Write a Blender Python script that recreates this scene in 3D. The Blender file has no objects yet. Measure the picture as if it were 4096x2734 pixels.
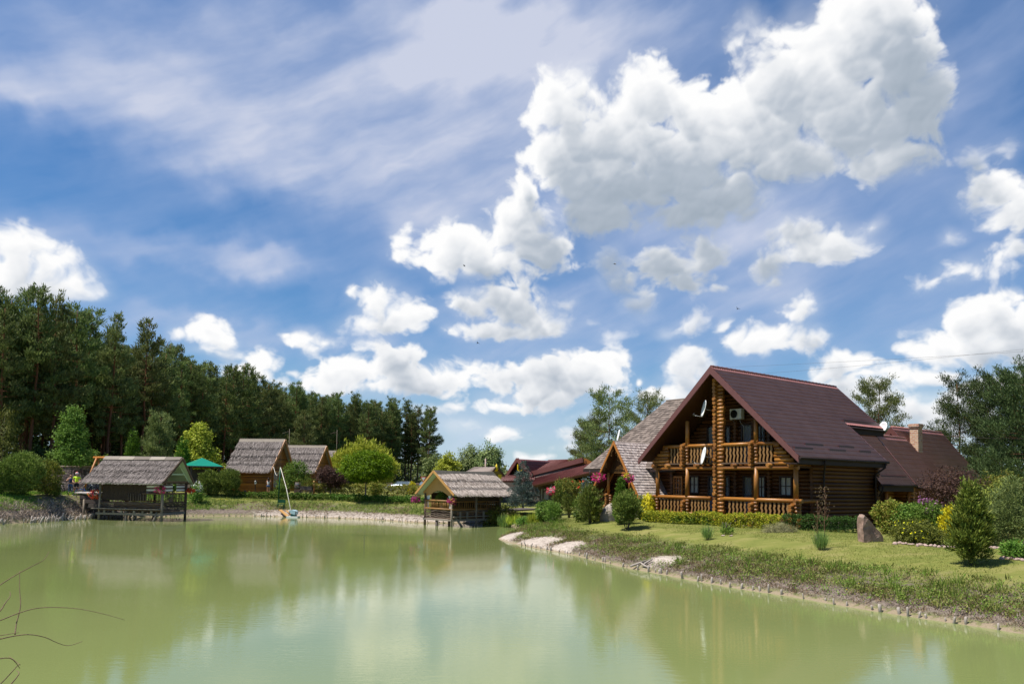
import bpy, bmesh, math, random
import numpy as np
from mathutils import Vector, Matrix, Euler
random.seed(7)
R = math.radians
PI = math.pi
scene = bpy.context.scene
COL = scene.collection

# ---------------------------------------------------------------- camera
CAMH = 3.6
FPX, PITCH, ROLL, CYP = 3000.0, R(3.5), R(0.9), 1741.0
_F = np.array([0, math.cos(PITCH), math.sin(PITCH)]); _R0 = np.array([1.0, 0, 0]); _U0 = np.array([0, -math.sin(PITCH), math.cos(PITCH)])
_R = _R0 * math.cos(ROLL) + _U0 * math.sin(ROLL); _U = -_R0 * math.sin(ROLL) + _U0 * math.cos(ROLL)
def cam_ray(x, y): return _F + _R * ((x - 2048) / FPX) + _U * ((CYP - y) / FPX)
def at(x, y, Y):
    d = cam_ray(x, y); k = Y / d[1]
    return Vector((d[0] * k, Y, CAMH + d[2] * k))
def zat(y, Y, x=2048): return at(x, y, Y).z
cam = bpy.data.cameras.new('camera'); camo = bpy.data.objects.new('camera', cam); COL.objects.link(camo)
cam.sensor_width = 36; cam.lens = FPX / 4096 * 36; cam.shift_y = (CYP - 1367) / 4096; cam.clip_start = .1; cam.clip_end = 9000
M = Matrix(((_R[0], _U[0], -_F[0]), (_R[1], _U[1], -_F[1]), (_R[2], _U[2], -_F[2]))).to_4x4()
M.translation = Vector((0, 0, CAMH)); camo.matrix_world = M
scene.camera = camo

# ---------------------------------------------------------------- objects and labels
def tag(o, label=None, cat=None, group=None, kind=None):
    if label: o['label'] = label
    if cat: o['category'] = cat
    if group: o['group'] = group
    if kind: o['kind'] = kind
    return o
def empty(name, loc, yaw=0.0, label=None, cat=None, group=None):
    o = bpy.data.objects.new(name, None); COL.objects.link(o)
    o.location = loc; o.rotation_euler = (0, 0, yaw); o.empty_display_size = .2
    return tag(o, label, cat, group)
def link(name, me, mats, parent=None, smooth=False):
    o = bpy.data.objects.new(name, me); COL.objects.link(o)
    if not isinstance(mats, (list, tuple)): mats = [mats]
    for m in mats: me.materials.append(m)
    if parent is not None: o.parent = parent
    if smooth:
        me.polygons.foreach_set('use_smooth', [True] * len(me.polygons))
    return o
def copy_tree(o, parent=None):
    c = o.copy(); COL.objects.link(c)
    if parent is not None: c.parent = parent
    for ch in o.children: copy_tree(ch, c)
    return c

class MB:
    """mesh builder: collects shapes into one mesh"""
    def __init__(s): s.v = []; s.f = []; s.mi = []; s.cur = 0; s.sm = []
    def add(s, vs, fs, smooth=False):
        b = len(s.v); s.v += [tuple(v) for v in vs]
        for f in fs: s.f.append(tuple(b + i for i in f)); s.mi.append(s.cur); s.sm.append(smooth)
        return s
    def mat(s, i): s.cur = i; return s
    def box(s, c, d, rot=None):
        x, y, z = d[0] / 2, d[1] / 2, d[2] / 2
        vs = [Vector((sx * x, sy * y, sz * z)) for sx in (-1, 1) for sy in (-1, 1) for sz in (-1, 1)]
        if rot is not None: vs = [rot @ v for v in vs]
        c = Vector(c); vs = [v + c for v in vs]
        return s.add(vs, [(0, 1, 3, 2), (4, 6, 7, 5), (0, 4, 5, 1), (2, 3, 7, 6), (0, 2, 6, 4), (1, 5, 7, 3)])
    def b2(s, a, b): return s.box([(a[i] + b[i]) / 2 for i in range(3)], [abs(b[i] - a[i]) for i in range(3)])
    def beam(s, p0, p1, w, h, up=(0, 0, 1)):
        p0 = Vector(p0); p1 = Vector(p1); d = p1 - p0; L = d.length
        if L < 1e-6: return s
        d.normalize(); u = Vector(up)
        if abs(d.dot(u)) > .98: u = Vector((0, 1, 0))
        r = d.cross(u).normalized(); u = r.cross(d)
        return s.box((p0 + p1) / 2, (L, w, h), Matrix((d, r, u)).transposed())
    def tube(s, pts, rad, n=8, caps=True, smooth=True):
        pts = [Vector(p) for p in pts]
        if not isinstance(rad, (list, tuple)): rad = [rad] * len(pts)
        vs = []; fs = []; prev = None
        for i, p in enumerate(pts):
            d = (pts[min(i + 1, len(pts) - 1)] - pts[max(i - 1, 0)])
            d = d.normalized() if d.length > 1e-9 else Vector((0, 0, 1))
            if prev is None:
                a = Vector((0, 0, 1)) if abs(d.z) < .9 else Vector((1, 0, 0)); u = d.cross(a).normalized()
            else:
                u = prev - d * prev.dot(d); u = u.normalized() if u.length > 1e-6 else d.orthogonal().normalized()
            prev = u; w = d.cross(u)
            for k in range(n):
                t = 2 * PI * k / n; vs.append(p + (u * math.cos(t) + w * math.sin(t)) * rad[i])
        for i in range(len(pts) - 1):
            for k in range(n): fs.append((i * n + k, i * n + (k + 1) % n, (i + 1) * n + (k + 1) % n, (i + 1) * n + k))
        s.add(vs, fs, smooth)
        if caps:
            b = len(s.v) - len(vs)
            for fc in (tuple(b + k for k in reversed(range(n))), tuple(b + (len(pts) - 1) * n + k for k in range(n))):
                s.f.append(fc); s.mi.append(s.cur); s.sm.append(False)
        return s
    def cyl(s, p0, p1, r, r1=None, n=10): return s.tube([p0, p1], [r, r if r1 is None else r1], n)
    def lathe(s, c, prof, n=16, smooth=True):
        c = Vector(c); vs = []; fs = []
        for (r, z) in prof:
            for k in range(n): vs.append(c + Vector((r * math.cos(2 * PI * k / n), r * math.sin(2 * PI * k / n), z)))
        for i in range(len(prof) - 1):
            for k in range(n): fs.append((i * n + k, i * n + (k + 1) % n, (i + 1) * n + (k + 1) % n, (i + 1) * n + k))
        return s.add(vs, fs, smooth)
    def prism(s, poly, y0, y1, axes=(0, 2, 1)):
        n = len(poly); vs = []
        for yy in (y0, y1):
            for (a, b) in poly:
                v = [0, 0, 0]; v[axes[0]] = a; v[axes[1]] = b; v[axes[2]] = yy; vs.append(v)
        fs = [tuple(range(n)), tuple(range(2 * n - 1, n - 1, -1))]
        for i in range(n): j = (i + 1) % n; fs.append((i, i + n, j + n, j))
        return s.add(vs, fs)
    def slab(s, quad, t):
        """plate of thickness t under a polygon of 3-D points"""
        q = [Vector(p) for p in quad]; nn = (q[1] - q[0]).cross(q[2] - q[0]).normalized()
        if nn.z < 0: q.reverse(); nn = -nn
        lo = [p - nn * t for p in q]; n = len(q)
        fs = [tuple(range(n)), tuple(range(2 * n - 1, n - 1, -1))]
        for i in range(n): j = (i + 1) % n; fs.append((i, i + n, j + n, j))
        return s.add(q + lo, fs)
    def mesh(s, name):
        me = bpy.data.meshes.new(name); me.from_pydata(s.v, [], s.f)
        if s.f:
            me.polygons.foreach_set('material_index', s.mi); me.polygons.foreach_set('use_smooth', s.sm)
        me.update(); return me
    def build(s, name, mats, parent=None): return link(name, s.mesh(name), mats, parent)

def quads_mesh(name, V, nq):
    """V: (n*nq,3) array of polygons with nq corners each"""
    n = len(V) // nq; me = bpy.data.meshes.new(name)
    me.vertices.add(len(V)); me.vertices.foreach_set('co', np.ascontiguousarray(V, dtype=np.float32).ravel())
    me.loops.add(len(V)); me.loops.foreach_set('vertex_index', np.arange(len(V), dtype=np.int32))
    me.polygons.add(n); me.polygons.foreach_set('loop_start', np.arange(0, len(V), nq, dtype=np.int32))
    me.polygons.foreach_set('loop_total', np.full(n, nq, dtype=np.int32))
    me.update(calc_edges=True); return me
def unit(a): return a / np.maximum(np.linalg.norm(a, axis=-1, keepdims=True), 1e-9)
def leaf_quads(P, D, N, L, W):
    """rhombic leaf blades: base P, along D, facing N, length L, width W"""
    D = unit(D); S = unit(np.cross(D, N)); L = np.asarray(L)[:, None]; W = np.asarray(W)[:, None]
    m = P + D * L * .45
    return np.stack([P, m + S * W * .5, P + D * L, m - S * W * .5], 1).reshape(-1, 3)

# ---------------------------------------------------------------- materials
def newmat(name):
    m = bpy.data.materials.new(name); m.use_nodes = True; nt = m.node_tree; b = nt.nodes['Principled BSDF']
    b.inputs['Specular IOR Level'].default_value = .3
    return m, nt, b
def N(nt, typ, **kw):
    n = nt.nodes.new(typ)
    for k, v in kw.items():
        if k in n.inputs: n.inputs[k].default_value = v
        else: setattr(n, k, v)
    return n
def ramp(nt, fac, cols, pos=None):
    r = nt.nodes.new('ShaderNodeValToRGB'); el = r.color_ramp.elements
    pos = pos or [i / (len(cols) - 1) for i in range(len(cols))]
    while len(el) < len(cols): el.new(.5)
    for e, c, p in zip(el, cols, pos): e.position = p; e.color = (*c[:3], 1)
    nt.links.new(fac, r.inputs[0]); return r.outputs[0]
def mixc(nt, fac, a, b, mode='MIX'):
    n = nt.nodes.new('ShaderNodeMix'); n.data_type = 'RGBA'; n.blend_type = mode
    for s, v in ((n.inputs[0], fac), (n.inputs[6], a), (n.inputs[7], b)):
        if hasattr(v, 'links'): nt.links.new(v, s)
        else: s.default_value = v if isinstance(v, (int, float)) else (*v[:3], 1)
    return n.outputs[2]
def math2(nt, op, a, b=0.0, clamp=False):
    n = nt.nodes.new('ShaderNodeMath'); n.operation = op; n.use_clamp = clamp
    for s, v in ((n.inputs[0], a), (n.inputs[1], b)):
        if hasattr(v, 'links'): nt.links.new(v, s)
        else: s.default_value = v
    return n.outputs[0]
def coords(nt, stretch=(1, 1, 1), kind='Object'):
    tc = nt.nodes.new('ShaderNodeTexCoord'); mp = nt.nodes.new('ShaderNodeMapping'); mp.inputs['Scale'].default_value = stretch
    nt.links.new(tc.outputs[kind], mp.inputs[0]); return mp.outputs[0]
def noise(nt, co, scale, detail=5, rough=.55):
    n = nt.nodes.new('ShaderNodeTexNoise'); n.inputs['Scale'].default_value = scale; n.inputs['Detail'].default_value = detail
    n.inputs['Roughness'].default_value = rough; nt.links.new(co, n.inputs['Vector']); return n.outputs[0]
def bump(nt, b, h, strength=.3, dist=.05):
    n = nt.nodes.new('ShaderNodeBump'); n.inputs['Strength'].default_value = strength; n.inputs['Distance'].default_value = dist
    nt.links.new(h, n.inputs['Height']); nt.links.new(n.outputs[0], b.inputs['Normal'])
def island(nt):
    return nt.nodes.new('ShaderNodeNewGeometry').outputs['Random Per Island']
def mnoise(name, c1, c2, scale=6, rough=.7, stretch=(1, 1, 1), bmp=.3, isl=.0, metal=0.0, c3=None, dist=.03, spec=.3):
    m, nt, b = newmat(name); co = coords(nt, stretch); nz = noise(nt, co, scale, 6, .6)
    big = noise(nt, coords(nt), scale * .13, 3)
    fac = math2(nt, 'ADD', math2(nt, 'MULTIPLY', nz, .75), math2(nt, 'MULTIPLY', big, .35))
    if isl: fac = math2(nt, 'ADD', math2(nt, 'MULTIPLY', fac, 1 - isl), math2(nt, 'MULTIPLY', island(nt), isl))
    cols = [c1, c2] if c3 is None else [c1, c2, c3]
    pos = [.32, .75] if c3 is None else [.3, .55, .8]
    nt.links.new(ramp(nt, fac, cols, pos), b.inputs['Base Color'])
    b.inputs['Roughness'].default_value = rough; b.inputs['Metallic'].default_value = metal; b.inputs['Specular IOR Level'].default_value = spec
    if bmp: bump(nt, b, nz, bmp, dist)
    return m
GAIN = 1.55
def mleaf(name, c1, c2, c3=None, trans=.28, rough=.6, objvar=.25, pos=None):
    m, nt, b = newmat(name); c3 = c3 or c2
    c1, c2, c3 = [tuple(min(x * GAIN, .85) for x in q) for q in (c1, c2, c3)]
    col = ramp(nt, island(nt), [c1, c2, c3], pos or [.0, .55, 1.0])
    oi = nt.nodes.new('ShaderNodeObjectInfo'); hsv = nt.nodes.new('ShaderNodeHueSaturation')
    nt.links.new(math2(nt, 'ADD', math2(nt, 'MULTIPLY', oi.outputs['Random'], objvar * 2), 1 - objvar), hsv.inputs['Value'])
    nt.links.new(math2(nt, 'ADD', math2(nt, 'MULTIPLY', oi.outputs['Random'], .03), .485), hsv.inputs['Hue'])
    big = noise(nt, coords(nt), .9, 3)
    nt.links.new(mixc(nt, math2(nt, 'MULTIPLY', big, .45), col, c1), hsv.inputs['Color'])
    nt.links.new(hsv.outputs[0], b.inputs['Base Color']); b.inputs['Roughness'].default_value = rough; b.inputs['Specular IOR Level'].default_value = .15
    t = nt.nodes.new('ShaderNodeBsdfTranslucent'); nt.links.new(hsv.outputs[0], t.inputs[0])
    mx = nt.nodes.new('ShaderNodeMixShader'); mx.inputs[0].default_value = trans
    nt.links.new(b.outputs[0], mx.inputs[1]); nt.links.new(t.outputs[0], mx.inputs[2])
    nt.links.new(mx.outputs[0], nt.nodes['Material Output'].inputs[0]); return m
def mplain(name, c, rough=.5, metal=0.0, var=.12, spec=.3):
    return mnoise(name, [x * (1 - var) for x in c], [min(1, x * (1 + var)) for x in c], 4, rough, bmp=.05, metal=metal, spec=spec)

MT = {}
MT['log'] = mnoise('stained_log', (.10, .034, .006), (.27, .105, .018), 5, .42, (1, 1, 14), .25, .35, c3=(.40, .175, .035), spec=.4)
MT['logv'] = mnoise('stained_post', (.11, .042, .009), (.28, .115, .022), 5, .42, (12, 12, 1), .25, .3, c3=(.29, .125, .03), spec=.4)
MT['logdark'] = mnoise('shade_toned_log', (.040, .013, .0035), (.092, .034, .007), 5, .5, (1, 1, 14), .25, .35, c3=(.14, .055, .012))  # log stain, darkened further to carry the shade under the gable
MT['baluster'] = mnoise('weathered_board', (.16, .078, .024), (.30, .165, .06), 8, .55, (6, 6, 1), .2, .35)
MT['soffit'] = mnoise('dark_lining_board', (.035, .013, .005), (.085, .034, .010), 4, .6, (1, 10, 1), .2, .3)
MT['verge'] = mplain('brown_painted_metal', (.135, .052, .046), .38, spec=.5)
MT['gutter'] = mplain('dark_gutter_metal', (.030, .020, .019), .6, spec=.2)
MT['frame'] = mplain('dark_window_frame', (.028, .010, .007), .4)
MT['orangewood'] = mnoise('orange_wood', (.28, .10, .02), (.45, .18, .04), 6, .45, (8, 8, 1), .2, .3)
MT['honeywood'] = mnoise('honey_board', (.36, .19, .055), (.52, .29, .10), 7, .5, (9, 9, 1), .2, .35)
MT['greywood'] = mnoise('weathered_grey_wood', (.13, .105, .085), (.30, .26, .21), 7, .8, (1, 1, 9), .4, .4)
MT['greypost'] = mnoise('weathered_grey_post', (.13, .10, .075), (.30, .25, .19), 7, .8, (9, 9, 1), .4, .4)
MT['brownwood'] = mnoise('brown_weathered_wood', (.055, .034, .022), (.15, .095, .06), 7, .75, (1, 1, 9), .4, .4)
MT['wicker'] = mnoise('wicker_rod', (.06, .04, .028), (.23, .175, .13), 6, .8, (1, 1, 5), .3, .65)
MT['deckdark'] = mnoise('dark_deck_board', (.05, .038, .032), (.12, .095, .082), 6, .7, (1, 8, 1), .3, .3)
MT['deckgrey'] = mnoise('pale_deck_board', (.34, .31, .28), (.48, .44, .41), 6, .7, (1, 8, 1), .3, .3)
MT['palegreen'] = mnoise('pale_green_paint', (.40, .50, .38), (.52, .62, .48), 5, .6, (1, 8, 8), .15, .2)
MT['thatchg'] = mnoise('old_grey_thatch', (.055, .045, .040), (.165, .138, .127), 9, .9, (1.0, 1.0, 1.0), .6, .75, c3=(.29, .25, .23))
MT['thatchy'] = mnoise('pale_straw_thatch', (.17, .135, .11), (.42, .35, .30), 9, .9, (1, 1, 1), .6, .75, c3=(.60, .52, .45))
MT['shingle'] = mnoise('brown_wood_shingle', (.10, .078, .066), (.215, .17, .145), 7, .85, (6, 6, 1), .4, .6)
MT['shinglep'] = mnoise('pale_wood_shingle', (.38, .31, .28), (.62, .53, .48), 7, .85, (6, 6, 1), .4, .7)
MT['stone'] = mnoise('grey_brown_stone', (.22, .18, .15), (.44, .38, .325), 3, .85, (1, 1, 1), .8, 0, dist=.1)
MT['redstone'] = mnoise('reddish_stone', (.15, .085, .06), (.30, .20, .155), 2.6, .8, (1, 1, 1), .8, 0, c3=(.36, .28, .235), dist=.08)
MT['pinkstone'] = mnoise('pink_stone', (.28, .19, .16), (.48, .36, .32), 5, .85, bmp=.5)
MT['white'] = mplain('white_paint', (.78, .78, .76), .35, var=.04, spec=.5)
MT['dish'] = mplain('satellite_dish_enamel', (.74, .75, .75), .4, var=.04)
MT['black'] = mplain('black_plastic', (.015, .015, .016), .45)
MT['steel'] = mplain('grey_steel', (.36, .36, .36), .35, .8)
MT['curtain'] = mnoise('cream_curtain', (.32, .32, .28), (.55, .54, .48), 6, .8, (14, 14, 1), .4)
MT['curtainb'] = mnoise('grey_curtain', (.035, .042, .05), (.10, .115, .125), 6, .8, (14, 14, 1), .4)
MT['bark'] = mnoise('grey_bark', (.07, .055, .045), (.20, .16, .13), 9, .9, (3, 3, .6), .8, 0, dist=.05)
MT['birch'] = mnoise('pale_birch_bark', (.30, .27, .24), (.58, .55, .50), 9, .8, (1, 1, 3), .4)
MT['soil'] = mnoise('dark_soil', (.05, .038, .03), (.12, .095, .075), 6, .95)
MT['stake'] = mnoise('grey_stake', (.19, .16, .135), (.46, .40, .35), 8, .85, (6, 6, 1), .5, .6)
m, nt, b = newmat('pine_bark')   # grey-brown below, orange above
co = coords(nt, (3, 3, .8)); nz = noise(nt, co, 5, 5)
sx = nt.nodes.new('ShaderNodeSeparateXYZ'); nt.links.new(coords(nt), sx.inputs[0])
hgt = math2(nt, 'ADD', math2(nt, 'MULTIPLY', sx.outputs[2], .085), math2(nt, 'MULTIPLY', nz, .3))
nt.links.new(mixc(nt, math2(nt, 'MULTIPLY', nz, .7), ramp(nt, hgt, [(.10, .062, .045), (.16, .072, .04), (.30, .115, .045)], [.1, .5, 1]), (.04, .028, .022)), b.inputs['Base Color'])
b.inputs['Roughness'].default_value = .9; bump(nt, b, nz, .7, .04); MT['pinebark'] = m
# wood-tone metal roof tile
m, nt, b = newmat('brown_roof_tile'); nz = noise(nt, coords(nt), 1.2, 6, .65); sp = noise(nt, coords(nt), 14, 2)
c = ramp(nt, nz, [(.40, .165, .140), (.48, .205, .178), (.53, .245, .215)], [.3, .55, .8])
c = mixc(nt, ramp(nt, sp, [(0, 0, 0), (1, 1, 1)], [.74, .78]), c, (.40, .30, .27))
nt.links.new(c, b.inputs['Base Color']); b.inputs['Roughness'].default_value = .42; b.inputs['Specular IOR Level'].default_value = .45; MT['tile'] = m
m, nt, b = newmat('maroon_roof_tile'); nz = noise(nt, coords(nt), 1.0, 5, .6); nt.links.new(ramp(nt, nz, [(.13, .042, .038), (.19, .066, .058), (.23, .085, .075)], [.3, .55, .8]), b.inputs['Base Color']); b.inputs['Roughness'].default_value = .5; MT['tile2'] = m
# glass
m, nt, b = newmat('window_glass'); b.inputs['Base Color'].default_value = (.012, .014, .017, 1); b.inputs['Roughness'].default_value = .04
b.inputs['Specular IOR Level'].default_value = .6; MT['glassdark'] = m
m, nt, b = newmat('clear_pane'); b.inputs['Base Color'].default_value = (.9, .95, .95, 1); b.inputs['Roughness'].default_value = .02; b.inputs['Alpha'].default_value = .12; MT['pane'] = m
# striped blanket
m, nt, b = newmat('striped_textile'); w = N(nt, 'ShaderNodeTexWave', Scale=1.15, Distortion=.6); w.bands_direction = 'Z'
nt.links.new(coords(nt), w.inputs[0]); w2 = N(nt, 'ShaderNodeTexWave', Scale=2.6, Distortion=.5); w2.bands_direction = 'Z'; nt.links.new(coords(nt), w2.inputs[0])
c = mixc(nt, ramp(nt, w.outputs[1], [(0, 0, 0), (1, 1, 1)], [.45, .55]), (.70, .69, .66), (.12, .075, .07)); nt.links.new(c, b.inputs['Base Color']); b.inputs['Roughness'].default_value = .9; MT['textile'] = m

LF = {}
LF['pine'] = mleaf('pine_needles', (.045, .068, .020), (.098, .128, .036), (.16, .185, .06), .3)
LF['pinel'] = mleaf('pale_pine_needles', (.060, .080, .026), (.115, .14, .042), (.18, .20, .07), .3)  # lighter needle green given to some of the pines
LF['spruce'] = mleaf('blue_spruce_needles', (.030, .048, .038), (.075, .105, .088), (.19, .235, .215), .15)
LF['juniper'] = mleaf('juniper_sprays', (.035, .052, .010), (.10, .135, .022), (.19, .22, .045), .2)
LF['junipery'] = mleaf('light_juniper_sprays', (.03, .046, .008), (.095, .115, .016), (.19, .20, .035), .22)
LF['thuja'] = mleaf('thuja_sprays', (.03, .07, .008), (.07, .15, .014), (.12, .22, .025), .22)
LF['green'] = mleaf('fresh_leaves', (.04, .085, .012), (.10, .175, .026), (.18, .26, .05), .35)
LF['vivid'] = mleaf('vivid_leaves', (.036, .080, .003), (.092, .165, .005), (.17, .26, .012), .35)
LF['lime'] = mleaf('lime_leaves', (.13, .17, .014), (.28, .31, .032), (.42, .42, .08), .35)
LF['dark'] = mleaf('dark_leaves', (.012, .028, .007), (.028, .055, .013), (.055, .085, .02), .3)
LF['olive'] = mleaf('birch_leaves', (.06, .085, .026), (.12, .15, .045), (.20, .22, .085), .3)
LF['purple'] = mleaf('purple_leaves', (.028, .014, .013), (.06, .032, .026), (.10, .055, .038), .3)
LF['rowan'] = mleaf('rowan_leaves', (.05, .075, .012), (.12, .14, .022), (.22, .17, .03), .3)
LF['hedgey'] = mleaf('golden_hedge_leaves', (.06, .10, .010), (.21, .235, .016), (.44, .40, .03), .3, pos=[0, .45, 1])
LF['hedged'] = mleaf('dark_hedge_leaves', (.014, .038, .007), (.035, .085, .014), (.07, .135, .025), .25)
LF['hedgem'] = mleaf('box_hedge_leaves', (.022, .05, .006), (.06, .115, .012), (.12, .18, .022), .25)
LF['spirea'] = mleaf('spirea_leaves', (.08, .12, .016), (.18, .20, .026), (.30, .22, .06), .3)
LF['gold'] = mleaf('golden_sprays', (.22, .20, .006), (.42, .36, .010), (.60, .50, .03), .25)
LF['weed'] = mleaf('bank_weeds', (.075, .105, .022), (.16, .185, .04), (.26, .25, .08), .3)
LF['weedb'] = mleaf('dry_weeds', (.11, .075, .045), (.20, .15, .085), (.30, .23, .12), .25)
LF['grass'] = mleaf('lawn_blades', (.10, .125, .026), (.18, .19, .045), (.27, .25, .075), .3)
LF['grassg'] = mleaf('lush_blades', (.06, .115, .014), (.12, .19, .026), (.20, .26, .05), .3)
LF['yellow'] = mleaf('yellow_petals', (.55, .40, .01), (.75, .55, .02), (.85, .65, .05), .3)
LF['pink'] = mleaf('pink_petals', (.50, .02, .08), (.70, .05, .16), (.80, .16, .28), .3)
LF['magenta'] = mleaf('magenta_petals', (.18, .01, .07), (.36, .02, .15), (.52, .07, .26), .3)
LF['red'] = mleaf('red_petals', (.45, .02, .02), (.65, .05, .03), (.75, .12, .06), .3)
LF['lilac'] = mleaf('lilac_spikes', (.22, .07, .16), (.36, .15, .28), (.46, .24, .38), .3)
LF['white'] = mleaf('white_petals', (.6, .58, .52), (.75, .73, .68), (.8, .8, .78), .2)
LF['hosta'] = mleaf('variegated_leaves', (.10, .16, .04), (.36, .42, .20), (.6, .64, .42), .3)
LF['iris'] = mleaf('iris_blades', (.06, .12, .03), (.14, .21, .06), (.28, .32, .08), .3)
LF['hay'] = mleaf('cut_hay', (.10, .10, .04), (.19, .18, .085), (.28, .26, .13), .2)
LF['twig'] = mleaf('bare_twigs', (.10, .06, .035), (.17, .11, .06), (.22, .15, .08), .0)
# ---------------------------------------------------------------- sky: cloud field computed in azimuth / elevation
AZ0, AZ1, EL0, EL1 = -0.72, 0.72, -0.02, 0.72        # radians covered by the field, mirrored beyond
SKW, SKH = 2200, 1130

def _hash(ix, iy, seed):
    h = (ix.astype(np.uint32) * np.uint32(374761393) + iy.astype(np.uint32) * np.uint32(668265263) + np.uint32(seed * 974711 + 77))
    h = (h ^ (h >> np.uint32(13))) * np.uint32(1274126177)
    return ((h ^ (h >> np.uint32(16))) & np.uint32(0xffff)).astype(np.float32) / 65535.0

def vnoise(x, y, seed):
    xi = np.floor(x); yi = np.floor(y)
    fx = (x - xi).astype(np.float32); fy = (y - yi).astype(np.float32)
    fx = fx * fx * fx * (fx * (fx * 6 - 15) + 10); fy = fy * fy * fy * (fy * (fy * 6 - 15) + 10)
    xi = xi.astype(np.int64); yi = yi.astype(np.int64)
    a = _hash(xi, yi, seed); b = _hash(xi + 1, yi, seed); c = _hash(xi, yi + 1, seed); d = _hash(xi + 1, yi + 1, seed)
    return (a * (1 - fx) + b * fx) * (1 - fy) + (c * (1 - fx) + d * fx) * fy

def fbm(x, y, seed, octv, gain=0.5, billow=False):
    s = np.zeros_like(x, dtype=np.float32); amp = 1.0; tot = 0.0
    for o in range(octv):
        n = vnoise(x, y, seed + o * 13)
        if billow: n = 1.0 - np.abs(2 * n - 1)
        s += amp * n; tot += amp; amp *= gain
        x, y = 1.9 * (0.8 * x - 0.6 * y) + 5.2, 1.9 * (0.6 * x + 0.8 * y) + 1.3
    return s / tot

def worley(x, y, seed):
    xi = np.floor(x).astype(np.int64); yi = np.floor(y).astype(np.int64)
    best = np.full(x.shape, 9.0, np.float32)
    for oy in (-1, 0, 1):
        for ox in (-1, 0, 1):
            cx = xi + ox; cy = yi + oy
            ddx = (cx + _hash(cx, cy, seed) - x).astype(np.float32); ddy = (cy + _hash(cx, cy, seed + 57) - y).astype(np.float32)
            np.minimum(best, ddx * ddx + ddy * ddy, out=best)
    return np.clip(1 - best, 0, 1)

def sstep_(a, b, x): t = np.clip((x - a) / (b - a), 0, 1); return t * t * (3 - 2 * t)
def px_dir(x, y):                                     # photo pixel (2349 wide) -> azimuth, elevation
    d = cam_ray(x * 4096 / 2349, y * 4096 / 2349)
    return math.atan2(d[0], d[1]), math.atan2(d[2], math.hypot(d[0], d[1]))

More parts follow.
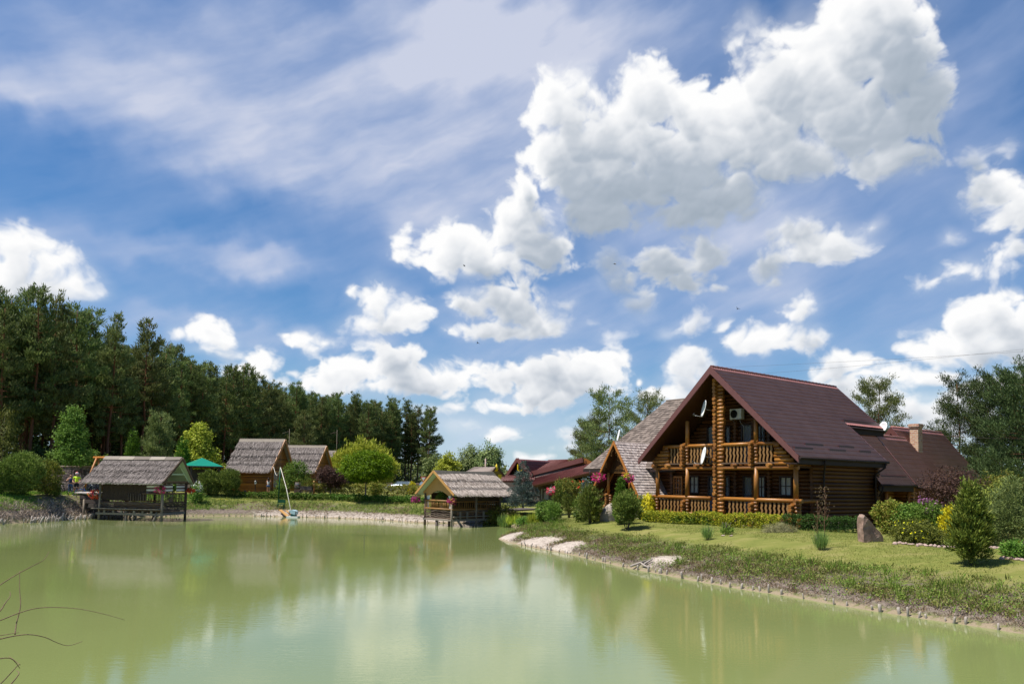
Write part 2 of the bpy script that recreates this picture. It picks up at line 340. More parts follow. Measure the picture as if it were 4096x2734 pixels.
CUMULUS = [  # (x, y, rx, ry, strength)
 (1290,255,68,100,1),(1335,215,45,62,1),(1300,350,85,85,1),(1420,310,110,105,1),(1490,215,68,80,1),(1590,270,80,75,1),(1560,360,150,100,1),
 (1700,310,140,120,1),(1790,200,125,110,.95),(1900,130,125,140,1),(1990,60,135,120,1),(2060,150,100,130,1),(2090,260,95,110,.95),(1950,300,160,115,1),
 (1800,370,160,80,1),(1650,440,150,62,1),(1450,430,135,75,1),(1385,490,100,62,1),(1590,490,140,48,.95),(2050,375,110,55,.85),(2150,210,40,60,.7),
 (1720,60,60,40,.42),(1800,90,60,45,.4),(1690,100,50,30,.35),
 (1200,450,33,52,1),(1180,525,68,62,1),(1240,565,62,60,1),(1060,570,88,58,1),(1020,545,45,45,1),(1120,605,150,40,1),(1210,595,90,42,1),
 (925,555,27,46,.85),(925,590,24,25,.7),
 (1400,600,50,45,.6),(1420,640,60,40,.55),(1520,615,66,48,.9),(1595,580,62,42,.9),(1560,655,85,32,.85),(1460,695,38,42,.6),(1400,765,48,22,.5),
 (860,700,52,52,1),(930,728,66,44,1),(885,748,88,26,1),(800,675,18,22,.5),
 (1070,700,48,42,1),(1160,688,66,46,1),(1215,722,72,42,.9),(1150,758,100,22,.9),(1260,740,45,35,.7),
 (1020,770,22,14,.9),(700,773,34,20,.9),(745,778,40,16,.6),(725,795,18,20,.7),(660,760,20,10,.5),
 (40,575,85,55,1),(120,605,75,48,1),(170,640,58,33,1),(60,645,120,40,1),(205,655,28,22,.8),
 (820,855,90,38,1),(900,835,80,48,1),(860,802,42,30,.8),(980,870,130,35,.9),(1080,845,42,28,.8),(780,875,60,28,1),(940,890,150,25,.9),(800,835,20,15,.7),
 (1130,880,38,58,.85),(1180,862,42,30,.8),(1260,862,78,45,1),(1340,852,78,45,1),(1402,822,33,27,.9),(1230,908,120,26,1),(1150,932,80,16,.9),(1310,890,110,28,1),
 (1590,828,48,36,.8),(1570,872,38,30,.7),(1520,908,52,20,.9),(1480,905,30,14,.7),(1535,760,40,18,.45),
 (1830,542,78,42,.8),(1920,562,88,48,.85),(1870,590,80,24,.8),(2000,512,30,24,.4),(1800,530,40,30,.6),
 (1760,612,48,36,.85),(1760,645,30,18,.6),(1820,715,55,42,.9),(1760,772,88,33,.9),(1830,782,66,32,.85),(1700,785,45,22,.7),(1885,770,30,20,.5),
 (1940,838,62,32,1),(2050,862,72,26,.9),(1990,868,80,16,.9),(2130,870,60,25,.7),(1930,880,40,22,.9),(1900,855,35,22,.8),
 (2280,440,75,55,.9),(2335,480,60,62,.95),(2250,355,38,42,.55),(2300,340,40,40,.4),(2190,545,30,22,.5),(2180,635,78,30,.8),(2290,610,70,36,.8),(2345,575,35,50,.8),(2130,650,40,16,.5),
 (2230,745,62,55,1),(2290,725,75,55,1),(2180,795,100,40,.95),(2300,795,110,42,1),(2110,805,35,25,.7),(2345,740,40,55,1),(2330,830,60,20,.8),
 (2240,885,75,38,1),(2180,955,110,62,1),(2295,880,55,45,1),(1945,905,62,42,1),(2030,925,60,35,1),(2100,945,55,50,1),(2000,890,50,20,.9),(1860,880,30,20,.8),
 (1145,995,48,16,.9),(1010,942,58,28,.6),(1005,905,20,14,.7),(1320,1000,38,22,.7),(1300,1022,50,14,.6),(1220,1045,36,13,.8),(1380,960,60,20,.4),(1040,975,60,20,.5),
 (485,760,42,36,.95),(515,780,30,26,.8),(410,765,26,15,.8),(445,765,25,20,.6),(590,828,46,34,.9),(560,852,60,22,.9),(500,805,60,16,.5),(655,870,25,14,.7),(675,845,12,10,.6),
 (1570,742,36,26,.55),(1597,740,26,36,.7),(1660,750,20,20,.5),(1345,742,14,10,.45),(1462,873,12,9,.8),(1300,700,20,14,.4)]
VEIL = [  # soft high cloud: (x, y, rx, ry, strength)
 (350,160,420,190,.40),(760,130,420,200,.50),(1170,70,300,170,.85),(1120,300,260,220,.55),(700,360,320,130,.45),(430,300,260,110,.4),(60,220,110,70,.55),
 (900,470,320,110,.45),(1000,680,420,120,.30),(1750,480,260,90,.35),(300,570,330,60,.5),(560,590,160,50,.65),(380,690,160,35,.5),(150,120,200,110,.2),(1500,80,260,140,.35),(2250,150,160,260,.4),(2230,560,240,160,.4),
 (1650,560,300,110,.45),(1400,420,420,150,.35),(1350,760,420,110,.42),(650,760,320,40,.35),(1700,700,300,120,.35),(1200,960,700,90,.5),(2100,760,260,130,.35),(560,730,200,30,.35),(1100,1060,900,90,.5)]
DEEP = [(1430,465,190,60,5.0),(1620,505,160,40,3.0),(2085,150,70,100,2.6),(2130,300,45,60,2.0),(1180,625,120,28,1.0)]
GAPS = [(110,385,150,90,.9),(180,420,110,70,.6),(480,495,140,45,.75),(470,680,190,45,.7),(600,700,160,45,.5),(40,310,80,60,.5),(1060,640,700,26,.25),(320,520,160,30,.3),(1480,770,140,40,.35)]

def build_sky_field():
    az = np.linspace(AZ0, AZ1, SKW, dtype=np.float32); el = np.linspace(EL0, EL1, SKH, dtype=np.float32)
    U, V = np.meshgrid(az, el)
    # warp so that outlines billow
    w1 = fbm(U * 20, V * 24, 3, 6, .48) - .5; w2 = fbm(U * 20, V * 24, 91, 6, .48) - .5
    Uw = U + w1 * .036; Vw = V + w2 * .024
    b1 = worley(Uw * 30, Vw * 36, 203)
    b2 = worley(Uw * 66 + b1 * .25, Vw * 78, 307)
    b3 = worley(Uw * 150 + b2 * .2, Vw * 170, 409) * .6 + .4 * fbm(Uw * 130, Vw * 150, 611, 4, .6)
    D = np.full_like(U, -3.0)
    S = np.zeros_like(U)
    def span(x, y, rx, ry):
        a, e = px_dir(x, y); a1, _ = px_dir(x + rx, y); _, e1 = px_dir(x, y - ry)
        return a, e, max(abs(a1 - a), 1e-4), max(abs(e1 - e), 1e-4)
    def window(a, e, ra, re, k):
        i0 = max(0, int((a - k * ra - .03 - AZ0) / (AZ1 - AZ0) * SKW)); i1 = min(SKW, int((a + k * ra + .03 - AZ0) / (AZ1 - AZ0) * SKW) + 1)
        j0 = max(0, int((e - k * re - .03 - EL0) / (EL1 - EL0) * SKH)); j1 = min(SKH, int((e + k * re + .03 - EL0) / (EL1 - EL0) * SKH) + 1)
        return slice(j0, j1), slice(i0, i1)
    for (x, y, rx, ry, st) in CUMULUS:
        a, e, ra, re = span(x, y, rx, ry)
        w = window(a, e, ra, re, 2.3)
        if w[0].start >= w[0].stop or w[1].start >= w[1].stop: continue
        dv = (Vw[w] - e) / re
        dv = np.where(dv < 0, dv * 1.22, dv)
        q = 1.0 - np.sqrt(((Uw[w] - a) / ra) ** 2 + dv ** 2)
        q = q * (min(ra, re) / .03) ** .5 - (1 - st) * .35
        k = .25
        hh = np.clip(.5 + .5 * (q - D[w]) / k, 0, 1)
        D[w] = D[w] * (1 - hh) + q * hh + k * hh * (1 - hh)
        S[w] = np.maximum(S[w], st * sstep_(-.95, -.15, q))
    low = fbm(U * 16, V * 20, 777, 4)                    # where the rims are wispy and where they are crisp
    wisp = fbm(Uw * 45, Vw * 60, 881, 6, .6) - .5
    Dn = D + .15 + (b1 - .70) * .46 + (b2 - .72) * .30 + (b3 - .62) * .17 + (w1 + w2) * .35 + wisp * .75
    soft = .46 + 1.1 * (1 - S) + 1.9 * np.clip(low - .46, 0, 1)
    t = np.clip(Dn / soft + .12, 0, 1); alpha = t * t * (3 - 2 * t)
    alpha *= np.clip(.15 + 1.0 * S, 0, 1)
    halo = np.clip((D + .75) / 1.0, 0, 1) ** 2 * .42 * np.clip(low * 1.6 - .3, 0, 1)
    alpha = np.maximum(alpha, halo)
    # light comes from the upper left: march through the field towards it
    thick = np.clip(Dn, 0, .9) * (.55 + .8 * b1)
    for (x, y, rx, ry, k_) in DEEP:
        a, e, ra, re = span(x, y, rx, ry); thick = thick * (1 + k_ * np.exp(-((U - a) / ra) ** 2 - ((V - e) / re) ** 2))
    px = (AZ1 - AZ0) / SKW; py = (EL1 - EL0) / SKH
    def march(n, step, pw):
        occ = np.zeros_like(U)
        for i in range(1, n + 1):
            t_ = step * i ** pw
            dx = int(round(-.45 * t_ / px)); dy = int(round(.95 * t_ / py))
            sh = np.roll(np.roll(thick, -dy, 0), -dx, 1)
            if dy > 0: sh[-dy:, :] = sh[-dy - 1:-dy, :]
            occ += sh
        return occ / n
    far = march(16, .0042, 1.2); near = march(8, .0016, 1.1)
    light = .70 * np.exp(-2.5 * np.clip(far - .10, 0, 3)) + .30 * np.exp(-1.5 * near)
    def blur(a_, r_):
        for ax in (0, 1):
            acc = np.zeros_like(a_)
            for o_ in range(-r_, r_ + 1): acc += np.roll(a_, o_, ax)
            a_ = acc / (2 * r_ + 1)
        return a_
    hgt = blur(np.sqrt(np.clip(D + .2, 0, 1.2)) * .5 + b1 * .50 + b2 * .22, 3) + b3 * .035
    k = 3
    gx = (np.roll(hgt, -k, 1) - np.roll(hgt, k, 1)); gy = (np.roll(hgt, -k, 0) - np.roll(hgt, k, 0))
    rel = np.clip((gx * .45 - gy * .9) * 1.15, -.26, .26)
    thin = 1 - np.clip(Dn / .6, 0, 1)
    lit = np.clip((D - .0) / .5, 0, 1)
    shade = np.clip(.34 + .90 * light + .42 * rel * (1 - .7 * thin) + .10 * thin * (1 - light) + .12 * wisp, 0, 1.15)
    shade = blur(shade, 1)
    # veil
    Vl = np.zeros_like(U)
    for (x, y, rx, ry, st) in VEIL:
        a, e, ra, re = span(x, y, rx, ry)
        Vl += st * np.exp(-(((U + w1 * .08 - a) / ra) ** 2 + ((V + w2 * .06 - e) / re) ** 2))
    for (x, y, rx, ry, st) in GAPS:
        a, e, ra, re = span(x, y, rx, ry)
        Vl *= 1 - st * np.exp(-(((U + w1 * .12 - a) / ra) ** 2 + ((V + w2 * .07 - e) / re) ** 2))
    fx = U * .93 + V * .37 + w1 * .025; fy = V * .93 - U * .37 + w2 * .015
    st1 = fbm(fx * 7, fy * 30, 401, 6, .55); st2 = fbm(U * 8, V * 13, 503, 6, .52); st3 = fbm(fx * 22, fy * 95, 405, 5, .55)
    tex = np.clip(st1 * .75 + st2 * .75 + st3 * .22 - .36, 0, 1.2)
    Vl = np.clip(.15 + .40 * np.clip(st1 * .8 + st2 * .5 - .42, 0, 1) + Vl * (.62 + .34 * tex) * .72, 0, .9)
    return alpha, shade, Vl
# ---------------------------------------------------------------- pond outline and terrain height
SHORE = [(-36.3,54.0),(-35.2,58.2),(-35.0,62.2),(-33.2,65.0),(-29.3,68.9),(-24.4,70.6),(-17.1,69.6),(-12.2,67.9),(-9.4,64.8),(-7.0,63.4),(-4.6,64.2),(-1.8,64.6),(-.2,62.6),
 (.5,58.5),(.3,53.5),(-.1,50.4),(-1.0,47.0),(1.05,41.7),(2.95,38.2),(4.25,34.3),(5.0,32.4),(6.1,30.2),(7.0,28.2),(8.1,26.2),(9.15,24.9),(10.05,23.1),(10.9,21.8),(11.75,20.6),(12.5,19.7),(12.9,19.0),
 (13.9,16.5),(14.6,13.0),(12,9.0),(6,7.6),(-3,7.4),(-12,8.6),(-24,12),(-38,22),(-47,38),(-45,48),(-40,52.5)]
def smooth_poly(P, it=2):
    for _ in range(it):
        Q = []
        for i in range(len(P)):
            a = P[i]; b = P[(i + 1) % len(P)]
            Q += [(a[0] * .75 + b[0] * .25, a[1] * .75 + b[1] * .25), (a[0] * .25 + b[0] * .75, a[1] * .25 + b[1] * .75)]
        P = Q
    return P
SH = np.array(smooth_poly(SHORE, 2))
def shore_dist(X, Y):
    """distance to the waterline, negative over water"""
    d = np.full(X.shape, 1e9); ins = np.zeros(X.shape, bool)
    for i in range(len(SH)):
        a = SH[i]; b = SH[(i + 1) % len(SH)]; e = b - a; l2 = e @ e
        t = np.clip(((X - a[0]) * e[0] + (Y - a[1]) * e[1]) / l2, 0, 1)
        d = np.minimum(d, (X - a[0] - t * e[0]) ** 2 + (Y - a[1] - t * e[1]) ** 2)
        c = ((a[1] > Y) != (b[1] > Y)); 
        if abs(e[1]) > 1e-12: ins ^= c & (X < e[0] * (Y - a[1]) / e[1] + a[0])
    d = np.sqrt(d); return np.where(ins, -d, d)
def sstep(a, b, x): t = np.clip((x - a) / (b - a), 0, 1); return t * t * (3 - 2 * t)
def terrain_h(X, Y, d):
    azr = X / np.maximum(Y, 5)
    P = 2.02 - .07 * sstep(-.46, -.38, azr); P = P - .62 * sstep(-.12, .02, azr)
    P = P + (1.9 - P) * sstep(90, 150, Y); P = np.where(Y < 9, 2.0, P)
    right = sstep(-.12, .0, azr)
    pr = np.interp(d, [-30, -2.5, 0, .25, .8, 2.2, 3.6, 6.2, 8.5, 16], [-1.4, -.7, 0, .13, .26, .44, .60, .90, 1, 1])
    pl = np.interp(d, [-30, -2.5, 0, .3, 1.0, 2.2, 4.5, 8, 11], [-1.4, -.7, 0, .14, .30, .46, .70, .97, 1])
    pq = np.interp(d, [-30, -2.5, 0, .25, .6, 1.4, 2.6, 4], [-1.4, -.7, 0, .14, .36, .66, .92, 1.0]); lf = sstep(-.44, -.52, azr); pl = pl * (1 - lf) + pq * lf
    f = pl * (1 - right) + pr * right
    return P * f
gx = np.concatenate([-np.geomspace(3000, 46, 26), np.arange(-45.5, 32, .42), np.geomspace(33, 3000, 28)])
gy = np.concatenate([-np.geomspace(400, 3, 12), np.arange(-2.5, 6, .9), np.arange(6, 92, .42), np.geomspace(93, 5000, 34)])
GX, GY = np.meshgrid(gx, gy)
GD = shore_dist(GX, GY)
GZ = terrain_h(GX, GY, GD)
_n = np.random.default_rng(5)
GZ = GZ + np.where((GD > .1) & (GD < 5), (fbm((GX * 1.6).astype(np.float32), (GY * 1.6).astype(np.float32), 21, 3) - .5) * .16 * np.clip(GD, 0, 1), 0) \
        + np.where(GD > 3, (fbm((GX * .35).astype(np.float32), (GY * .35).astype(np.float32), 23, 3) - .5) * .12, 0)
def gz(x, y):
    i = min(max(int(np.searchsorted(gx, x)) - 1, 0), len(gx) - 2); j = min(max(int(np.searchsorted(gy, y)) - 1, 0), len(gy) - 2)
    fx = (x - gx[i]) / (gx[i + 1] - gx[i]); fy = (y - gy[j]) / (gy[j + 1] - gy[j])
    return float((GZ[j, i] * (1 - fx) + GZ[j, i + 1] * fx) * (1 - fy) + (GZ[j + 1, i] * (1 - fx) + GZ[j + 1, i + 1] * fx) * fy)
def gzv(x, y):
    i = np.clip(np.searchsorted(gx, x) - 1, 0, len(gx) - 2); j = np.clip(np.searchsorted(gy, y) - 1, 0, len(gy) - 2)
    fx = (x - gx[i]) / (gx[i + 1] - gx[i]); fy = (y - gy[j]) / (gy[j + 1] - gy[j])
    return (GZ[j, i] * (1 - fx) + GZ[j, i + 1] * fx) * (1 - fy) + (GZ[j + 1, i] * (1 - fx) + GZ[j + 1, i + 1] * fx) * fy
def gp(px, py, Y0=12, Y1=400):
    """where the ray through a pixel of the photograph meets the ground"""
    d = cam_ray(px, py); y = Y0; st = .25
    while y < Y1:
        x = d[0] / d[1] * y; z = CAMH + d[2] / d[1] * y
        g = gz(x, y)
        if z <= g and g > .02: return Vector((x, y, g))
        y += st
    return Vector((d[0] / d[1] * Y1, Y1, gz(d[0] / d[1] * Y1, Y1)))
def gY(px, Y):
    d = cam_ray(px, 1900); x = d[0] / d[1] * Y; return Vector((x, Y, gz(x, Y)))

ny, nx = GX.shape
me = bpy.data.meshes.new('ground')
me.vertices.add(nx * ny); me.vertices.foreach_set('co', np.stack([GX, GY, GZ], -1).astype(np.float32).ravel())
idx = np.arange(nx * ny).reshape(ny, nx)
fc = np.stack([idx[:-1, :-1], idx[:-1, 1:], idx[1:, 1:], idx[1:, :-1]], -1).reshape(-1, 4).astype(np.int32)
me.loops.add(fc.size); me.loops.foreach_set('vertex_index', fc.ravel())
me.polygons.add(len(fc)); me.polygons.foreach_set('loop_start', np.arange(0, fc.size, 4, dtype=np.int32)); me.polygons.foreach_set('loop_total', np.full(len(fc), 4, dtype=np.int32))
me.polygons.foreach_set('use_smooth', np.ones(len(fc), bool)); me.update(calc_edges=True)
def pattr(name, arr):
    a = me.attributes.new(name, 'FLOAT', 'POINT'); a.data.foreach_set('value', arr.astype(np.float32).ravel())
pattr('shore', np.clip(GD, -3, 60))
SANDS = [(-.5,46.2,1.9),(1.2,42.4,1.6),(3.0,39.4,1.3),(6.6,31.9,.95),(2.1,41.6,1.2),(-3,64.8,1.2),(-6.3,63.8,1.2)]
sd = np.zeros_like(GX)
for (x, y, r) in SANDS: sd = np.maximum(sd, np.exp(-((GX - x) ** 2 + (GY - y) ** 2) / (r * r)))
sd = np.maximum(sd, .52 * (sstep(-25.5, -23, GX) * (1 - sstep(-.8, 0, GX)) * (GY > 58) * (1 - sstep(.75, 1.35, GD))))
pattr('sand', sd)
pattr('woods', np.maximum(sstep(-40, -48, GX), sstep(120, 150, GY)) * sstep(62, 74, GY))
m, nt, b = newmat('ground')
def attr(n): a = nt.nodes.new('ShaderNodeAttribute'); a.attribute_name = n; return a.outputs['Fac']
co = coords(nt, kind='Object')
n1 = noise(nt, co, .55, 6, .62); n2 = noise(nt, co, 4.5, 5, .65); n3 = noise(nt, co, 22, 3, .6); nst = noise(nt, coords(nt, (.25, 1.6, 1)), 1.4, 4, .6)
lawn = ramp(nt, math2(nt, 'ADD', math2(nt, 'MULTIPLY', n1, .55), math2(nt, 'MULTIPLY', nst, .5)), [(.13, .155, .035), (.205, .205, .055), (.30, .255, .105)], [.38, .52, .66])
lawn = mixc(nt, math2(nt, 'MULTIPLY', n3, .55), lawn, (.12, .145, .03))
earth = ramp(nt, math2(nt, 'ADD', math2(nt, 'MULTIPLY', n2, .6), math2(nt, 'MULTIPLY', n3, .4)), [(.075, .055, .045), (.17, .135, .11), (.30, .25, .21)], [.35, .5, .7])
green = ramp(nt, n3, [(.08, .11, .02), (.18, .20, .05)], [.35, .7])
bank = mixc(nt, ramp(nt, n2, [(0, 0, 0), (1, 1, 1)], [.44, .56]), earth, green)
sand = ramp(nt, math2(nt, 'ADD', math2(nt, 'MULTIPLY', n2, .5), math2(nt, 'MULTIPLY', n3, .5)), [(.17, .135, .11), (.42, .355, .30), (.58, .51, .445)], [.36, .47, .66])
d = attr('shore'); dn = math2(nt, 'ADD', d, math2(nt, 'MULTIPLY', math2(nt, 'SUBTRACT', n1, .5), 2.6))
c = mixc(nt, ramp(nt, math2(nt, 'MULTIPLY', dn, .1), [(0, 0, 0), (1, 1, 1)], [.25, .44]), bank, lawn)
sm = math2(nt, 'ADD', attr('sand'), math2(nt, 'MULTIPLY', math2(nt, 'SUBTRACT', n2, .5), 1.5))
c = mixc(nt, math2(nt, 'MULTIPLY', ramp(nt, sm, [(0, 0, 0), (1, 1, 1)], [.34, .52]), ramp(nt, math2(nt, 'MULTIPLY', d, .1), [(1, 1, 1), (0, 0, 0)], [.13, .27])), c, sand)
wet = ramp(nt, math2(nt, 'ADD', math2(nt, 'MULTIPLY', d, .5), math2(nt, 'MULTIPLY', math2(nt, 'SUBTRACT', n2, .5), .35)), [(1, 1, 1), (0, 0, 0)], [.015, .10])
c = mixc(nt, math2(nt, 'MULTIPLY', ramp(nt, math2(nt, 'ADD', math2(nt, 'MULTIPLY', d, .5), math2(nt, 'MULTIPLY', math2(nt, 'SUBTRACT', n2, .5), .7)), [(0, 0, 0), (1, 1, 1), (1, 1, 1), (0, 0, 0)], [.1, .2, .42, .7]), math2(nt, 'SUBTRACT', 1.0, attr('sand'))), c, earth)
c = mixc(nt, wet, c, mixc(nt, n3, (.20, .155, .10), (.34, .275, .19)))
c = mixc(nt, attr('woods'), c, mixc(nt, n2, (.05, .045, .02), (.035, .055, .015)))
nt.links.new(c, b.inputs['Base Color']); b.inputs['Roughness'].default_value = .95; b.inputs['Specular IOR Level'].default_value = .1
bump(nt, b, math2(nt, 'ADD', math2(nt, 'MULTIPLY', n2, .6), math2(nt, 'MULTIPLY', n3, .5)), .8, .12)
tag(link('ground', me, m), kind='structure')

# water sheet
m, nt, b = newmat('pond_water'); b.inputs['IOR'].default_value = 1.52; b.inputs['Specular IOR Level'].default_value = .5
big = noise(nt, coords(nt), .06, 3)
nt.links.new(ramp(nt, big, [(.165, .200, .066), (.200, .232, .086)], [.35, .65]), b.inputs['Base Color']); b.inputs['Roughness'].default_value = .03
r1 = noise(nt, coords(nt, (.8, 2.6, 1)), 2.3, 4, .55); r2 = noise(nt, coords(nt, (.9, 3.2, 1)), 7.5, 3, .5)
patch = ramp(nt, noise(nt, coords(nt, (.6, 1.2, 1)), .11, 2), [(.25, .25, .25), (1, 1, 1)], [.35, .65])
bn = nt.nodes.new('ShaderNodeBump'); bn.inputs['Distance'].default_value = .02; bn.inputs['Strength'].default_value = .17
nt.links.new(math2(nt, 'MULTIPLY', math2(nt, 'ADD', math2(nt, 'MULTIPLY', r1, 1.0), math2(nt, 'MULTIPLY', r2, .45)), patch), bn.inputs['Height'])
nt.links.new(bn.outputs[0], b.inputs['Normal'])
mb = MB(); mb.add([(x, y, 0) for x, y in [(-60, -1), (25, -1), (25, 80), (-60, 80)]], [(0, 1, 2, 3)])
tag(mb.build('water', m), kind='structure')

# ---------------------------------------------------------------- plant makers
def clumps(rng, C, Nn, rad, per, L, W, mode):
    """leaf blades around clump centres C with outward normals Nn"""
    n = len(C); P = np.repeat(C, per, 0) + rng.normal(0, 1, (n * per, 3)) * rad * np.array([1, 1, .8])
    out = np.repeat(Nn, per, 0); rv = unit(rng.normal(0, 1, (n * per, 3))); up = np.array([0, 0, 1.0])
    if mode == 'leaf': D = unit(rv + out * .5 - up * .15); F = unit(out * .7 + up * .6 + unit(rng.normal(0, 1, (n * per, 3))) * .9)
    elif mode == 'spray': D = unit(out * .55 + up * .75 + rv * .55); F = unit(rv)
    elif mode == 'needle': D = unit(out * .75 + rv * .75 + up * .35); F = unit(rng.normal(0, 1, (n * per, 3)) + up * .5)
    elif mode == 'droop': D = unit(out * .5 - up * .9 + rv * .4); F = unit(out + rv * .5)
    elif mode == 'up': D = unit(up + rv * .28 + out * .25); F = unit(rv)
    Ls = L * rng.uniform(.6, 1.35, n * per); Ws = W * rng.uniform(.7, 1.3, n * per)
    return leaf_quads(P, D, F, Ls, Ws)
def shell(rng, blobs, n, inner=.72, rough=.16):
    """points near the surface of several ellipsoids (cx,cy,cz,rx,ry,rz)"""
    B = np.array(blobs, float); w = (B[:, 3] * B[:, 4] + B[:, 4] * B[:, 5] + B[:, 3] * B[:, 5]); w /= w.sum()
    k = rng.choice(len(B), n, p=w); u = unit(rng.normal(0, 1, (n, 3)))
    lump = 1 + rough * np.sin(u[:, 0] * 7 + k) * np.sin(u[:, 1] * 6 + 2 * k) + rough * .8 * np.sin(u[:, 2] * 9 + u[:, 0] * 5)
    r = rng.uniform(inner, 1.0, n) ** .6 * lump
    C = B[k, :3] + u * B[k, 3:] * r[:, None]
    return C, unit(u / B[k, 3:])
def crown(name, rng, blobs, n, per, rad, L, W, mode, mat, parent, inner=.72, rough=.16, zmin=None):
    C, Nn = shell(rng, blobs, n, inner, rough)
    if zmin is not None: k = C[:, 2] > zmin; C = C[k]; Nn = Nn[k]
    return link(name, quads_mesh(name, clumps(rng, C, Nn, rad, per, L, W, mode), 4), LF[mat] if isinstance(mat, str) else mat, parent)
def trunk_mesh(rng, H, r0, r1, bend=.1, nb=0, bz=(.4, .9), bl=1.0, rise=.6, n=8):
    mb = MB(); pts = []; off = np.zeros(2)
    for i in range(9):
        t = i / 8; pts.append((off[0], off[1], H * t)); off = off + rng.normal(0, bend * H / 60, 2)
    mb.tube(pts, [r0 + (r1 - r0) * (i / 8) ** .8 + (r0 * .35 if i == 0 else 0) for i in range(9)], n)
    for k in range(nb):
        t = rng.uniform(*bz); a = rng.uniform(0, 2 * PI); i = min(int(t * 8), 7); p = Vector(pts[i]).lerp(Vector(pts[i + 1]), t * 8 - i)
        l = bl * rng.uniform(.6, 1.1); dv = Vector((math.cos(a), math.sin(a), rise))
        mb.tube([p, p + dv * l * .5, p + dv * l + Vector((0, 0, .12 * l))], [r0 * .38 * (1.1 - t), r0 * .25 * (1.1 - t), r0 * .1], 5)
    return mb

def pine_meshes(seed, H=20, cs=.48, Rr=2.3, dens=1.0, L=.36, W=.075, top=.75, whorl=.55, per=13):
    rng = np.random.default_rng(seed); mb = MB(); pts = []; off = np.zeros(2); r0 = H * .0095
    for i in range(13):
        t = i / 12; pts.append((off[0], off[1], H * t)); off = off + rng.normal(0, .012 * H / 4, 2)
    rads = [r0 * (1.25 if i == 0 else 1) * (1 - .88 * (i / 12) ** 1.2) for i in range(13)]
    mb.tube(pts, rads, 8)
    C = []; Nn = []
    def onstem(t): i = min(int(t * 12), 11); return np.array(pts[i]) + (np.array(pts[i + 1]) - np.array(pts[i])) * (t * 12 - i)
    z = cs * H
    for q in range(int(5 * dens)):                       # dead stubs below the crown
        t = rng.uniform(cs * .45, cs); a = rng.uniform(0, 2 * PI); p = onstem(t); l = rng.uniform(.5, 1.4)
        mb.tube([p, p + np.array([math.cos(a), math.sin(a), .1]) * l], [.035, .01], 4)
    while z < H * .985:
        t = z / H; k = (t - cs) / (1 - cs)
        prof = min(1, .55 + k * 2.2) * (1 - max(0, k - .25) / .75 * top) 
        for b in range(rng.integers(3, 5)):
            a = rng.uniform(0, 2 * PI); l = Rr * prof * rng.uniform(.55, 1.15); p = onstem(t)
            rise = -.12 + .75 * k + rng.normal(0, .12)
            q = [p + np.array([math.cos(a), math.sin(a), rise * s + .10 * s * s]) * l * s for s in (0, .35, .7, 1.0)]
            mb.tube(q, [r0 * .30 * (1.15 - t), r0 * .22 * (1.15 - t), r0 * .12 * (1.15 - t), .01], 4, caps=False)
            nc = max(3, int(5.2 * l * dens))
            for c in range(nc):
                s = rng.uniform(.38, 1.04); i3 = min(int(s * 3), 2); pp = q[i3] + (q[i3 + 1] - q[i3]) * min(s * 3 - i3, 1.1)
                side = rng.normal(0, .22 * l * (1.1 - .5 * s))
                C.append(pp + np.array([-math.sin(a) * side, math.cos(a) * side, rng.normal(.06, .09)])); Nn.append([math.cos(a) * .5, math.sin(a) * .5, .85])
        z += whorl * rng.uniform(.75, 1.25)
    V = clumps(rng, np.array(C), unit(np.array(Nn)), .17, per, L, W, 'needle')
    return mb.mesh('trunk'), quads_mesh('crown', V, 4)
def plant_pine(meshes, loc, yaw, sc, name, label, group=None, leaf='pine', cat='tree'):
    t = empty(name, loc, yaw, label, cat, group); t.scale = (sc, sc, sc)
    link2('trunk', meshes[0], MT['pinebark'], t); link2('crown', meshes[1], LF[leaf], t); return t
def link2(name, me, mat, parent):
    o = bpy.data.objects.new(name, me); COL.objects.link(o); o.parent = parent
    if not me.materials: me.materials.append(mat)
    elif me.materials[0] != mat: o.material_slots[0].link = 'OBJECT'; o.material_slots[0].material = mat
    return o
# ---------------------------------------------------------------- sky and sun
SUN_TO = Vector((-.42, -.12, .90)).normalized()
w = bpy.data.worlds.new('World'); scene.world = w; w.use_nodes = True; nt = w.node_tree; nt.nodes.clear()
out = N(nt, 'ShaderNodeOutputWorld'); sky = N(nt, 'ShaderNodeTexSky'); sky.sky_type = 'NISHITA'; sky.sun_disc = False
sky.sun_elevation = math.asin(SUN_TO.z); sky.sun_rotation = math.atan2(SUN_TO.x, SUN_TO.y); sky.air_density = 1.0; sky.dust_density = .4; sky.ozone_density = 2.2
bg = N(nt, 'ShaderNodeBackground'); bg.inputs[1].default_value = .068; hs = N(nt, 'ShaderNodeHueSaturation', Saturation=1.45); nt.links.new(sky.outputs[0], hs.inputs['Color'])
nt.links.new(mixc(nt, 1.0, hs.outputs[0], (.80, .98, 1.06), 'MULTIPLY'), bg.inputs[0])
A_, S_, V_ = build_sky_field()
img = bpy.data.images.new('cloud_field', SKW, SKH, float_buffer=True, is_data=True)
buf = np.ones((SKH, SKW, 4), np.float32); buf[..., 0] = A_; buf[..., 1] = S_; buf[..., 2] = V_
img.pixels.foreach_set(buf.ravel()); img.update()
tc = N(nt, 'ShaderNodeTexCoord'); sp = N(nt, 'ShaderNodeSeparateXYZ'); nt.links.new(tc.outputs['Generated'], sp.inputs[0])
azn = math2(nt, 'ARCTAN2', sp.outputs[0], sp.outputs[1]); eln = math2(nt, 'ARCSINE', sp.outputs[2])
cu = math2(nt, 'MULTIPLY', math2(nt, 'SUBTRACT', azn, AZ0), 1 / (AZ1 - AZ0)); cv = math2(nt, 'MULTIPLY', math2(nt, 'SUBTRACT', eln, EL0), 1 / (EL1 - EL0))
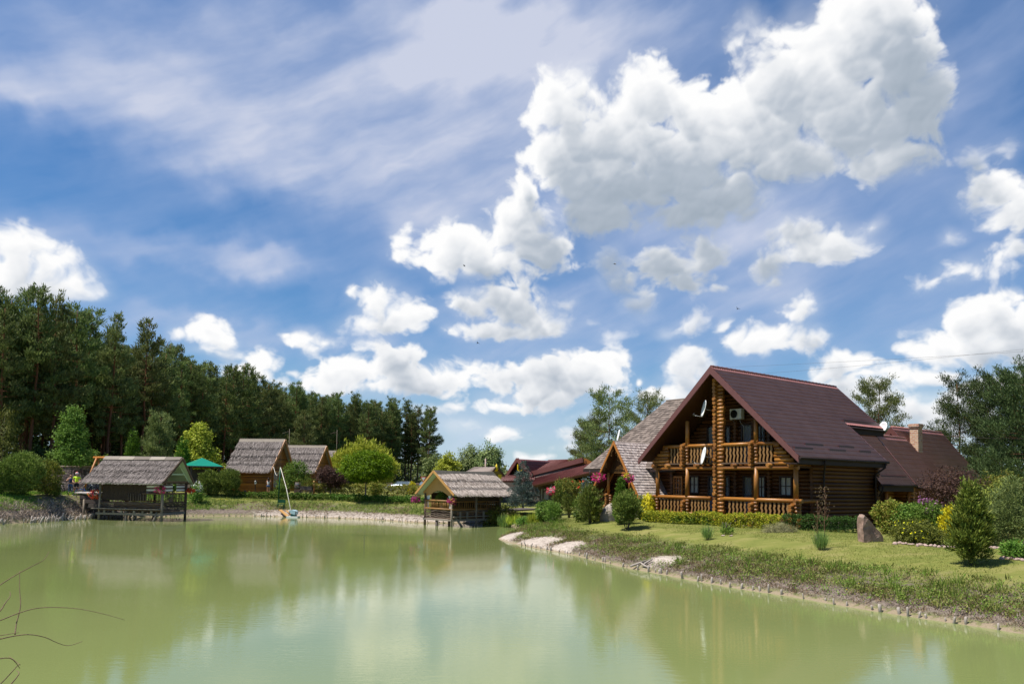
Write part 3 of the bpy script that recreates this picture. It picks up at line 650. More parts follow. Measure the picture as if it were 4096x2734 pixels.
cb = N(nt, 'ShaderNodeCombineXYZ'); nt.links.new(cu, cb.inputs[0]); nt.links.new(cv, cb.inputs[1])
tx = N(nt, 'ShaderNodeTexImage'); tx.image = img; tx.extension = 'MIRROR'; tx.interpolation = 'Cubic'; nt.links.new(cb.outputs[0], tx.inputs[0])
s3 = N(nt, 'ShaderNodeSeparateColor'); nt.links.new(tx.outputs[0], s3.inputs[0])
veil = N(nt, 'ShaderNodeBackground'); veil.inputs[1].default_value = .64
vc = ramp(nt, s3.outputs[2], [(.40, .55, .86), (.47, .58, .84), (.70, .74, .88)], [.15, .5, .9])
low_ = ramp(nt, math2(nt, 'MULTIPLY', eln, 1.0), [(1, 1, 1), (0, 0, 0)], [.0, .16])
nt.links.new(mixc(nt, low_, vc, (.56, .72, .90)), veil.inputs[0])
cl = N(nt, 'ShaderNodeBackground'); cl.inputs[1].default_value = .68
nt.links.new(ramp(nt, s3.outputs[1], [(.30, .37, .45), (.46, .52, .60), (.84, .86, .89), (1, 1, 1)], [.15, .45, .74, .98]), cl.inputs[0])
m1 = N(nt, 'ShaderNodeMixShader'); aa = math2(nt, 'ABSOLUTE', azn); fade = math2(nt, 'MULTIPLY', ramp(nt, math2(nt, 'MULTIPLY', aa, .5), [(1, 1, 1), (.25, .25, .25)], [.40, .62]), ramp(nt, eln, [(1, 1, 1), (.35, .35, .35)], [.68, .95]))
nt.links.new(math2(nt, 'MAXIMUM', math2(nt, 'MULTIPLY', s3.outputs[2], fade), math2(nt, 'MULTIPLY', low_, .80)), m1.inputs[0]); nt.links.new(bg.outputs[0], m1.inputs[1]); nt.links.new(veil.outputs[0], m1.inputs[2])
m2 = N(nt, 'ShaderNodeMixShader'); nt.links.new(math2(nt, 'MULTIPLY', s3.outputs[0], fade), m2.inputs[0]); nt.links.new(m1.outputs[0], m2.inputs[1]); nt.links.new(cl.outputs[0], m2.inputs[2])
nt.links.new(m2.outputs[0], out.inputs[0])
try: w.cycles.sampling_method = 'MANUAL'; w.cycles.sample_map_resolution = 512
except Exception: pass
sl = bpy.data.lights.new('sun', 'SUN'); sl.energy = 5.0; sl.angle = R(.53); sl.color = (1.0, .95, .87)
so = bpy.data.objects.new('sun', sl); COL.objects.link(so); so.rotation_euler = SUN_TO.to_track_quat('Z', 'Y').to_euler()
vs = scene.view_settings; vs.view_transform = 'Standard'; vs.look = 'None'; vs.gamma = 1; vs.exposure = 0.55; vs.use_curve_mapping = False
scene.cycles.max_bounces = 8; scene.cycles.diffuse_bounces = 3; scene.cycles.glossy_bounces = 3; scene.cycles.transparent_max_bounces = 8; scene.cycles.transmission_bounces = 3
scene.cycles.sample_clamp_indirect = 6; scene.cycles.use_denoising = True
# ---------------------------------------------------------------- building helpers
def logs(mb, p0, p1, z0, z1, dia=.23, holes=(), over=(0, 0), n=8, rng=None, vary=0.0, clip=None):
    """horizontal round logs stacked from p0 to p1; holes are (s0, s1, zlow, zhigh) along the wall"""
    rng = rng or random.Random(3); a = Vector((*p0, 0)); b = Vector((*p1, 0)); L = (b - a).length; u = (b - a) / L
    z = z0 + dia / 2; row = 0
    while z < z1:
        e0 = over[0] + rng.uniform(0, vary); e1 = over[1] + rng.uniform(0, vary); s0 = -e0; s1 = L + e1
        if clip:
            c = clip(z)
            if c is None: z += dia * .93; row += 1; continue
            s0 = max(s0, c[0]); s1 = min(s1, c[1])
        spans = [(s0, s1)]
        for (h0, h1, zl, zh) in holes:
            if zl < z < zh:
                ns = []
                for (q0, q1) in spans:
                    if h1 <= q0 or h0 >= q1: ns.append((q0, q1)); continue
                    if h0 > q0: ns.append((q0, h0))
                    if h1 < q1: ns.append((h1, q1))
                spans = ns
        for (q0, q1) in spans:
            if q1 - q0 > .06:
                r = dia / 2 * rng.uniform(.97, 1.04)
                mb.tube([a + u * q0 + Vector((0, 0, z)), a + u * q1 + Vector((0, 0, z))], r, n)
        z += dia * .93; row += 1
def window(parent, o, u, nrm, w, h, nx=2, ny=2, fr=.07, curtain='curtain', glass='pane', mat='frame', name='window', sill=False, back=True):
    """window whose lower left corner is o, u along the wall, nrm out of the wall"""
    o = Vector(o); u = Vector(u); nn = Vector(nrm); z = Vector((0, 0, 1)); mb = MB()
    for s in (0, 1): mb.beam(o + u * (s * w), o + u * (s * w) + z * h, .10, fr * 1.5, up=u)
    for s in (0, 1): mb.beam(o + u * (-fr * .75) + z * (s * h), o + u * (w + fr * .75) + z * (s * h), .11, fr * 1.5)
    for i in range(1, nx): mb.beam(o + u * (w * i / nx) + nn * .01, o + u * (w * i / nx) + z * h + nn * .01, .06, fr * .8, up=u)
    for j in range(1, ny): mb.beam(o + z * (h * j / ny) + nn * .012, o + u * w + z * (h * j / ny) + nn * .012, .06, fr * .7)
    f = mb.build(name, MT[mat], parent)
    g = MB(); q = [o - nn * .02, o + u * w - nn * .02, o + u * w + z * h - nn * .02, o + z * h - nn * .02]; g.add(q, [(0, 1, 2, 3)]); g.build('pane', MT[glass], f)
    if curtain:
        c = MB(); k = 14; vs = []; fs = []
        for i in range(k + 1):
            for j in (0, 1):
                vs.append(o + u * (w * i / k) + z * (h * j) - nn * (.09 + .025 * math.sin(i * 2.1)))
        for i in range(k): fs.append((2 * i, 2 * i + 2, 2 * i + 3, 2 * i + 1))
        c.add(vs, fs, True).build('curtain', MT[curtain], f)
    if sill:
        s = MB(); s.beam(o + u * -.08 + nn * .07 - z * .08, o + u * (w + .08) + nn * .07 - z * .08, .14, .05); s.build('sill', MT[mat], f)
    return f
def tile_slope(mb, A, B, Cc, D, step=.36, wave=.21, amp=.012, lift=.04, seg=6, keep=None):
    """profiled tile sheet: A,B along the eave, D,C along the ridge"""
    A, B, Cc, D = map(Vector, (A, B, Cc, D)); nn = (B - A).cross(D - A).normalized()
    if nn.z < 0: nn = -nn
    rows = max(1, int(((D - A).length + (Cc - B).length) / 2 / step)); cols = max(2, int(max((B - A).length, (Cc - D).length) / wave * seg))
    Lw = max((B - A).length, (Cc - D).length)
    vs = []; fs = []
    for r in range(rows):
        for k, (t, hh) in enumerate(((r / rows, lift), ((r + 1) / rows, .004))):
            pl = A.lerp(D, t); pr = B.lerp(Cc, t)
            for c in range(cols + 1):
                s = c / cols; x = s * Lw / wave * 2 * PI
                vs.append(pl.lerp(pr, s) + nn * (hh + amp + .014 + amp * math.sin(x)))
    nc = cols + 1; st = []
    for r in range(rows):
        b = 2 * r * nc
        for c in range(cols):
            if keep and not keep((r + .5) / rows, (c + .5) / cols): continue
            fs.append((b + c, b + c + 1, b + nc + c + 1, b + nc + c))
            if r + 1 < rows: st.append((b + nc + c, b + nc + c + 1, b + 2 * nc + c + 1, b + 2 * nc + c))
            if r == 0: st.append((len(vs) - 0 + c, len(vs) + c + 1, b + c + 1, b + c))
    vs += [A.lerp(B, c / cols) - nn * .01 for c in range(nc)]
    b0 = len(mb.v); mb.add(vs, fs, True); 
    for f in st: mb.f.append(tuple(b0 + i for i in f)); mb.mi.append(mb.cur); mb.sm.append(False)
    return mb
    
def shingle_slope(mb, A, B, Cc, D, rng, h=.22, w=.13, th=.022):
    """rows of single wooden shingles, A,B along the eave, D,C along the ridge"""
    A, B, Cc, D = map(Vector, (A, B, Cc, D)); nn = (B - A).cross(D - A).normalized()
    if nn.z < 0: nn = -nn
    rows = int((D - A).length / h)
    for r in range(rows):
        t0 = (r - .12) / rows; t1 = (r + 1) / rows
        l0 = A.lerp(D, t0); r0 = B.lerp(Cc, t0); l1 = A.lerp(D, t1); r1 = B.lerp(Cc, t1)
        L = (r0 - l0).length; s = -rng.uniform(0, w)
        while s < L:
            ww = w * rng.uniform(.6, 1.5); a = max(s, 0) / L; b = min(s + ww - .006, L) / L; s += ww
            if b - a < .02 / L: continue
            up = nn * (th * rng.uniform(1.1, 2.0)); dn = nn * .004; j = rng.uniform(-.025, .02) / rows / h
            q0 = l0.lerp(r0, a) - (l1 - l0) * (j + .02); q1 = l0.lerp(r0, b) - (r1 - r0) * (j + .02); q2 = l1.lerp(r1, b); q3 = l1.lerp(r1, a)
            lo0 = q0 - nn * .0 ; mb.add([q0 + up, q1 + up, q2 + dn, q3 + dn, q0, q1], [(0, 1, 2, 3), (4, 5, 1, 0)])
    mb.slab([A, B, Cc, D], .06)
def thatch_slope(mb, A, B, Cc, D, rng, layers=4, th=.16, straw=1500, sl=.42, sw=.035, step=.07):
    """reed layers with ragged lower rims plus loose straws lying down the slope"""
    A, B, Cc, D = map(Vector, (A, B, Cc, D)); nn = (B - A).cross(D - A).normalized()
    if nn.z < 0: nn = -nn
    mb.slab([A, B, Cc, D], th); k = 46
    for l in range(layers):
        t0 = l / layers; t1 = (l + 1) / layers; vs = []; fs = []
        for c in range(k + 1):
            s = c / k; lo0 = A.lerp(B, s); hi0 = D.lerp(Cc, s)
            j = rng.uniform(-.012, .012) if l else rng.uniform(-.03, .012)
            p0 = lo0.lerp(hi0, max(t0 + j, -.04)); p1 = lo0.lerp(hi0, t1)
            vs += [p0 + nn * .003, p0 + nn * (step + rng.uniform(-.02, .02)), p1 + nn * .012]
        for c in range(k):
            b = 3 * c; fs += [(b, b + 3, b + 4, b + 1), (b + 1, b + 4, b + 5, b + 2)]
        mb.add(vs, fs)
    dn = (A - D).normalized(); sd = (B - A).normalized(); H = (D - A).length; L = (B - A).length
    for i in range(straw):
        s = rng.random(); t = rng.random(); l = int(t * layers)
        if rng.random() < .35: t = (l + rng.uniform(-.01, .05)) / layers
        f = t * layers - int(t * layers) if t > 0 else 0
        p = A.lerp(B, s).lerp(D.lerp(Cc, s), t) + nn * (step * (1 - f) + .015)
        d = (dn + sd * rng.uniform(-.35, .35) + nn * rng.uniform(-.02, .12)).normalized(); q = d.cross(nn).normalized() * sw * rng.uniform(.4, 1.2) / 2
        e = p + d * sl * rng.uniform(.4, 1.2)
        mb.add([p - q, p + q, e + q * .5, e - q * .5], [(0, 1, 2, 3)])
def wicker(mb, p0, p1, z0, z1, rng, rows=9, r=.022, every=.55):
    a = Vector((*p0, 0)); b = Vector((*p1, 0)); u = (b - a).normalized(); L = (b - a).length; nrm = Vector((-u.y, u.x, 0))
    for i in range(rows):
        z = z0 + (z1 - z0) * (i + .5) / rows; pts = []
        m = max(3, int(L / .22))
        for k in range(m + 1):
            s = k / m * L; pts.append(a + u * s + nrm * (.03 * math.sin(s / every * PI + i * PI)) + Vector((0, 0, z + rng.uniform(-.03, .03))))
        mb.tube(pts, r * rng.uniform(.7, 1.3), 5, caps=False)
        if rng.random() < .5: mb.tube([p + Vector((0, 0, rng.uniform(-.04, .04))) + nrm * .03 for p in pts[:: 2]], r * .7, 4, caps=False)

BAL = [(-.5,0),(-.5,.08),(-.32,.22),(-.22,.36),(-.42,.50),(-.50,.58),(-.30,.74),(-.12,.88),(-.30,1.0)]
def baluster(mb, x, y, z0, z1, w=.15, th=.035, flip=1, axis=0):
    pl = [(-.50,0),(-.50,.12),(-.34,.26),(-.16,.40),(-.46,.52),(-.52,.60),(-.30,.74),(-.34,.88),(-.5,1)]
    pr = [(.36,1),(.34,.88),(.50,.74),(.22,.60),(.30,.52),(.54,.40),(.34,.26),(.18,.12),(.36,0)]
    poly = [(flip * a * w, z0 + b * (z1 - z0)) for a, b in pl + pr]
    if axis == 0: mb.prism([(x + a, z) for a, z in poly], y - th / 2, y + th / 2, (0, 2, 1))
    else: mb.prism([(y + a, z) for a, z in poly], x - th / 2, x + th / 2, (1, 2, 0))
def crossed_logs(mb, x, y, z0, z1, dia=.21, lx=(-.12, .42), ly=(-.35, .25), rng=random):
    """a pier of crossing log ends"""
    z = z0 + dia / 2; i = 0
    while z < z1 - dia * .3:
        mb.tube([(x, y + ly[0] + rng.uniform(-.03, .03), z), (x, y + ly[1], z)], dia / 2, 9)
        if z + dia / 2 < z1 - dia * .2: mb.tube([(x + lx[0], y, z + dia * .47), (x + lx[1] + rng.uniform(-.03, .03), y, z + dia * .47)], dia / 2, 9)
        z += dia * .95; i += 1

# ---------------------------------------------------------------- the big log house
ZG = 1.2; YAW = math.atan2(-.799, .602); HO = Vector((12.076, 44.0, ZG))
def hw(x, y, z): c, s = math.cos(YAW), math.sin(YAW); return Vector((HO.x + c * x - s * y, HO.y + s * x + c * y, HO.z + z))
rg = random.Random(11)
H = empty('log_house', HO, YAW, 'two storey log house with steep brown tiled roof, carved balcony and log pier', 'house')
FL = .62                                              # veranda floor
# walls
mb = MB(); BW = 1.9
logs(mb, (-4.95, BW), (5.05, BW), 0.0, 3.35, .235, [(1.42, 2.11, 1.83, 2.95), (2.9, 3.26, .65, 2.95), (4.12, 4.44, 1.7, 2.95), (5.46, 6.12, .65, 2.95), (6.46, 6.91, 1.7, 2.95), (7.91, 8.62, 1.83, 2.95)], (.0, .0), rng=rg)
def gclip(z): k = (8.75 - z) / .95; return (4.95 - k, 4.95 + k) if k > .3 else None
logs(mb, (-4.95, BW), (5.05, BW), 3.36, 8.5, .235, [(2.8, 3.3, 3.6, 6.05), (4.15, 4.5, 4.4, 5.95), (5.35, 6.07, 3.6, 6.05), (6.42, 6.91, 4.4, 5.95)], rng=rg, clip=gclip)
logs(mb, (5.05, BW - .1), (5.05, 8.45), 0.0, 3.75, .235, over=(.25, .3), rng=rg, vary=.05)
logs(mb, (-4.95, BW), (-4.95, 8.45), 0.0, 3.75, .235, over=(.25, .3), rng=rg)
logs(mb, (5.05, 8.3), (-4.95, 8.3), 0.0, 3.4, .235, over=(.25, .2), rng=rg)
logs(mb, (1.9, 12.7), (-3.0, 12.7), 3.6, 8.3, .235, rng=rg, clip=lambda z: (max(0, 1.9 - (8.6 - z) / .95), min(4.9, 1.9 + (8.6 - z) / .95)) if z < 8.3 else None)
for x in (-1.3, .05, 1.3, 2.35):
    z = .1
    while z < 6.3:
        if z < 3.2 or z > 3.5: mb.tube([(x, BW - .34, z), (x, BW + .1, z)], .105, 8)
        z += .215
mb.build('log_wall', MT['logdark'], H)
mb = MB(); mb.b2((-4.95, -.18, FL - .12), (5.1, 8.3, FL)); mb.b2((-5.0, -.1, 3.38), (5.1, 8.3, 3.47)); mb.build('floor_deck', MT['soffit'], H)
mb = MB(); mb.b2((-5.1, -.22, -.3), (5.15, .05, .14)); mb.b2((4.85, 0, -.3), (5.2, 8.4, .06)); mb.build('stone_base', MT['stone'], H)
# veranda front: rails, posts, piers
mb = MB()
for (a, b) in ((-4.95, -.45), (.25, 5.45)): mb.tube([(a, 0, 1.60), (b, 0, 1.60)], .115, 10); mb.tube([(a, 0, .62), (b, 0, .62)], .105, 10)
mb.tube([(5.2, -.35, 1.60), (5.2, BW, 1.60)], .11, 10); mb.tube([(5.2, -.1, .62), (5.2, BW, .62)], .10, 10); mb.tube([(-4.9, -.35, 1.6), (-4.9, BW, 1.6)], .11, 10)
mb.build('veranda_rail', MT['log'], H)
for x in (-4.62, -2.24, 2.63, 5.08):
    mb = MB(); mb.tube([(x, 0, 1.66), (x, 0, 3.36)], [.135, .125], 12); mb.build('post', MT['logv'], H)
for x in (-2.24, 2.63):
    mb = MB(); mb.tube([(x, 0, 4.80), (x, 0, 6.25 if x < 0 else 6.1)], [.13, .12], 12); mb.build('post', MT['logv'], H)
for x, lx, z0, z1 in ((-4.86, (-.1, .34), .05, 1.55), (-2.42, (-.1, .34), .05, 1.55), (2.42, (-.1, .34), .05, 1.55), (4.92, (-.1, .42), .05, 1.55), (-2.46, (-.1, .34), 3.46, 4.88), (2.42, (-.1, .34), 3.46, 4.88)):
    mb = MB(); crossed_logs(mb, x, 0, z0, z1, .205, lx, (-.35, .2), rg); mb.build('rail_pier', MT['log'], H)
mb = MB(); z = .1; i = 0
while z < 8.55:
    k = .93 * (8.9 - z)
    mb.tube([(-.08, -.24 + rg.uniform(-.05, .05), z), (-.08, .7, z)], .108 + rg.uniform(-.008, .008), 10)
    if k > .75: mb.tube([(-.17, 0, z + .11), (.47 + rg.uniform(-.04, .04), 0, z + .11)], .108 + rg.uniform(-.006, .006), 10)
    
    z += .222; i += 1
mb.build('log_pier', MT['log'], H)
def bal_row(x0, x1, n, z0, z1):
    for i in range(n):
        mb = MB(); x = x0 + (x1 - x0) * (i + .5) / n; baluster(mb, x, 0, z0, z1, .155 if n < 8 else .14, .04, 1)
        mb.build('baluster', MT['baluster'], H)
bal_row(-4.45, -2.55, 7, .70, 1.50); bal_row(-2.0, -.50, 6, .70, 1.50); bal_row(.72, 2.28, 6, .70, 1.50); bal_row(2.85, 4.72, 7, .70, 1.50)
bal_row(-3.62, -2.6, 4, 3.70, 4.62); bal_row(-2.05, -.36, 7, 3.70, 4.62); bal_row(.55, 2.28, 7, 3.70, 4.62); bal_row(2.78, 3.72, 4, 3.70, 4.62)
# balcony
mb = MB(); mb.tube([(-4.9, 0, 3.37), (5.25, 0, 3.37)], .115, 10)
for (a, b) in ((-4.1, -2.5), (-2.3, -.3), (.3, 2.38), (2.5, 4.2)): mb.tube([(a, 0, 4.72), (b, 0, 4.72)], .105, 10)
for x in (-4.7, -3.6, -1.35, 1.32, 3.62, 4.95): mb.tube([(x, -.42, 3.52), (x, BW, 3.52)], .105, 9)
mb.build('balcony_beam', MT['log'], H)
mb = MB(); mb.b2((-4.0, -.1, 3.60), (-.3, .1, 3.68)); mb.b2((.35, -.1, 3.60), (4.1, .1, 3.68)); mb.build('balcony_sill', MT['brownwood'], H)
mb = MB(); logs(mb, (-4.95, 0), (-3.78, 0), 3.50, 4.72, .215, rng=rg, vary=.22, clip=lambda z: (max(-.2, -(8.55 - z) / .95 + 4.95), 1.3)); mb.build('balcony_cheek', MT['log'], H); mb = MB(); logs(mb, (3.86, 0), (5.05, 0), 3.50, 4.72, .215, rng=rg, vary=.1, clip=lambda z: (-.1 - .0 * z, (8.55 - z) / .95 - 3.86))
mb.build('balcony_cheek', MT['log'], H)
# windows and doors
U = (1, 0, 0); NF = (0, -1, 0)
for (x, z, w_, h_, nx_, ny_, cu_) in ((-3.53, 1.86, .69, 1.05, 2, 2, 'curtain'), (-.83, 1.72, .33, 1.2, 1, 2, 'curtainb'), (1.51, 1.72, .45, 1.2, 2, 2, 'curtain'), (2.96, 1.86, .71, 1.05, 2, 2, 'curtain'),
                               (-.80, 4.5, .34, 1.42, 1, 1, 'curtainb'), (1.47, 4.5, .48, 1.4, 2, 2, 'curtainb')):
    window(H, (x, BW - .1, z), U, NF, w_, h_, nx_, ny_, .055, cu_)
for (x, z, w_, h_, lab) in ((-2.06, .66, .40, 2.25, None), (.51, .66, .66, 2.25, None), (-2.13, 3.5, .5, 2.55, None), (.40, 3.5, .72, 2.5, None)):
    window(H, (x, BW - .1, z), U, NF, w_, h_, 1, 2, .06, 'curtainb', name='glazed_door')
d = window(H, (-4.82, BW - .12, .66), U, NF, .66, 2.2, 3, 6, .07, 'curtainb', mat='orangewood', name='front_door'); d['label'] = 'orange framed door with a grid of small panes'
# roof
XR, ZR, XE, ZE, Y0, Y1, YE = 0.02, 9.27, 5.68, 3.92, -.65, 12.95, 8.55
nz_ = lambda x: ZR - (ZR - ZE) * (abs(x - XR) / (XE - XR))
mb = MB(); XN = 3.36
tile_slope(mb, (XE, Y0, ZE), (XE, Y1, ZE), (XR, Y1, ZR), (XR, Y0, ZR), keep=lambda t, s_: t > (XE - XN) / (XE - XR) or s_ < (YE - Y0) / (Y1 - Y0))
mb.mat(1); mb.slab([(XE, Y0, ZE - .01), (XE, YE, ZE - .01), (XR, YE, ZR - .01), (XR, Y0, ZR - .01)], .14); mb.slab([(XN, YE, nz_(XN) - .01), (XN, Y1, nz_(XN) - .01), (XR, Y1, ZR - .01), (XR, YE, ZR - .01)], .14)
mb.slab([(-XE, Y0, ZE), (XR, Y0, ZR), (XR, Y1, ZR), (-XE, Y1, ZE)], .15)
mb.mat(2); mb.tube([(XR, Y0 + .02, ZR + .03), (XR, Y1, ZR + .03)], .085, 8)
for k in range(32): y = Y0 + .2 + k * .42; mb.tube([(XR, y, ZR + .03), (XR, y + .05, ZR + .03)], .10, 8)
mb.build('roof', [MT['tile'], MT['soffit'], MT['verge']], H)
mb = MB()
for s in (-1, 1):
    e = (s * XE + (XR if s < 0 else 0), Y0 - .02, ZE); r = (XR, Y0 - .02, ZR)
    poly = [(r[0], r[2] + .05), (e[0], e[2] + .05), (e[0], e[2] - .30), (r[0], r[2] - .40)]
    mb.prism(poly, Y0 - .06, Y0 + .03, (0, 2, 1)); mb.build('verge_board', MT['verge'], H); mb = MB()
mb.prism([(XE, ZE + .05), (XN, nz_(XN) + .05), (XN, nz_(XN) - .22), (XE, ZE - .25)], YE - .02, YE + .06, (0, 2, 1)); mb.build('verge_board', MT['verge'], H); mb = MB(); mb.prism([(XN, nz_(XN) + .05), (XR, ZR + .05), (XR, ZR - .25), (XN, nz_(XN) - .22)], Y1 - .02, Y1 + .06, (0, 2, 1))
mb.build('verge_board', MT['verge'], H)
mb = MB(); mb.b2((XE - .14, Y0 + .04, ZE - .36), (XE - .04, YE - .05, ZE - .06)); mb.b2((4.9, Y0 + .04, ZE - .37), (XE - .14, YE - .05, ZE - .31)); mb.b2((XN - .1, YE, nz_(XN) - .4), (XN - .03, Y1 - .03, nz_(XN) - .06)); mb.build('eave_board', MT['gutter'], H)
mb = MB(); mb.tube([(XE + .06, Y0 - .02, ZE - .05), (XE + .06, YE + .1, ZE - .05)], .07, 10); mb.tube([(XN + .06, YE + .15, nz_(XN) - .05), (XN + .06, Y1, nz_(XN) - .05)], .06, 8)
for k in range(9): y = Y0 + .5 + k * 1.0; mb.b2((XE + .125, y, ZE - .1), (XE + .138, y + .03, ZE + .0))
mb.build('gutter', MT['gutter'], H)
for y, yy in ((1.75, 2.35), (YE - .3, 7.95)):
    mb = MB(); mb.tube([(XE + .05, y, ZE - .1), (XE + .05, y, ZE - .36), (5.32, yy, ZE - .75), (5.30, yy, ZE - .95), (5.30, yy, .1)], .055, 8); mb.build('downpipe', MT['gutter'], H)
for (xa, y0, y1) in ((5.26, -.4, 1.35), (4.98, 1.05, 2.85), (5.24, 3.0, 4.75), (4.96, 4.5, 6.15), (5.2, 6.3, 7.6)):
    mb = MB(); z = nz_(xa); mb.b2((xa - .01, y0, z + .02), (xa + .02, y1, z + .16)); mb.b2((xa - .10, y0, z + .10), (xa + .02, y1, z + .13)); mb.build('snow_guard', MT['verge'], H)
mb = MB(); xa = 3.05; z = nz_(xa); mb.b2((xa, YE - .1, z + .02), (xa + .025, Y1 - .1, z + .2)); mb.build('snow_guard', MT['verge'], H)

# air conditioner hung on the gable wall
o = empty('air_conditioner', hw(.38, BW - .55, 6.28), YAW, 'white outdoor air conditioning unit on a bracket under the house gable', 'air conditioner')
mb = MB(); mb.box((0, 0, .33), (.80, .30, .62)); mb.build('housing', MT['white'], o)
mb = MB(); mb.lathe((0, 0, 0), [(.0, 0), (.235, 0), (.245, .02), (.22, .035), (.0, .035)], 24)
for k in range(6): a = PI * k / 6; mb.beam((-.23 * math.cos(a), -.23 * math.sin(a), .045), (.23 * math.cos(a), .23 * math.sin(a), .045), .012, .012)
g = mb.build('fan_grille', MT['black'], o); g.rotation_euler = (R(90), 0, 0); g.location = (-.1, -.155, .33)
mb = MB(); mb.beam((-.3, -.15, 0), (-.3, .5, 0), .04, .04); mb.beam((.3, -.15, 0), (.3, .5, 0), .04, .04); mb.beam((-.3, -.1, 0), (-.3, .5, -.3), .03, .03); mb.beam((.3, -.1, 0), (.3, .5, -.3), .03, .03); mb.build('bracket', MT['steel'], o)
mb = MB(); mb.tube([(.1, .1, 0), (.12, .25, -.25), (.22, .3, -.35), (.22, .33, -1.5)], .018, 6); mb.build('hose', MT['steel'], o)

def sat_dish(loc, yaw, dia, label, arm_dir=1, mount=.55, tilt=12, mount_dir=None):
    """dish whose opening looks along local +x"""
    o = empty('satellite_dish', loc, yaw, label, 'satellite dish')
    mb = MB(); r = dia / 2; mb.lathe((0, 0, 0), [(0, .0), (r * .35, .012 * dia), (r * .7, .05 * dia), (r, .105 * dia), (r * 1.01, .085 * dia), (r * .7, .03 * dia), (0, -.02 * dia)], 28)
    g = mb.build('reflector', MT['dish'], o); g.rotation_euler = (0, R(90 - tilt), 0)
    ct, st = math.cos(R(tilt)), math.sin(R(tilt)); bot = Vector((r * st * .97, 0, -r * ct * .97)); f = bot + Vector((.62 * dia, 0, .10 * dia))
    mb = MB(); mb.tube([bot, f], .018, 6); mb.build('feed_arm', MT['steel'], o)
    mb = MB(); mb.tube([f + Vector((-.02, 0, .02)), f + Vector((-.1, 0, .07))], .05, 8); mb.tube([f + Vector((0, .13, .03)), f + Vector((-.1, .12, .08))], .04, 8); mb.tube([f, f + Vector((0, .13, .03))], .014, 5); mb.build('receiver', MT['black'], o)
    mb = MB(); md = Vector(mount_dir) if mount_dir else Vector((-mount, 0, -.1)); mb.tube([(-.03, 0, 0), (-.14, 0, -.06), md], .024, 6); mb.build('mount', MT['steel'], o)
    return o
DY = R(177)
sat_dish(hw(-.66, -.30, 6.88), DY, 1.02, 'white satellite dish high on the log pier above the balcony rail', mount=.62)
sat_dish(hw(-.68, -.30, 4.08), DY, 1.05, 'white satellite dish in front of the carved balcony balusters', mount=.62)

# ---------------------------------------------------------------- the rear wings of the log house
Wg = empty('log_annex', hw(3, 9, 0), YAW, 'lower log wing with brown tiled roofs and a brick chimney behind the log house', 'house')
Mi = Matrix.Translation(Vector((-3, -9, 0)))
def wbuild(mb, n, m, par=None):
    o = mb.build(n, m, par or Wg)
    if par is None: o.data.transform(Mi)
    return o
mb = MB()
logs(mb, (4.2, 9.2), (4.2, 16.5), 0, 3.6, .235, [(1.2, 2.2, 0, 2.3)], over=(.3, .3), rng=rg); logs(mb, (4.2, 12.3), (5.2, 12.3), 0, 2.6, .235, over=(.3, .3), rng=rg)
logs(mb, (4.5, 16.8), (4.5, 23.5), 0, 3.1, .235, [(1.5, 2.4, 0, 2.2)], over=(.3, .3), rng=rg); logs(mb, (4.5, 16.8), (-.4, 16.8), 0, 6.3, .235, rng=rg, clip=lambda z: (max(-.3, 2.35 - (6.3 - z) / 1.29), min(4.9, 2.35 + (6.3 - z) / 1.29)))
logs(mb, (-.4, 23.4), (4.5, 23.4), 0, 6.3, .235, rng=rg, clip=lambda z: (max(0, 2.55 - (6.3 - z) / 1.29), min(4.9, 2.55 + (6.3 - z) / 1.29)))
wbuild(mb, 'log_wall', MT['log'])
mb = MB()
tile_slope(mb, (5.55, 8.0, 2.56), (5.55, 12.4, 2.56), (3.0, 12.4, 5.8), (3.0, 8.9, 5.8)); mb.mat(1); mb.slab([(5.55, 8.0, 2.55), (5.55, 12.4, 2.55), (3.0, 12.4, 5.79), (3.0, 8.9, 5.79)], .1)
mb.mat(0); tile_slope(mb, (5.55, 12.4, 2.46), (5.55, 16.5, 2.46), (3.0, 16.5, 5.74), (3.0, 12.4, 5.74)); mb.mat(1); mb.slab([(5.55, 12.4, 2.45), (5.55, 16.5, 2.45), (3.0, 16.5, 5.73), (3.0, 12.4, 5.73)], .1)
mb.slab([(3.0, 8.9, 5.75), (3.0, 16.5, 5.75), (.4, 16.5, 2.5), (.4, 8.9, 2.5)], .12); mb.mat(0); mb.tube([(3.0, 8.9, 5.84), (3.0, 16.5, 5.8)], .08, 8)
wbuild(mb, 'wing_roof', [MT['tile'], MT['soffit']])
mb = MB(); tile_slope(mb, (5.0, 16.35, 2.9), (5.0, 24.0, 2.9), (2.15, 24.0, 6.56), (2.15, 16.35, 6.56)); mb.mat(1); mb.slab([(5.0, 16.35, 2.89), (5.0, 24.0, 2.89), (2.15, 24.0, 6.55), (2.15, 16.35, 6.55)], .12)
mb.slab([(-.7, 16.35, 2.9), (2.15, 16.35, 6.55), (2.15, 24.0, 6.55), (-.7, 24.0, 2.9)], .12); mb.mat(0); mb.tube([(2.15, 16.35, 6.6), (2.15, 24, 6.6)], .085, 8)
rr = wbuild(mb, 'rear_roof', [MT['tile'], MT['soffit']])
mb = MB(); mb.prism([(2.15, 6.63), (5.02, 2.95), (5.02, 2.55), (2.15, 6.15)], 16.25, 16.36, (0, 2, 1)); wbuild(mb, 'verge_board', MT['verge']); mb = MB(); mb.prism([(2.15, 6.63), (-.72, 2.95), (-.72, 2.55), (2.15, 6.15)], 16.25, 16.36, (0, 2, 1)); wbuild(mb, 'verge_board', MT['verge']); mb = MB(); mb.prism([(2.15, 6.63), (5.02, 2.95), (5.02, 2.7), (2.15, 6.35)], 24.0, 24.08, (0, 2, 1))
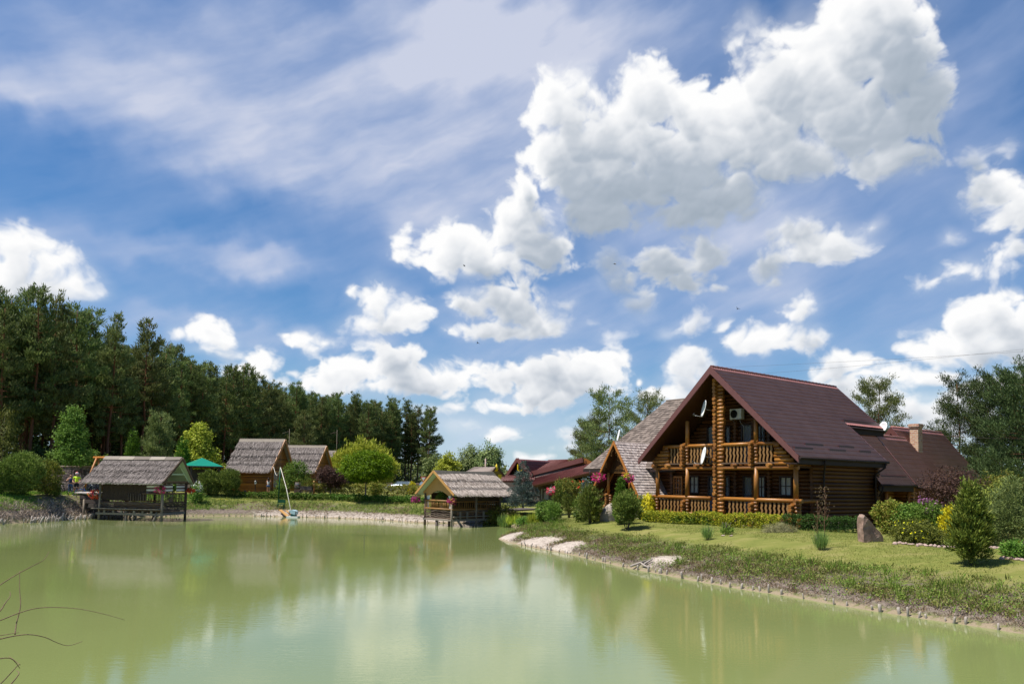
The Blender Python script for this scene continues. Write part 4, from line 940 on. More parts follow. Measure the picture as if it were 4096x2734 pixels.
wbuild(mb, 'verge_board', MT['verge']); mb = MB(); mb.prism([(3.0, 5.9), (5.58, 2.62), (5.58, 2.50), (3.0, 5.75)], 12.36, 12.46, (0, 2, 1)); wbuild(mb, 'verge_board', MT['verge'])
mb = MB(); mb.tube([(5.62, 7.95, 2.52), (5.62, 12.45, 2.52)], .065, 8); mb.b2((5.42, 8.05, 2.16), (5.5, 12.3, 2.48)); mb.tube([(5.62, 12.5, 2.42), (5.62, 16.4, 2.42)], .065, 8); mb.tube([(5.06, 16.4, 2.86), (5.06, 23.9, 2.86)], .065, 8); mb.tube([(5.62, 8.15, 2.5), (5.62, 8.15, 2.2), (5.35, 8.2, 1.85)], .05, 8); wbuild(mb, 'gutter', MT['gutter'])
mb = MB(); mb.b2((5.2, 8.8, 2.9), (5.23, 11.9, 3.12)); mb.b2((5.1, 8.8, 3.07), (5.23, 11.9, 3.1)); wbuild(mb, 'snow_guard', MT['verge'])
for y in (9.4, 12.2):
    mb = MB(); mb.tube([(5.2, y, 0), (5.2, y, 2.4)], .1, 10); wbuild(mb, 'post', MT['orangewood'])
mb = MB(); mb.b2((4.06, 10.35, .1), (4.12, 11.4, 2.2)); wbuild(mb, 'door', MT['frame'])
mb = MB(); mb.b2((4.62, 18.3, .1), (4.68, 19.2, 2.1)); wbuild(mb, 'door', MT['frame'])
# stone and brick chimney
m, nt, b = newmat('chimney_masonry'); bk = N(nt, 'ShaderNodeTexBrick', Scale=1.0); bk.inputs['Brick Width'].default_value = .26; bk.inputs['Row Height'].default_value = .13; bk.inputs['Mortar Size'].default_value = .012
bk.inputs['Color1'].default_value = (.36, .12, .07, 1); bk.inputs['Color2'].default_value = (.60, .40, .24, 1); bk.inputs['Mortar'].default_value = (.55, .48, .42, 1); bk.inputs['Bias'].default_value = .1
cx = N(nt, 'ShaderNodeSeparateXYZ'); nt.links.new(coords(nt), cx.inputs[0]); cc = N(nt, 'ShaderNodeCombineXYZ'); nt.links.new(math2(nt, 'ADD', cx.outputs[0], cx.outputs[1]), cc.inputs[0]); nt.links.new(cx.outputs[2], cc.inputs[1]); nt.links.new(cc.outputs[0], bk.inputs[0])
nt.links.new(mixc(nt, math2(nt, 'MULTIPLY', noise(nt, coords(nt), 3.5, 3), .45), bk.outputs[0], (.42, .26, .18)), b.inputs['Base Color']); b.inputs['Roughness'].default_value = .9; bump(nt, b, bk.outputs[1], .5, .02)
mb = MB(); mb.b2((3.0, 17.2, 4.4), (3.56, 17.82, 6.52)); mb.b2((2.95, 17.15, 6.52), (3.61, 17.87, 6.62)); mb.b2((2.91, 17.11, 6.62), (3.65, 17.91, 6.76)); mb.b2((2.95, 17.15, 6.76), (3.61, 17.87, 6.82))
o = mb.build('chimney', m, rr); o.data.transform(Mi)
sat_dish(hw(3.30, 13.0, 6.35), R(196), .72, 'white satellite dish at the far end of the tiled roof near the chimney', mount=.3)

# ---------------------------------------------------------------- restaurant with shingle roofs
RS = empty('restaurant', hw(-8, 0, 0), YAW, 'shingle roofed wooden restaurant with an A-frame porch and carved name board', 'restaurant')
Mr = Matrix.Translation(Vector((8, 0, 0)))
def rbuild(mb, n, m, par=None):
    o = mb.build(n, m, par or RS); o.data.transform(Mr); return o
mb = MB(); shingle_slope(mb, (-12.9, 1.25, 3.42), (-3.2, 1.25, 3.42), (-3.2, 6.15, 8.5), (-9.35, 6.15, 8.5), rg, .235, .2)
mb.slab([(-12.9, 1.25, 3.42), (-9.35, 6.15, 8.5), (-12.9, 11.0, 3.42)], .1); mb.slab([(-12.9, 11.0, 3.42), (-9.35, 6.15, 8.5), (-3.2, 6.15, 8.5), (-3.2, 11.0, 3.42)], .1)
mb.tube([(-9.35, 6.15, 8.53), (-3.2, 6.15, 8.53)], .06, 6); rbuild(mb, 'main_roof', MT['shingle'])
mb = MB(); logs(mb, (-12.2, 2.3), (-8.6, 2.3), 0, 3.4, .23, [(.8, 1.5, 1.2, 2.5)], rng=rg); logs(mb, (-7.2, 2.3), (-4.0, 2.3), 0, 3.4, .23, rng=rg); logs(mb, (-12.2, 2.3), (-12.2, 10), 0, 3.4, .23, rng=rg); logs(mb, (-9.7, .9), (-8.7, .9), 0, 3.0, .22, rng=rg)
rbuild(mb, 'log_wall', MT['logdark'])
mb = MB(); AX, AZ, AW = -7.94, 5.16, 2.35; ar = lambda x: AZ - 1.58 * abs(x - AX)
shingle_slope(mb, (AX + AW, -.6, ar(AX + AW)), (AX + AW, 2.4, ar(AX + AW)), (AX, 3.2, AZ), (AX, -.6, AZ), rg, .20, .15)
shingle_slope(mb, (AX - AW, -.6, ar(AX - AW)), (AX - AW, 2.4, ar(AX - AW)), (AX, 3.2, AZ), (AX, -.6, AZ), rg, .20, .15)
rbuild(mb, 'porch_roof', MT['shinglep'])
for s in (-1, 1):
    mb = MB(); mb.slab([(AX + s * (AW - .02), -.58, ar(AX + AW) - .09), (AX + s * (AW - .02), 2.38, ar(AX + AW) - .09), (AX, 3.1, AZ - .12), (AX, -.58, AZ - .12)], .03); rbuild(mb, 'roof_lining', MT['soffit'])
mb = MB(); mb.prism([(AX, AZ - .2), (AX + 1.25, 3.05), (AX - 1.25, 3.05)], .12, .16, (0, 2, 1)); rbuild(mb, 'gable_board', MT['soffit'])
for s in (-1, 1):
    mb = MB(); mb.prism([(AX, AZ + .06), (AX + s * (AW + .05), ar(AX + AW) - .04), (AX + s * (AW + .05), ar(AX + AW) - .28), (AX, AZ - .20)], -.68, -.60, (0, 2, 1)); rbuild(mb, 'verge_board', MT['orangewood']); mb = MB(); mb.prism([(AX, AZ - .35), (AX + s * AW, ar(AX + AW) - .32), (AX + s * AW, ar(AX + AW) - .5), (AX, AZ - .52)], .35, .43, (0, 2, 1)); rbuild(mb, 'rafter', MT['orangewood'])
mb = MB(); mb.b2((AX - 1.9, -.2, 0), (AX + 1.9, 2.2, .72)); rbuild(mb, 'stone_base', MT['pinkstone'])
mb = MB(); mb.b2((-12.9, 1.18, 3.18), (-9.4, 1.25, 3.36)); mb.b2((-6.4, 1.18, 3.18), (-4.2, 1.25, 3.36)); mb.tube([(-12.2, 1.2, 3.3), (-12.2, 1.2, 2.9), (-12.0, 2.1, 2.3)], .05, 6); rbuild(mb, 'eave_board', MT['gutter'])
for x in (-8.95, -6.95):
    mb = MB(); mb.tube([(x, -.1, 1.7), (x, -.1, 3.1)], .10, 10); rbuild(mb, 'post', MT['orangewood'])
    mb = MB(); crossed_logs(mb, x, -.1, .72, 1.7, .17, (-.1, .3), (-.3, .2), rg); rbuild(mb, 'rail_pier', MT['log'])
for (a, b) in ((-9.8, -9.05), (-6.8, -6.2)):
    mb = MB(); mb.tube([(a, -.1, 1.62), (b, -.1, 1.62)], .09, 8); mb.tube([(a, -.1, .82), (b, -.1, .82)], .08, 8); rbuild(mb, 'porch_rail', MT['log'])
for x in (-9.7, -9.5, -9.3, -6.6, -6.4, -6.25):
    mb = MB(); baluster(mb, x, -.1, .86, 1.56, .14); rbuild(mb, 'baluster', MT['logdark'])
# name board with burnt lettering
bd = MB(); poly = [(-.62, 0), (.62, 0), (.58, .14), (.50, .20), (.42, .34), (.36, .30), (.24, .50), (.14, .46), (.06, .60), (.0, .52), (-.08, .60), (-.2, .46), (-.32, .48), (-.40, .34), (-.5, .32), (-.56, .14)]
bd.prism([(AX - .02 + a, 3.05 + b) for a, b in poly], .02, .07, (0, 2, 1)); sgn = rbuild(bd, 'name_board', MT['orangewood'])
tc = bpy.data.curves.new('lettering', 'FONT'); tc.body = 'РЕСТОРАН'; tc.size = .21; tc.extrude = .012; tc.align_x = 'CENTER'
to = bpy.data.objects.new('lettering_tmp', tc); COL.objects.link(to); bpy.context.view_layer.update()
tm = bpy.data.meshes.new_from_object(to.evaluated_get(bpy.context.evaluated_depsgraph_get())); bpy.data.objects.remove(to)
tm.transform(Matrix.Translation((.06, .005, 3.17)) @ Matrix.Rotation(R(90), 4, 'X')); link('lettering', tm, MT['black'], sgn)
sat_dish(hw(-8.35, .3, 5.62), R(180), .82, 'white satellite dish beside the peak of the A-frame porch', mount=.3, mount_dir=(-.2, 0, -.75))
# ---------------------------------------------------------------- hut with a thatched roof standing in the water on the left
def basket(loc, label, flower='pink', flower2=None, r=.30, hang=.6, pot='white', drop=.12, seed=1, hangable=True):
    o = empty('flower_basket', loc, seed, label, 'hanging basket' if hangable else 'flower pot', None); rng = np.random.default_rng(seed)
    mb = MB(); mb.lathe((0, 0, -.14), [(0, 0), (.10, 0), (.16, .16), (.17, .18), (.15, .16), (0, .15)], 12); mb.build('pot', MT[pot], o)
    if hangable:
        mb = MB()
        for k in range(3): a = 2 * PI * k / 3; mb.tube([(.16 * math.cos(a), .16 * math.sin(a), .03), (0, 0, hang)], .008, 4)
        mb.build('hanger', MT['black'], o)
    crown('leaves', rng, [(0, 0, .06, r * .75, r * .75, r * .55)], 40, 5, .05, .10, .06, 'leaf', 'green', o)
    crown('flowers', rng, [(0, 0, .08 - drop * .4, r, r, r * .62)], 70, 5, .05, .085, .08, 'leaf', flower, o, .8)
    if flower2: crown('flowers', rng, [(.1, .0, .12, r * .6, r * .6, r * .4)], 24, 5, .05, .085, .08, 'leaf', flower2, o, .8)
    return o
def stick_rail(parent, p0, p1, z0, z1, n, rng, mat='honeywood', tilt=.06):
    a = Vector((*p0, 0)); b = Vector((*p1, 0)); mb = MB()
    for i in range(n):
        p = a.lerp(b, (i + .5) / n); mb.tube([p + Vector((0, 0, z0)), p + (b - a).normalized() * rng.uniform(-tilt, tilt) + Vector((0, 0, z1))], .022 * rng.uniform(.8, 1.3), 5)
    mb.build('rail_stick', MT[mat], parent)
rg2 = random.Random(23)
U1 = math.atan2(-.139, .99); HW1 = 5.45; HD1 = 3.3
HU = empty('water_hut', (-27.85 - 5.45 * .99, 60.1 + 5.45 * .139, 0), U1, 'grey thatched hut on posts over the water with a pale green gable', 'hut')
for x, y, lean in ((0, 0, 0), (2.35, 0, 0), (HW1, 0, 0), (0, HD1, 0), (2.6, HD1, 0), (HW1, HD1, 0)):
    mb = MB(); top = 3.05 if (x, y) != (2.35, 0) else 1.0; mb.tube([(x, y, -1.2), (x + .02, y, top)], .105, 10); mb.build('post', MT['greypost'] if y == 0 else MT['brownwood'], HU)
mb = MB(); mb.tube([(HW1 - .35, -.05, .70), (HW1 - .75, -.25, -.6)], .10, 8); mb.build('brace', MT['greypost'], HU)
mb = MB(); mb.beam((-.2, -.1, .52), (HW1 + .2, -.1, .52), .08, .17); mb.beam((HW1 + .02, -.1, .56), (HW1 + .02, HD1, .56), .08, .2); mb.beam((-.5, -.22, .93), (HW1, -.22, .93), .20, .05); mb.beam((-.1, HD1, .55), (HW1, HD1, .55), .08, .18); mb.build('floor_beam', MT['greywood'], HU)
mb = MB(); mb.b2((-.1, -.1, .78), (HW1 + .05, HD1, .86)); mb.build('floor', MT['brownwood'], HU)
mb = MB()
for x in (.45, 1.25, 1.95, 3.05, 3.8, 4.55): mb.b2((x, -.13, .60), (x + .16, .02, .80))
mb.build('floor_block', MT['greywood'], HU)
mb = MB(); wicker(mb, (0, -.02), (HW1, -.02), .93, 1.40, rg2, 8); mb.build('wicker_side', MT['wicker'], HU)
mb = MB(); wicker(mb, (HW1 + .02, 0), (HW1 + .02, HD1), .70, 1.40, rg2, 11); mb.build('wicker_side', MT['wicker'], HU)
mb = MB(); wicker(mb, (0, HD1), (HW1, HD1), .93, 1.40, rg2, 8); mb.build('wicker_side', MT['wicker'], HU)
mb = MB()
mb.tube([(0, 0, 1.45), (HW1, 0, 1.45)], .05, 8); mb.tube([(3.7, 0, 2.18), (HW1, 0, 2.18)], .055, 8)
mb.tube([(HW1, 0, 1.45), (HW1, HD1, 1.45)], .055, 8); mb.tube([(HW1, 0, 2.18), (HW1, HD1, 2.18)], .06, 8); mb.tube([(0, HD1, 2.15), (HW1, HD1, 2.15)], .05, 8); mb.build('rail', MT['brownwood'], HU)
stick_rail(HU, (2.4, 0), (HW1, 0), 1.46, 2.16, 14, rg2, 'wicker'); stick_rail(HU, (HW1, .1), (HW1, HD1 - .1), 1.46, 2.16, 17, rg2, 'wicker'); stick_rail(HU, (0, HD1), (HW1, HD1), 1.46, 2.14, 22, rg2, 'brownwood')
mb = MB(); mb.beam((-.1, 0, 3.0), (HW1 + .3, 0, 3.0), .12, .14); mb.beam((-.1, HD1, 3.0), (HW1 + .3, HD1, 3.0), .12, .14); mb.beam((HW1 + .1, -.1, 3.12), (HW1 + .1, HD1 + .1, 3.12), .10, .16); mb.beam((0, -.1, 3.12), (0, HD1 + .1, 3.12), .10, .16); mb.build('wall_plate', MT['brownwood'], HU)
m, nt, b = newmat('dark_reed_blind'); wv = N(nt, 'ShaderNodeTexWave', Scale=3.4, Distortion=1.2); wv.bands_direction = 'Z'; nt.links.new(coords(nt), wv.inputs[0])
nt.links.new(ramp(nt, math2(nt, 'ADD', math2(nt, 'MULTIPLY', wv.outputs[1], .4), math2(nt, 'MULTIPLY', noise(nt, coords(nt, (14, 14, 1.2)), 3, 4), .6)), [(.018, .012, .009), (.055, .036, .026), (.12, .085, .065)], [.3, .55, .8]), b.inputs['Base Color']); b.inputs['Roughness'].default_value = .9; MT['blind'] = m
mb = MB()
for (a, bz, c) in ((.12, 1.62, 2.25), (2.25, 1.60, 3.98)):
    k = 12; vs = []; fs = []
    for i in range(k + 1):
        for z in (bz + rg2.uniform(-.04, .04), 2.98): vs.append((a + (c - a) * i / k, .07 + .02 * math.sin(i * 2.3), z))
    for i in range(k): fs.append((2 * i, 2 * i + 2, 2 * i + 3, 2 * i + 1))
    mb.add(vs, fs, True)
mb.build('reed_blind', MT['blind'], HU)
def blanket(parent, p0, p1, z0, z1, off=(0, 0), sag=.05):
    a = Vector((*p0, 0)); b = Vector((*p1, 0)); k = 14; vs = []; fs = []; n_ = Vector((off[0], off[1], 0))
    for i in range(k + 1):
        p = a.lerp(b, i / k) + n_ * (1 + .3 * math.sin(i * 1.7)); s_ = sag * math.sin(PI * i / k)
        vs += [p + Vector((0, 0, z0 + s_)), p + Vector((0, 0, z1 - s_))]
    for i in range(k): fs.append((2 * i, 2 * i + 2, 2 * i + 3, 2 * i + 1))
    MB().add(vs, fs, True).build('striped_curtain', MT['textile'], parent)
blanket(HU, (3.95, .10), (HW1 - .12, .10), 2.22, 2.96, (0, .03)); blanket(HU, (HW1 - .06, .25), (HW1 - .06, 1.45), 2.28, 3.0, (.03, 0)); blanket(HU, (HW1 - .06, 1.95), (HW1 - .06, 3.15), 2.28, 3.0, (.03, 0))
mb = MB(); mb.b2((.6, .9, .86), (HW1 - .8, 1.0, 1.35)); mb.b2((1.0, 1.35, 1.5), (HW1 - .9, 2.05, 1.56)); mb.b2((1.2, 1.6, .86), (1.3, 1.8, 1.5)); mb.b2((4.3, 1.6, .86), (4.4, 1.8, 1.5)); mb.build('table', MT['orangewood'], HU)
RX0, RX1, RYE, RZE, RYR, RZR = -1.1, HW1 + .62, -.55, 3.08, HD1 / 2, 5.05
mb = MB(); thatch_slope(mb, (RX0 - .15, RYE, RZE), (RX1 - .25, RYE, RZE), (RX1, RYR, RZR), (RX0 + .3, RYR, RZR), rg2, 4, .12, 4200, .40, .04, .07)
thatch_slope(mb, (RX1 - .25, HD1 + .55, RZE), (RX0 - .15, HD1 + .55, RZE), (RX0 + .3, RYR, RZR), (RX1, RYR, RZR), rg2, 4, .12, 200, .4, .05, .06); mb.build('thatched_roof', MT['thatchg'], HU)
mb = MB(); q = .32
for k in range(5): a = RX0 + .2 + (RX1 - RX0 - .25) * k / 5; b_ = RX0 + .2 + (RX1 - RX0 - .25) * (k + 1) / 5 - .02; mb.slab([(a, RYR - q, RZR - .14), (b_, RYR - q, RZR - .14 + .01 * k % 2), (b_, RYR, RZR + .14), (a, RYR, RZR + .14)], .05); mb.slab([(b_, RYR + q, RZR - .14), (a, RYR + q, RZR - .14), (a, RYR, RZR + .14), (b_, RYR, RZR + .14)], .05)
mb.build('ridge_cap', MT['greywood'], HU)
for sgn in (0, 1):
    y0 = RYE if sgn == 0 else HD1 + .55
    mb = MB(); mb.beam((RX1 - .24, y0, RZE - .06), (RX1 + .02, RYR, RZR - .02), .06, .20); mb.build('verge_board', MT['brownwood'], HU)
    mb = MB(); mb.slab([(RX0, y0, RZE - .14), (RX1 - .3, y0, RZE - .14), (RX1 - .05, RYR, RZR - .14), (RX0 + .3, RYR, RZR - .14)], .04); mb.build('roof_lining', MT['palegreen'], HU)
mb = MB(); mb.add([(.02, 0, 3.15), (.02, HD1, 3.15), (.02, RYR, RZR - .25)], [(0, 1, 2)])
mb.beam((HW1 + .12, .55, 3.75), (HW1 + .12, HD1 - .55, 3.75), .07, .10); mb.beam((HW1 + .12, -.1, 3.15), (HW1 + .14, RYR, RZR - .3), .07, .1); mb.beam((HW1 + .12, HD1 + .1, 3.15), (HW1 + .14, RYR, RZR - .3), .07, .1); mb.build('gable_frame', MT['palegreen'], HU)
def hut1(x, y, z): return HU.matrix_world @ Vector((x, y, z))
bpy.context.view_layer.update()
HU_M = Matrix.Translation(HU.location) @ Matrix.Rotation(U1, 4, 'Z')
hut1 = lambda x, y, z: HU_M @ Vector((x, y, z))
basket(hut1(-.45, .1, 2.02), 'red flowers in a hanging basket at the left end of the grey hut', 'red', 'pink', .52, .95, 'white', .2, 3)
basket(hut1(HW1 - .02, -.22, 2.42), 'pink flowers in a pale bowl on the corner post of the grey hut', 'pink', None, .38, .5, 'white', 0, 4)
basket(hut1(HW1 + .55, HD1 - .2, 2.35), 'white hanging pot beside the far gable corner of the grey hut', 'red', None, .26, .8, 'white', 0, 5)
o = empty('potted_conifer', hut1(HW1 - .35, 1.7, 1.45), 0, 'small potted conifer standing behind the rail of the grey hut', 'plant'); rng = np.random.default_rng(8)
crown('crown', rng, [(0, 0, .75, .30, .30, .55), (0, 0, 1.15, .17, .17, .4)], 120, 7, .05, .13, .05, 'spray', 'dark', o); mb = MB(); mb.lathe((0, 0, 0), [(0, 0), (.14, 0), (.2, .3), (0, .3)], 12); mb.build('pot', MT['redstone'], o)
# deck and steps that join the hut to the bank
DK = empty('boardwalk', hut1(-2.4, 1.2, 0), U1, 'pale board platform with dark steps leading to the grey hut', 'boardwalk')
mb = MB(); mb.slab([(-2.0, 2.2, 2.16), (-.7, -.1, 2.16), (2.35, -1.3, 2.14), (2.5, 2.3, 2.16)], .09); mb.build('deck', MT['deckgrey'], DK)
for k, (x0, y0, z1) in enumerate(((.05, -.12, 1.94), (.75, -.45, 1.60), (1.35, -.75, 1.28))):
    mb = MB(); mb.b2((x0, y0 - .35, z1 - .30), (2.42, y0 + .35 + k * .1, z1 - .02)); mb.build('step', MT['deckdark'], DK)
mb = MB(); mb.tube([(.5, -.5, -.4), (.5, -.5, 1.6)], .09, 8); mb.tube([(1.9, -.5, -.9), (1.9, -.5, 1.5)], .09, 8); mb.build('post', MT['greypost'], DK)

MT['mossy'] = mnoise('dark_mossy_cap', (.035, .032, .026), (.095, .088, .072), 8, .9, bmp=.6)
# ---------------------------------------------------------------- hut 2, pale straw roof, in the middle
P45 = R(46); HL, HWd = 5.35, 3.25
H2 = empty('water_hut', (-4.60, 58.75, 0), P45, 'pale straw roofed hut on posts over the water with a honey wood gable', 'hut')
for x, y in ((0, 0), (0, HWd), (2.6, 0), (HL, 0), (2.6, HWd), (HL, HWd)):
    mb = MB(); mb.tube([(x, y, -1.2), (x, y, 2.55)], .095, 10); mb.build('post', MT['greypost'] if y == 0 else MT['brownwood'], H2)
mb = MB(); mb.tube([(.35, -.05, .72), (1.1, -.35, -.35)], .09, 8); mb.build('brace', MT['greypost'], H2)
mb = MB(); mb.tube([(0, HWd * .55, -1.2), (0, HWd * .55, .5)], .11, 8); mb.build('pile', MT['deckdark'], H2)
mb = MB(); mb.beam((-.1, -.1, .50), (-.1, HWd + .1, .50), .10, .12); mb.beam((0, -.1, .50), (HL + 1.5, -.1, .50), .09, .16); mb.beam((-.0, -.2, .78), (HL, -.2, .78), .16, .05); mb.build('floor_beam', MT['greywood'], H2)
mb = MB(); mb.b2((-.05, -.05, .58), (HL, HWd, .66)); mb.build('floor', MT['brownwood'], H2)
mb = MB()
for x in (.75, 1.5, 3.3, 4.2): mb.b2((x, -.14, .52), (x + .13, -.02, 1.15))
mb.build('floor_block', MT['greywood'], H2)
mb = MB(); wicker(mb, (0, 0), (0, HWd), .62, 1.25, rg2, 8); mb.build('wicker_side', MT['wicker'], H2)
mb = MB(); wicker(mb, (0, 0), (HL, 0), .80, 1.25, rg2, 7); mb.build('wicker_side', MT['wicker'], H2)
mb = MB(); mb.tube([(0, -.15, 1.33), (.0, HWd + .15, 1.36)], .075, 9); mb.tube([(0, -.15, 1.98), (.0, HWd + .15, 2.0)], .075, 9); mb.tube([(0, 0, 1.33), (HL, 0, 1.33)], .06, 8); mb.tube([(0, 0, 1.95), (HL, 0, 1.95)], .05, 8); mb.tube([(0, HWd, 1.95), (HL, HWd, 1.95)], .05, 8); mb.build('rail', MT['baluster'], H2)
stick_rail(H2, (0, .15), (0, HWd - .1), 1.36, 1.96, 19, rg2, 'honeywood'); stick_rail(H2, (.1, 0), (HL, 0), 1.35, 1.93, 24, rg2, 'baluster'); stick_rail(H2, (HL, .1), (HL, HWd), 1.35, 1.93, 12, rg2, 'brownwood')
mb = MB(); mb.b2((HL - .06, 0, .66), (HL, HWd, 2.6)); mb.b2((.6, HWd - .05, .66), (HL, HWd, 2.6)); mb.build('back_wall', MT['brownwood'], H2)
mb = MB(); k = 16; vs = []; fs = []
for (a, c) in ((.25, 2.5), (2.7, HL - .1)):
    b0 = len(vs)
    for i in range(k + 1):
        for z in (1.98, 2.55): vs.append((a + (c - a) * i / k, .06 + .02 * math.sin(i * 2.3), z))
    for i in range(k): fs.append((b0 + 2 * i, b0 + 2 * i + 2, b0 + 2 * i + 3, b0 + 2 * i + 1))
mb.add(vs, fs, True); mb.build('reed_blind', MT['blind'], H2)
for y in (.35, HWd - .3):
    mb = MB(); vs = []; fs = []
    for i in range(9):
        for z in (1.35, 1.8, 2.2, 2.6): pin = 1 - .55 * math.exp(-((z - 1.7) / .3) ** 2); vs.append((.1 + .02 * math.sin(i * 2), y + (i / 8 - .5) * .5 * pin + (.12 if y > 1 else -.1) * (z < 2.3), z))
    for i in range(8):
        for j in range(3): q = 4 * i + j; fs.append((q, q + 4, q + 5, q + 1))
    mb.add(vs, fs, True); mb.build('white_drape', MT['white'], H2)
blanket(H2, (HL - .12, .5), (HL - .12, HWd - .3), 1.6, 2.5, (.03, 0))
mb = MB(); mb.b2((1.2, .9, 1.3), (HL - 1, 2.3, 1.36)); mb.b2((1.2, .4, .66), (HL - 1, .75, 1.1)); mb.build('table', MT['orangewood'], H2)
E0, E1, EY, EZ, ER, EZR = -.55, HL + 1.15, -.72, 2.52, HWd / 2, 4.32
mb = MB(); thatch_slope(mb, (E0 + .12, EY, EZ), (E1, EY, EZ), (E1 - .6, ER, EZR), (E0, ER, EZR), rg2, 3, .10, 4200, .42, .04, .09)
thatch_slope(mb, (E1, HWd + .72, EZ), (E0 + .12, HWd + .72, EZ), (E0, ER, EZR), (E1 - .6, ER, EZR), rg2, 3, .10, 300, .42, .05, .075); mb.build('thatched_roof', MT['thatchy'], H2)
mb = MB(); pts = [(E0 - .05 + (E1 - E0 - .4) * t, ER, EZR + .10 - .05 * math.sin(PI * t)) for t in [i / 8 for i in range(9)]]
for i in range(8):
    a, b_ = pts[i], pts[i + 1]
    for s_ in (-1, 1): mb.slab([(a[0], a[1] + s_ * .38, a[2] - .30), (b_[0], b_[1] + s_ * .38, b_[2] - .30), b_, a], .06)
mb.build('ridge_cap', MT['mossy'], H2)
for y0 in (EY, HWd + .72):
    mb = MB(); mb.beam((E0 + .08, y0, EZ - .04), (E0 - .04, ER, EZR), .06, .17); mb.build('verge_board', MT['honeywood'], H2)
    mb = MB(); mb.slab([(E0 + .15, y0, EZ - .10), (E1 - .1, y0, EZ - .10), (E1 - .65, ER, EZR - .10), (E0 + .05, ER, EZR - .10)], .03); mb.build('roof_lining', MT['palegreen'], H2)
mb = MB(); k = 10; arc = [(HWd * (.16 + .68 * i / k), 2.42 + .36 * math.sin(PI * i / k)) for i in range(k + 1)]
poly = [(-.35, 2.62), (ER, EZR - .18), (HWd + .35, 2.62), (HWd + .1, 2.35)] + arc[::-1] + [(-.1, 2.35)]
mb.prism(poly, .02, .07, (1, 2, 0)); mb.build('gable_board', MT['honeywood'], H2)
M2 = Matrix.Translation(H2.location) @ Matrix.Rotation(P45, 4, 'Z'); hut2 = lambda x, y, z: M2 @ Vector((x, y, z))
basket(hut2(-.5, HWd + .62, 2.0), 'dark purple flowers hanging at the left eave of the pale straw hut', 'magenta', None, .34, .5, 'black', .1, 11)
basket(hut2(-.35, -.35, 1.98), 'purple and yellow flowers hanging at the near corner of the pale straw hut', 'magenta', 'yellow', .27, .5, 'white', .1, 12)
o = empty('potted_conifer', hut2(.5, HWd * .55, 1.3), 0, 'bright potted conifer standing inside the pale straw hut', 'plant'); rng = np.random.default_rng(9)
crown('crown', rng, [(0, 0, .75, .42, .42, .5), (0, 0, 1.0, .22, .22, .45)], 150, 7, .06, .13, .05, 'spray', 'thuja', o); mb = MB(); mb.lathe((0, 0, 0), [(0, 0), (.14, 0), (.2, .3), (0, .3)], 12); mb.build('pot', MT['redstone'], o)
D2 = empty('boardwalk', hut2(HL + .2, 1.4, 0), P45, 'dark weathered boardwalk joining the pale straw hut to the lawn', 'boardwalk')
mb = MB(); mb.slab([(0, -1.1, 1.15), (0, .9, 1.15), (4.6, .5, 1.28), (4.6, -1.6, 1.28)], .12); mb.build('deck', MT['deckdark'], D2)
for k in range(2):
    mb = MB(); mb.b2((.1, -1.5 - .3 * k, .98 - .2 * k), (1.6 + .3 * k, -1.1 - .3 * k, 1.03 - .2 * k)); mb.build('step', MT['deckdark'], D2)
mb = MB(); mb.tube([(1.3, -1.0, -.8), (1.3, -1.0, 1.1)], .08, 8); mb.tube([(1.4, .6, -.8), (1.4, .6, 1.1)], .08, 8); mb.build('post', MT['greypost'], D2)

# ---------------------------------------------------------------- thatched cabins behind the far hedge
def cabin(loc, yaw, L, Wd, label, ze=2.75, zr=6.25, o0=.5, o1=.75, oy=.55, layers=4, seed=1, door=True, flare=0):
    o = empty('thatched_cabin', loc, yaw, label, 'cabin'); r_ = random.Random(seed)
    mb = MB(); logs(mb, (0, 0), (L, 0), 0, ze + .1, .16, over=(.1, .1), rng=r_, n=7); logs(mb, (0, Wd), (L, Wd), 0, ze + .1, .16, over=(.1, .1), rng=r_, n=7); logs(mb, (0, 0), (0, Wd), 0, ze, .16, rng=r_, n=7)
    k = (zr - ze + .1) / (Wd / 2 + oy)
    hol = [(.5, 1.9, .55, 2.5)] if door else []
    logs(mb, (L, 0), (L, Wd), 0, zr - .6, .16, hol, rng=r_, n=7, clip=lambda z: None if (zr - z) / k < .3 else (max(0, Wd / 2 - (zr - .25 - z) / k), min(Wd, Wd / 2 + (zr - .25 - z) / k))); mb.build('log_wall', MT['log'], o)
    mb = MB(); thatch_slope(mb, (-o0, -oy, ze), (L + o1 - .15, -oy, ze), (L + o1, Wd / 2, zr), (-o0 + .15, Wd / 2, zr), r_, layers, .14, 4200, .45, .05, .11)
    thatch_slope(mb, (L + o1 - .15, Wd + oy, ze), (-o0, Wd + oy, ze), (-o0 + .15, Wd / 2, zr), (L + o1, Wd / 2, zr), r_, layers, .14, 100, .45, .06, .09); mb.build('thatched_roof', MT['thatchg'], o)
    mb = MB()
    for s in (-1, 1): mb.slab([(-o0 + .1, Wd / 2 + s * .28, zr - .28), (L + o1, Wd / 2 + s * .28, zr - .28), (L + o1, Wd / 2, zr + .10), (-o0 + .1, Wd / 2, zr + .10)], .06)
    mb.build('ridge_cap', MT['greywood'], o)
    for y0 in (-oy, Wd + oy):
        mb = MB(); mb.beam((L + o1 - .12, y0, ze - .12), (L + o1 + .03, Wd / 2, zr - .08), .07, .30); mb.build('verge_board', MT['orangewood'], o)
    if door: window(o, (L + .1, .55, .6), (0, 1, 0), (1, 0, 0), 1.3, 1.85, 3, 2, .07, 'curtain', mat='orangewood')
    return o
YC = math.atan2(-.174, .985)
c1 = at(907, 1870, 82); cabin((-31.0, 83.2, 1.9), YC, 4.6, 4.6, 'large thatched log cabin with the woman standing by its wall', 2.45, 6.0, .55, .5, .5, 4, 31)
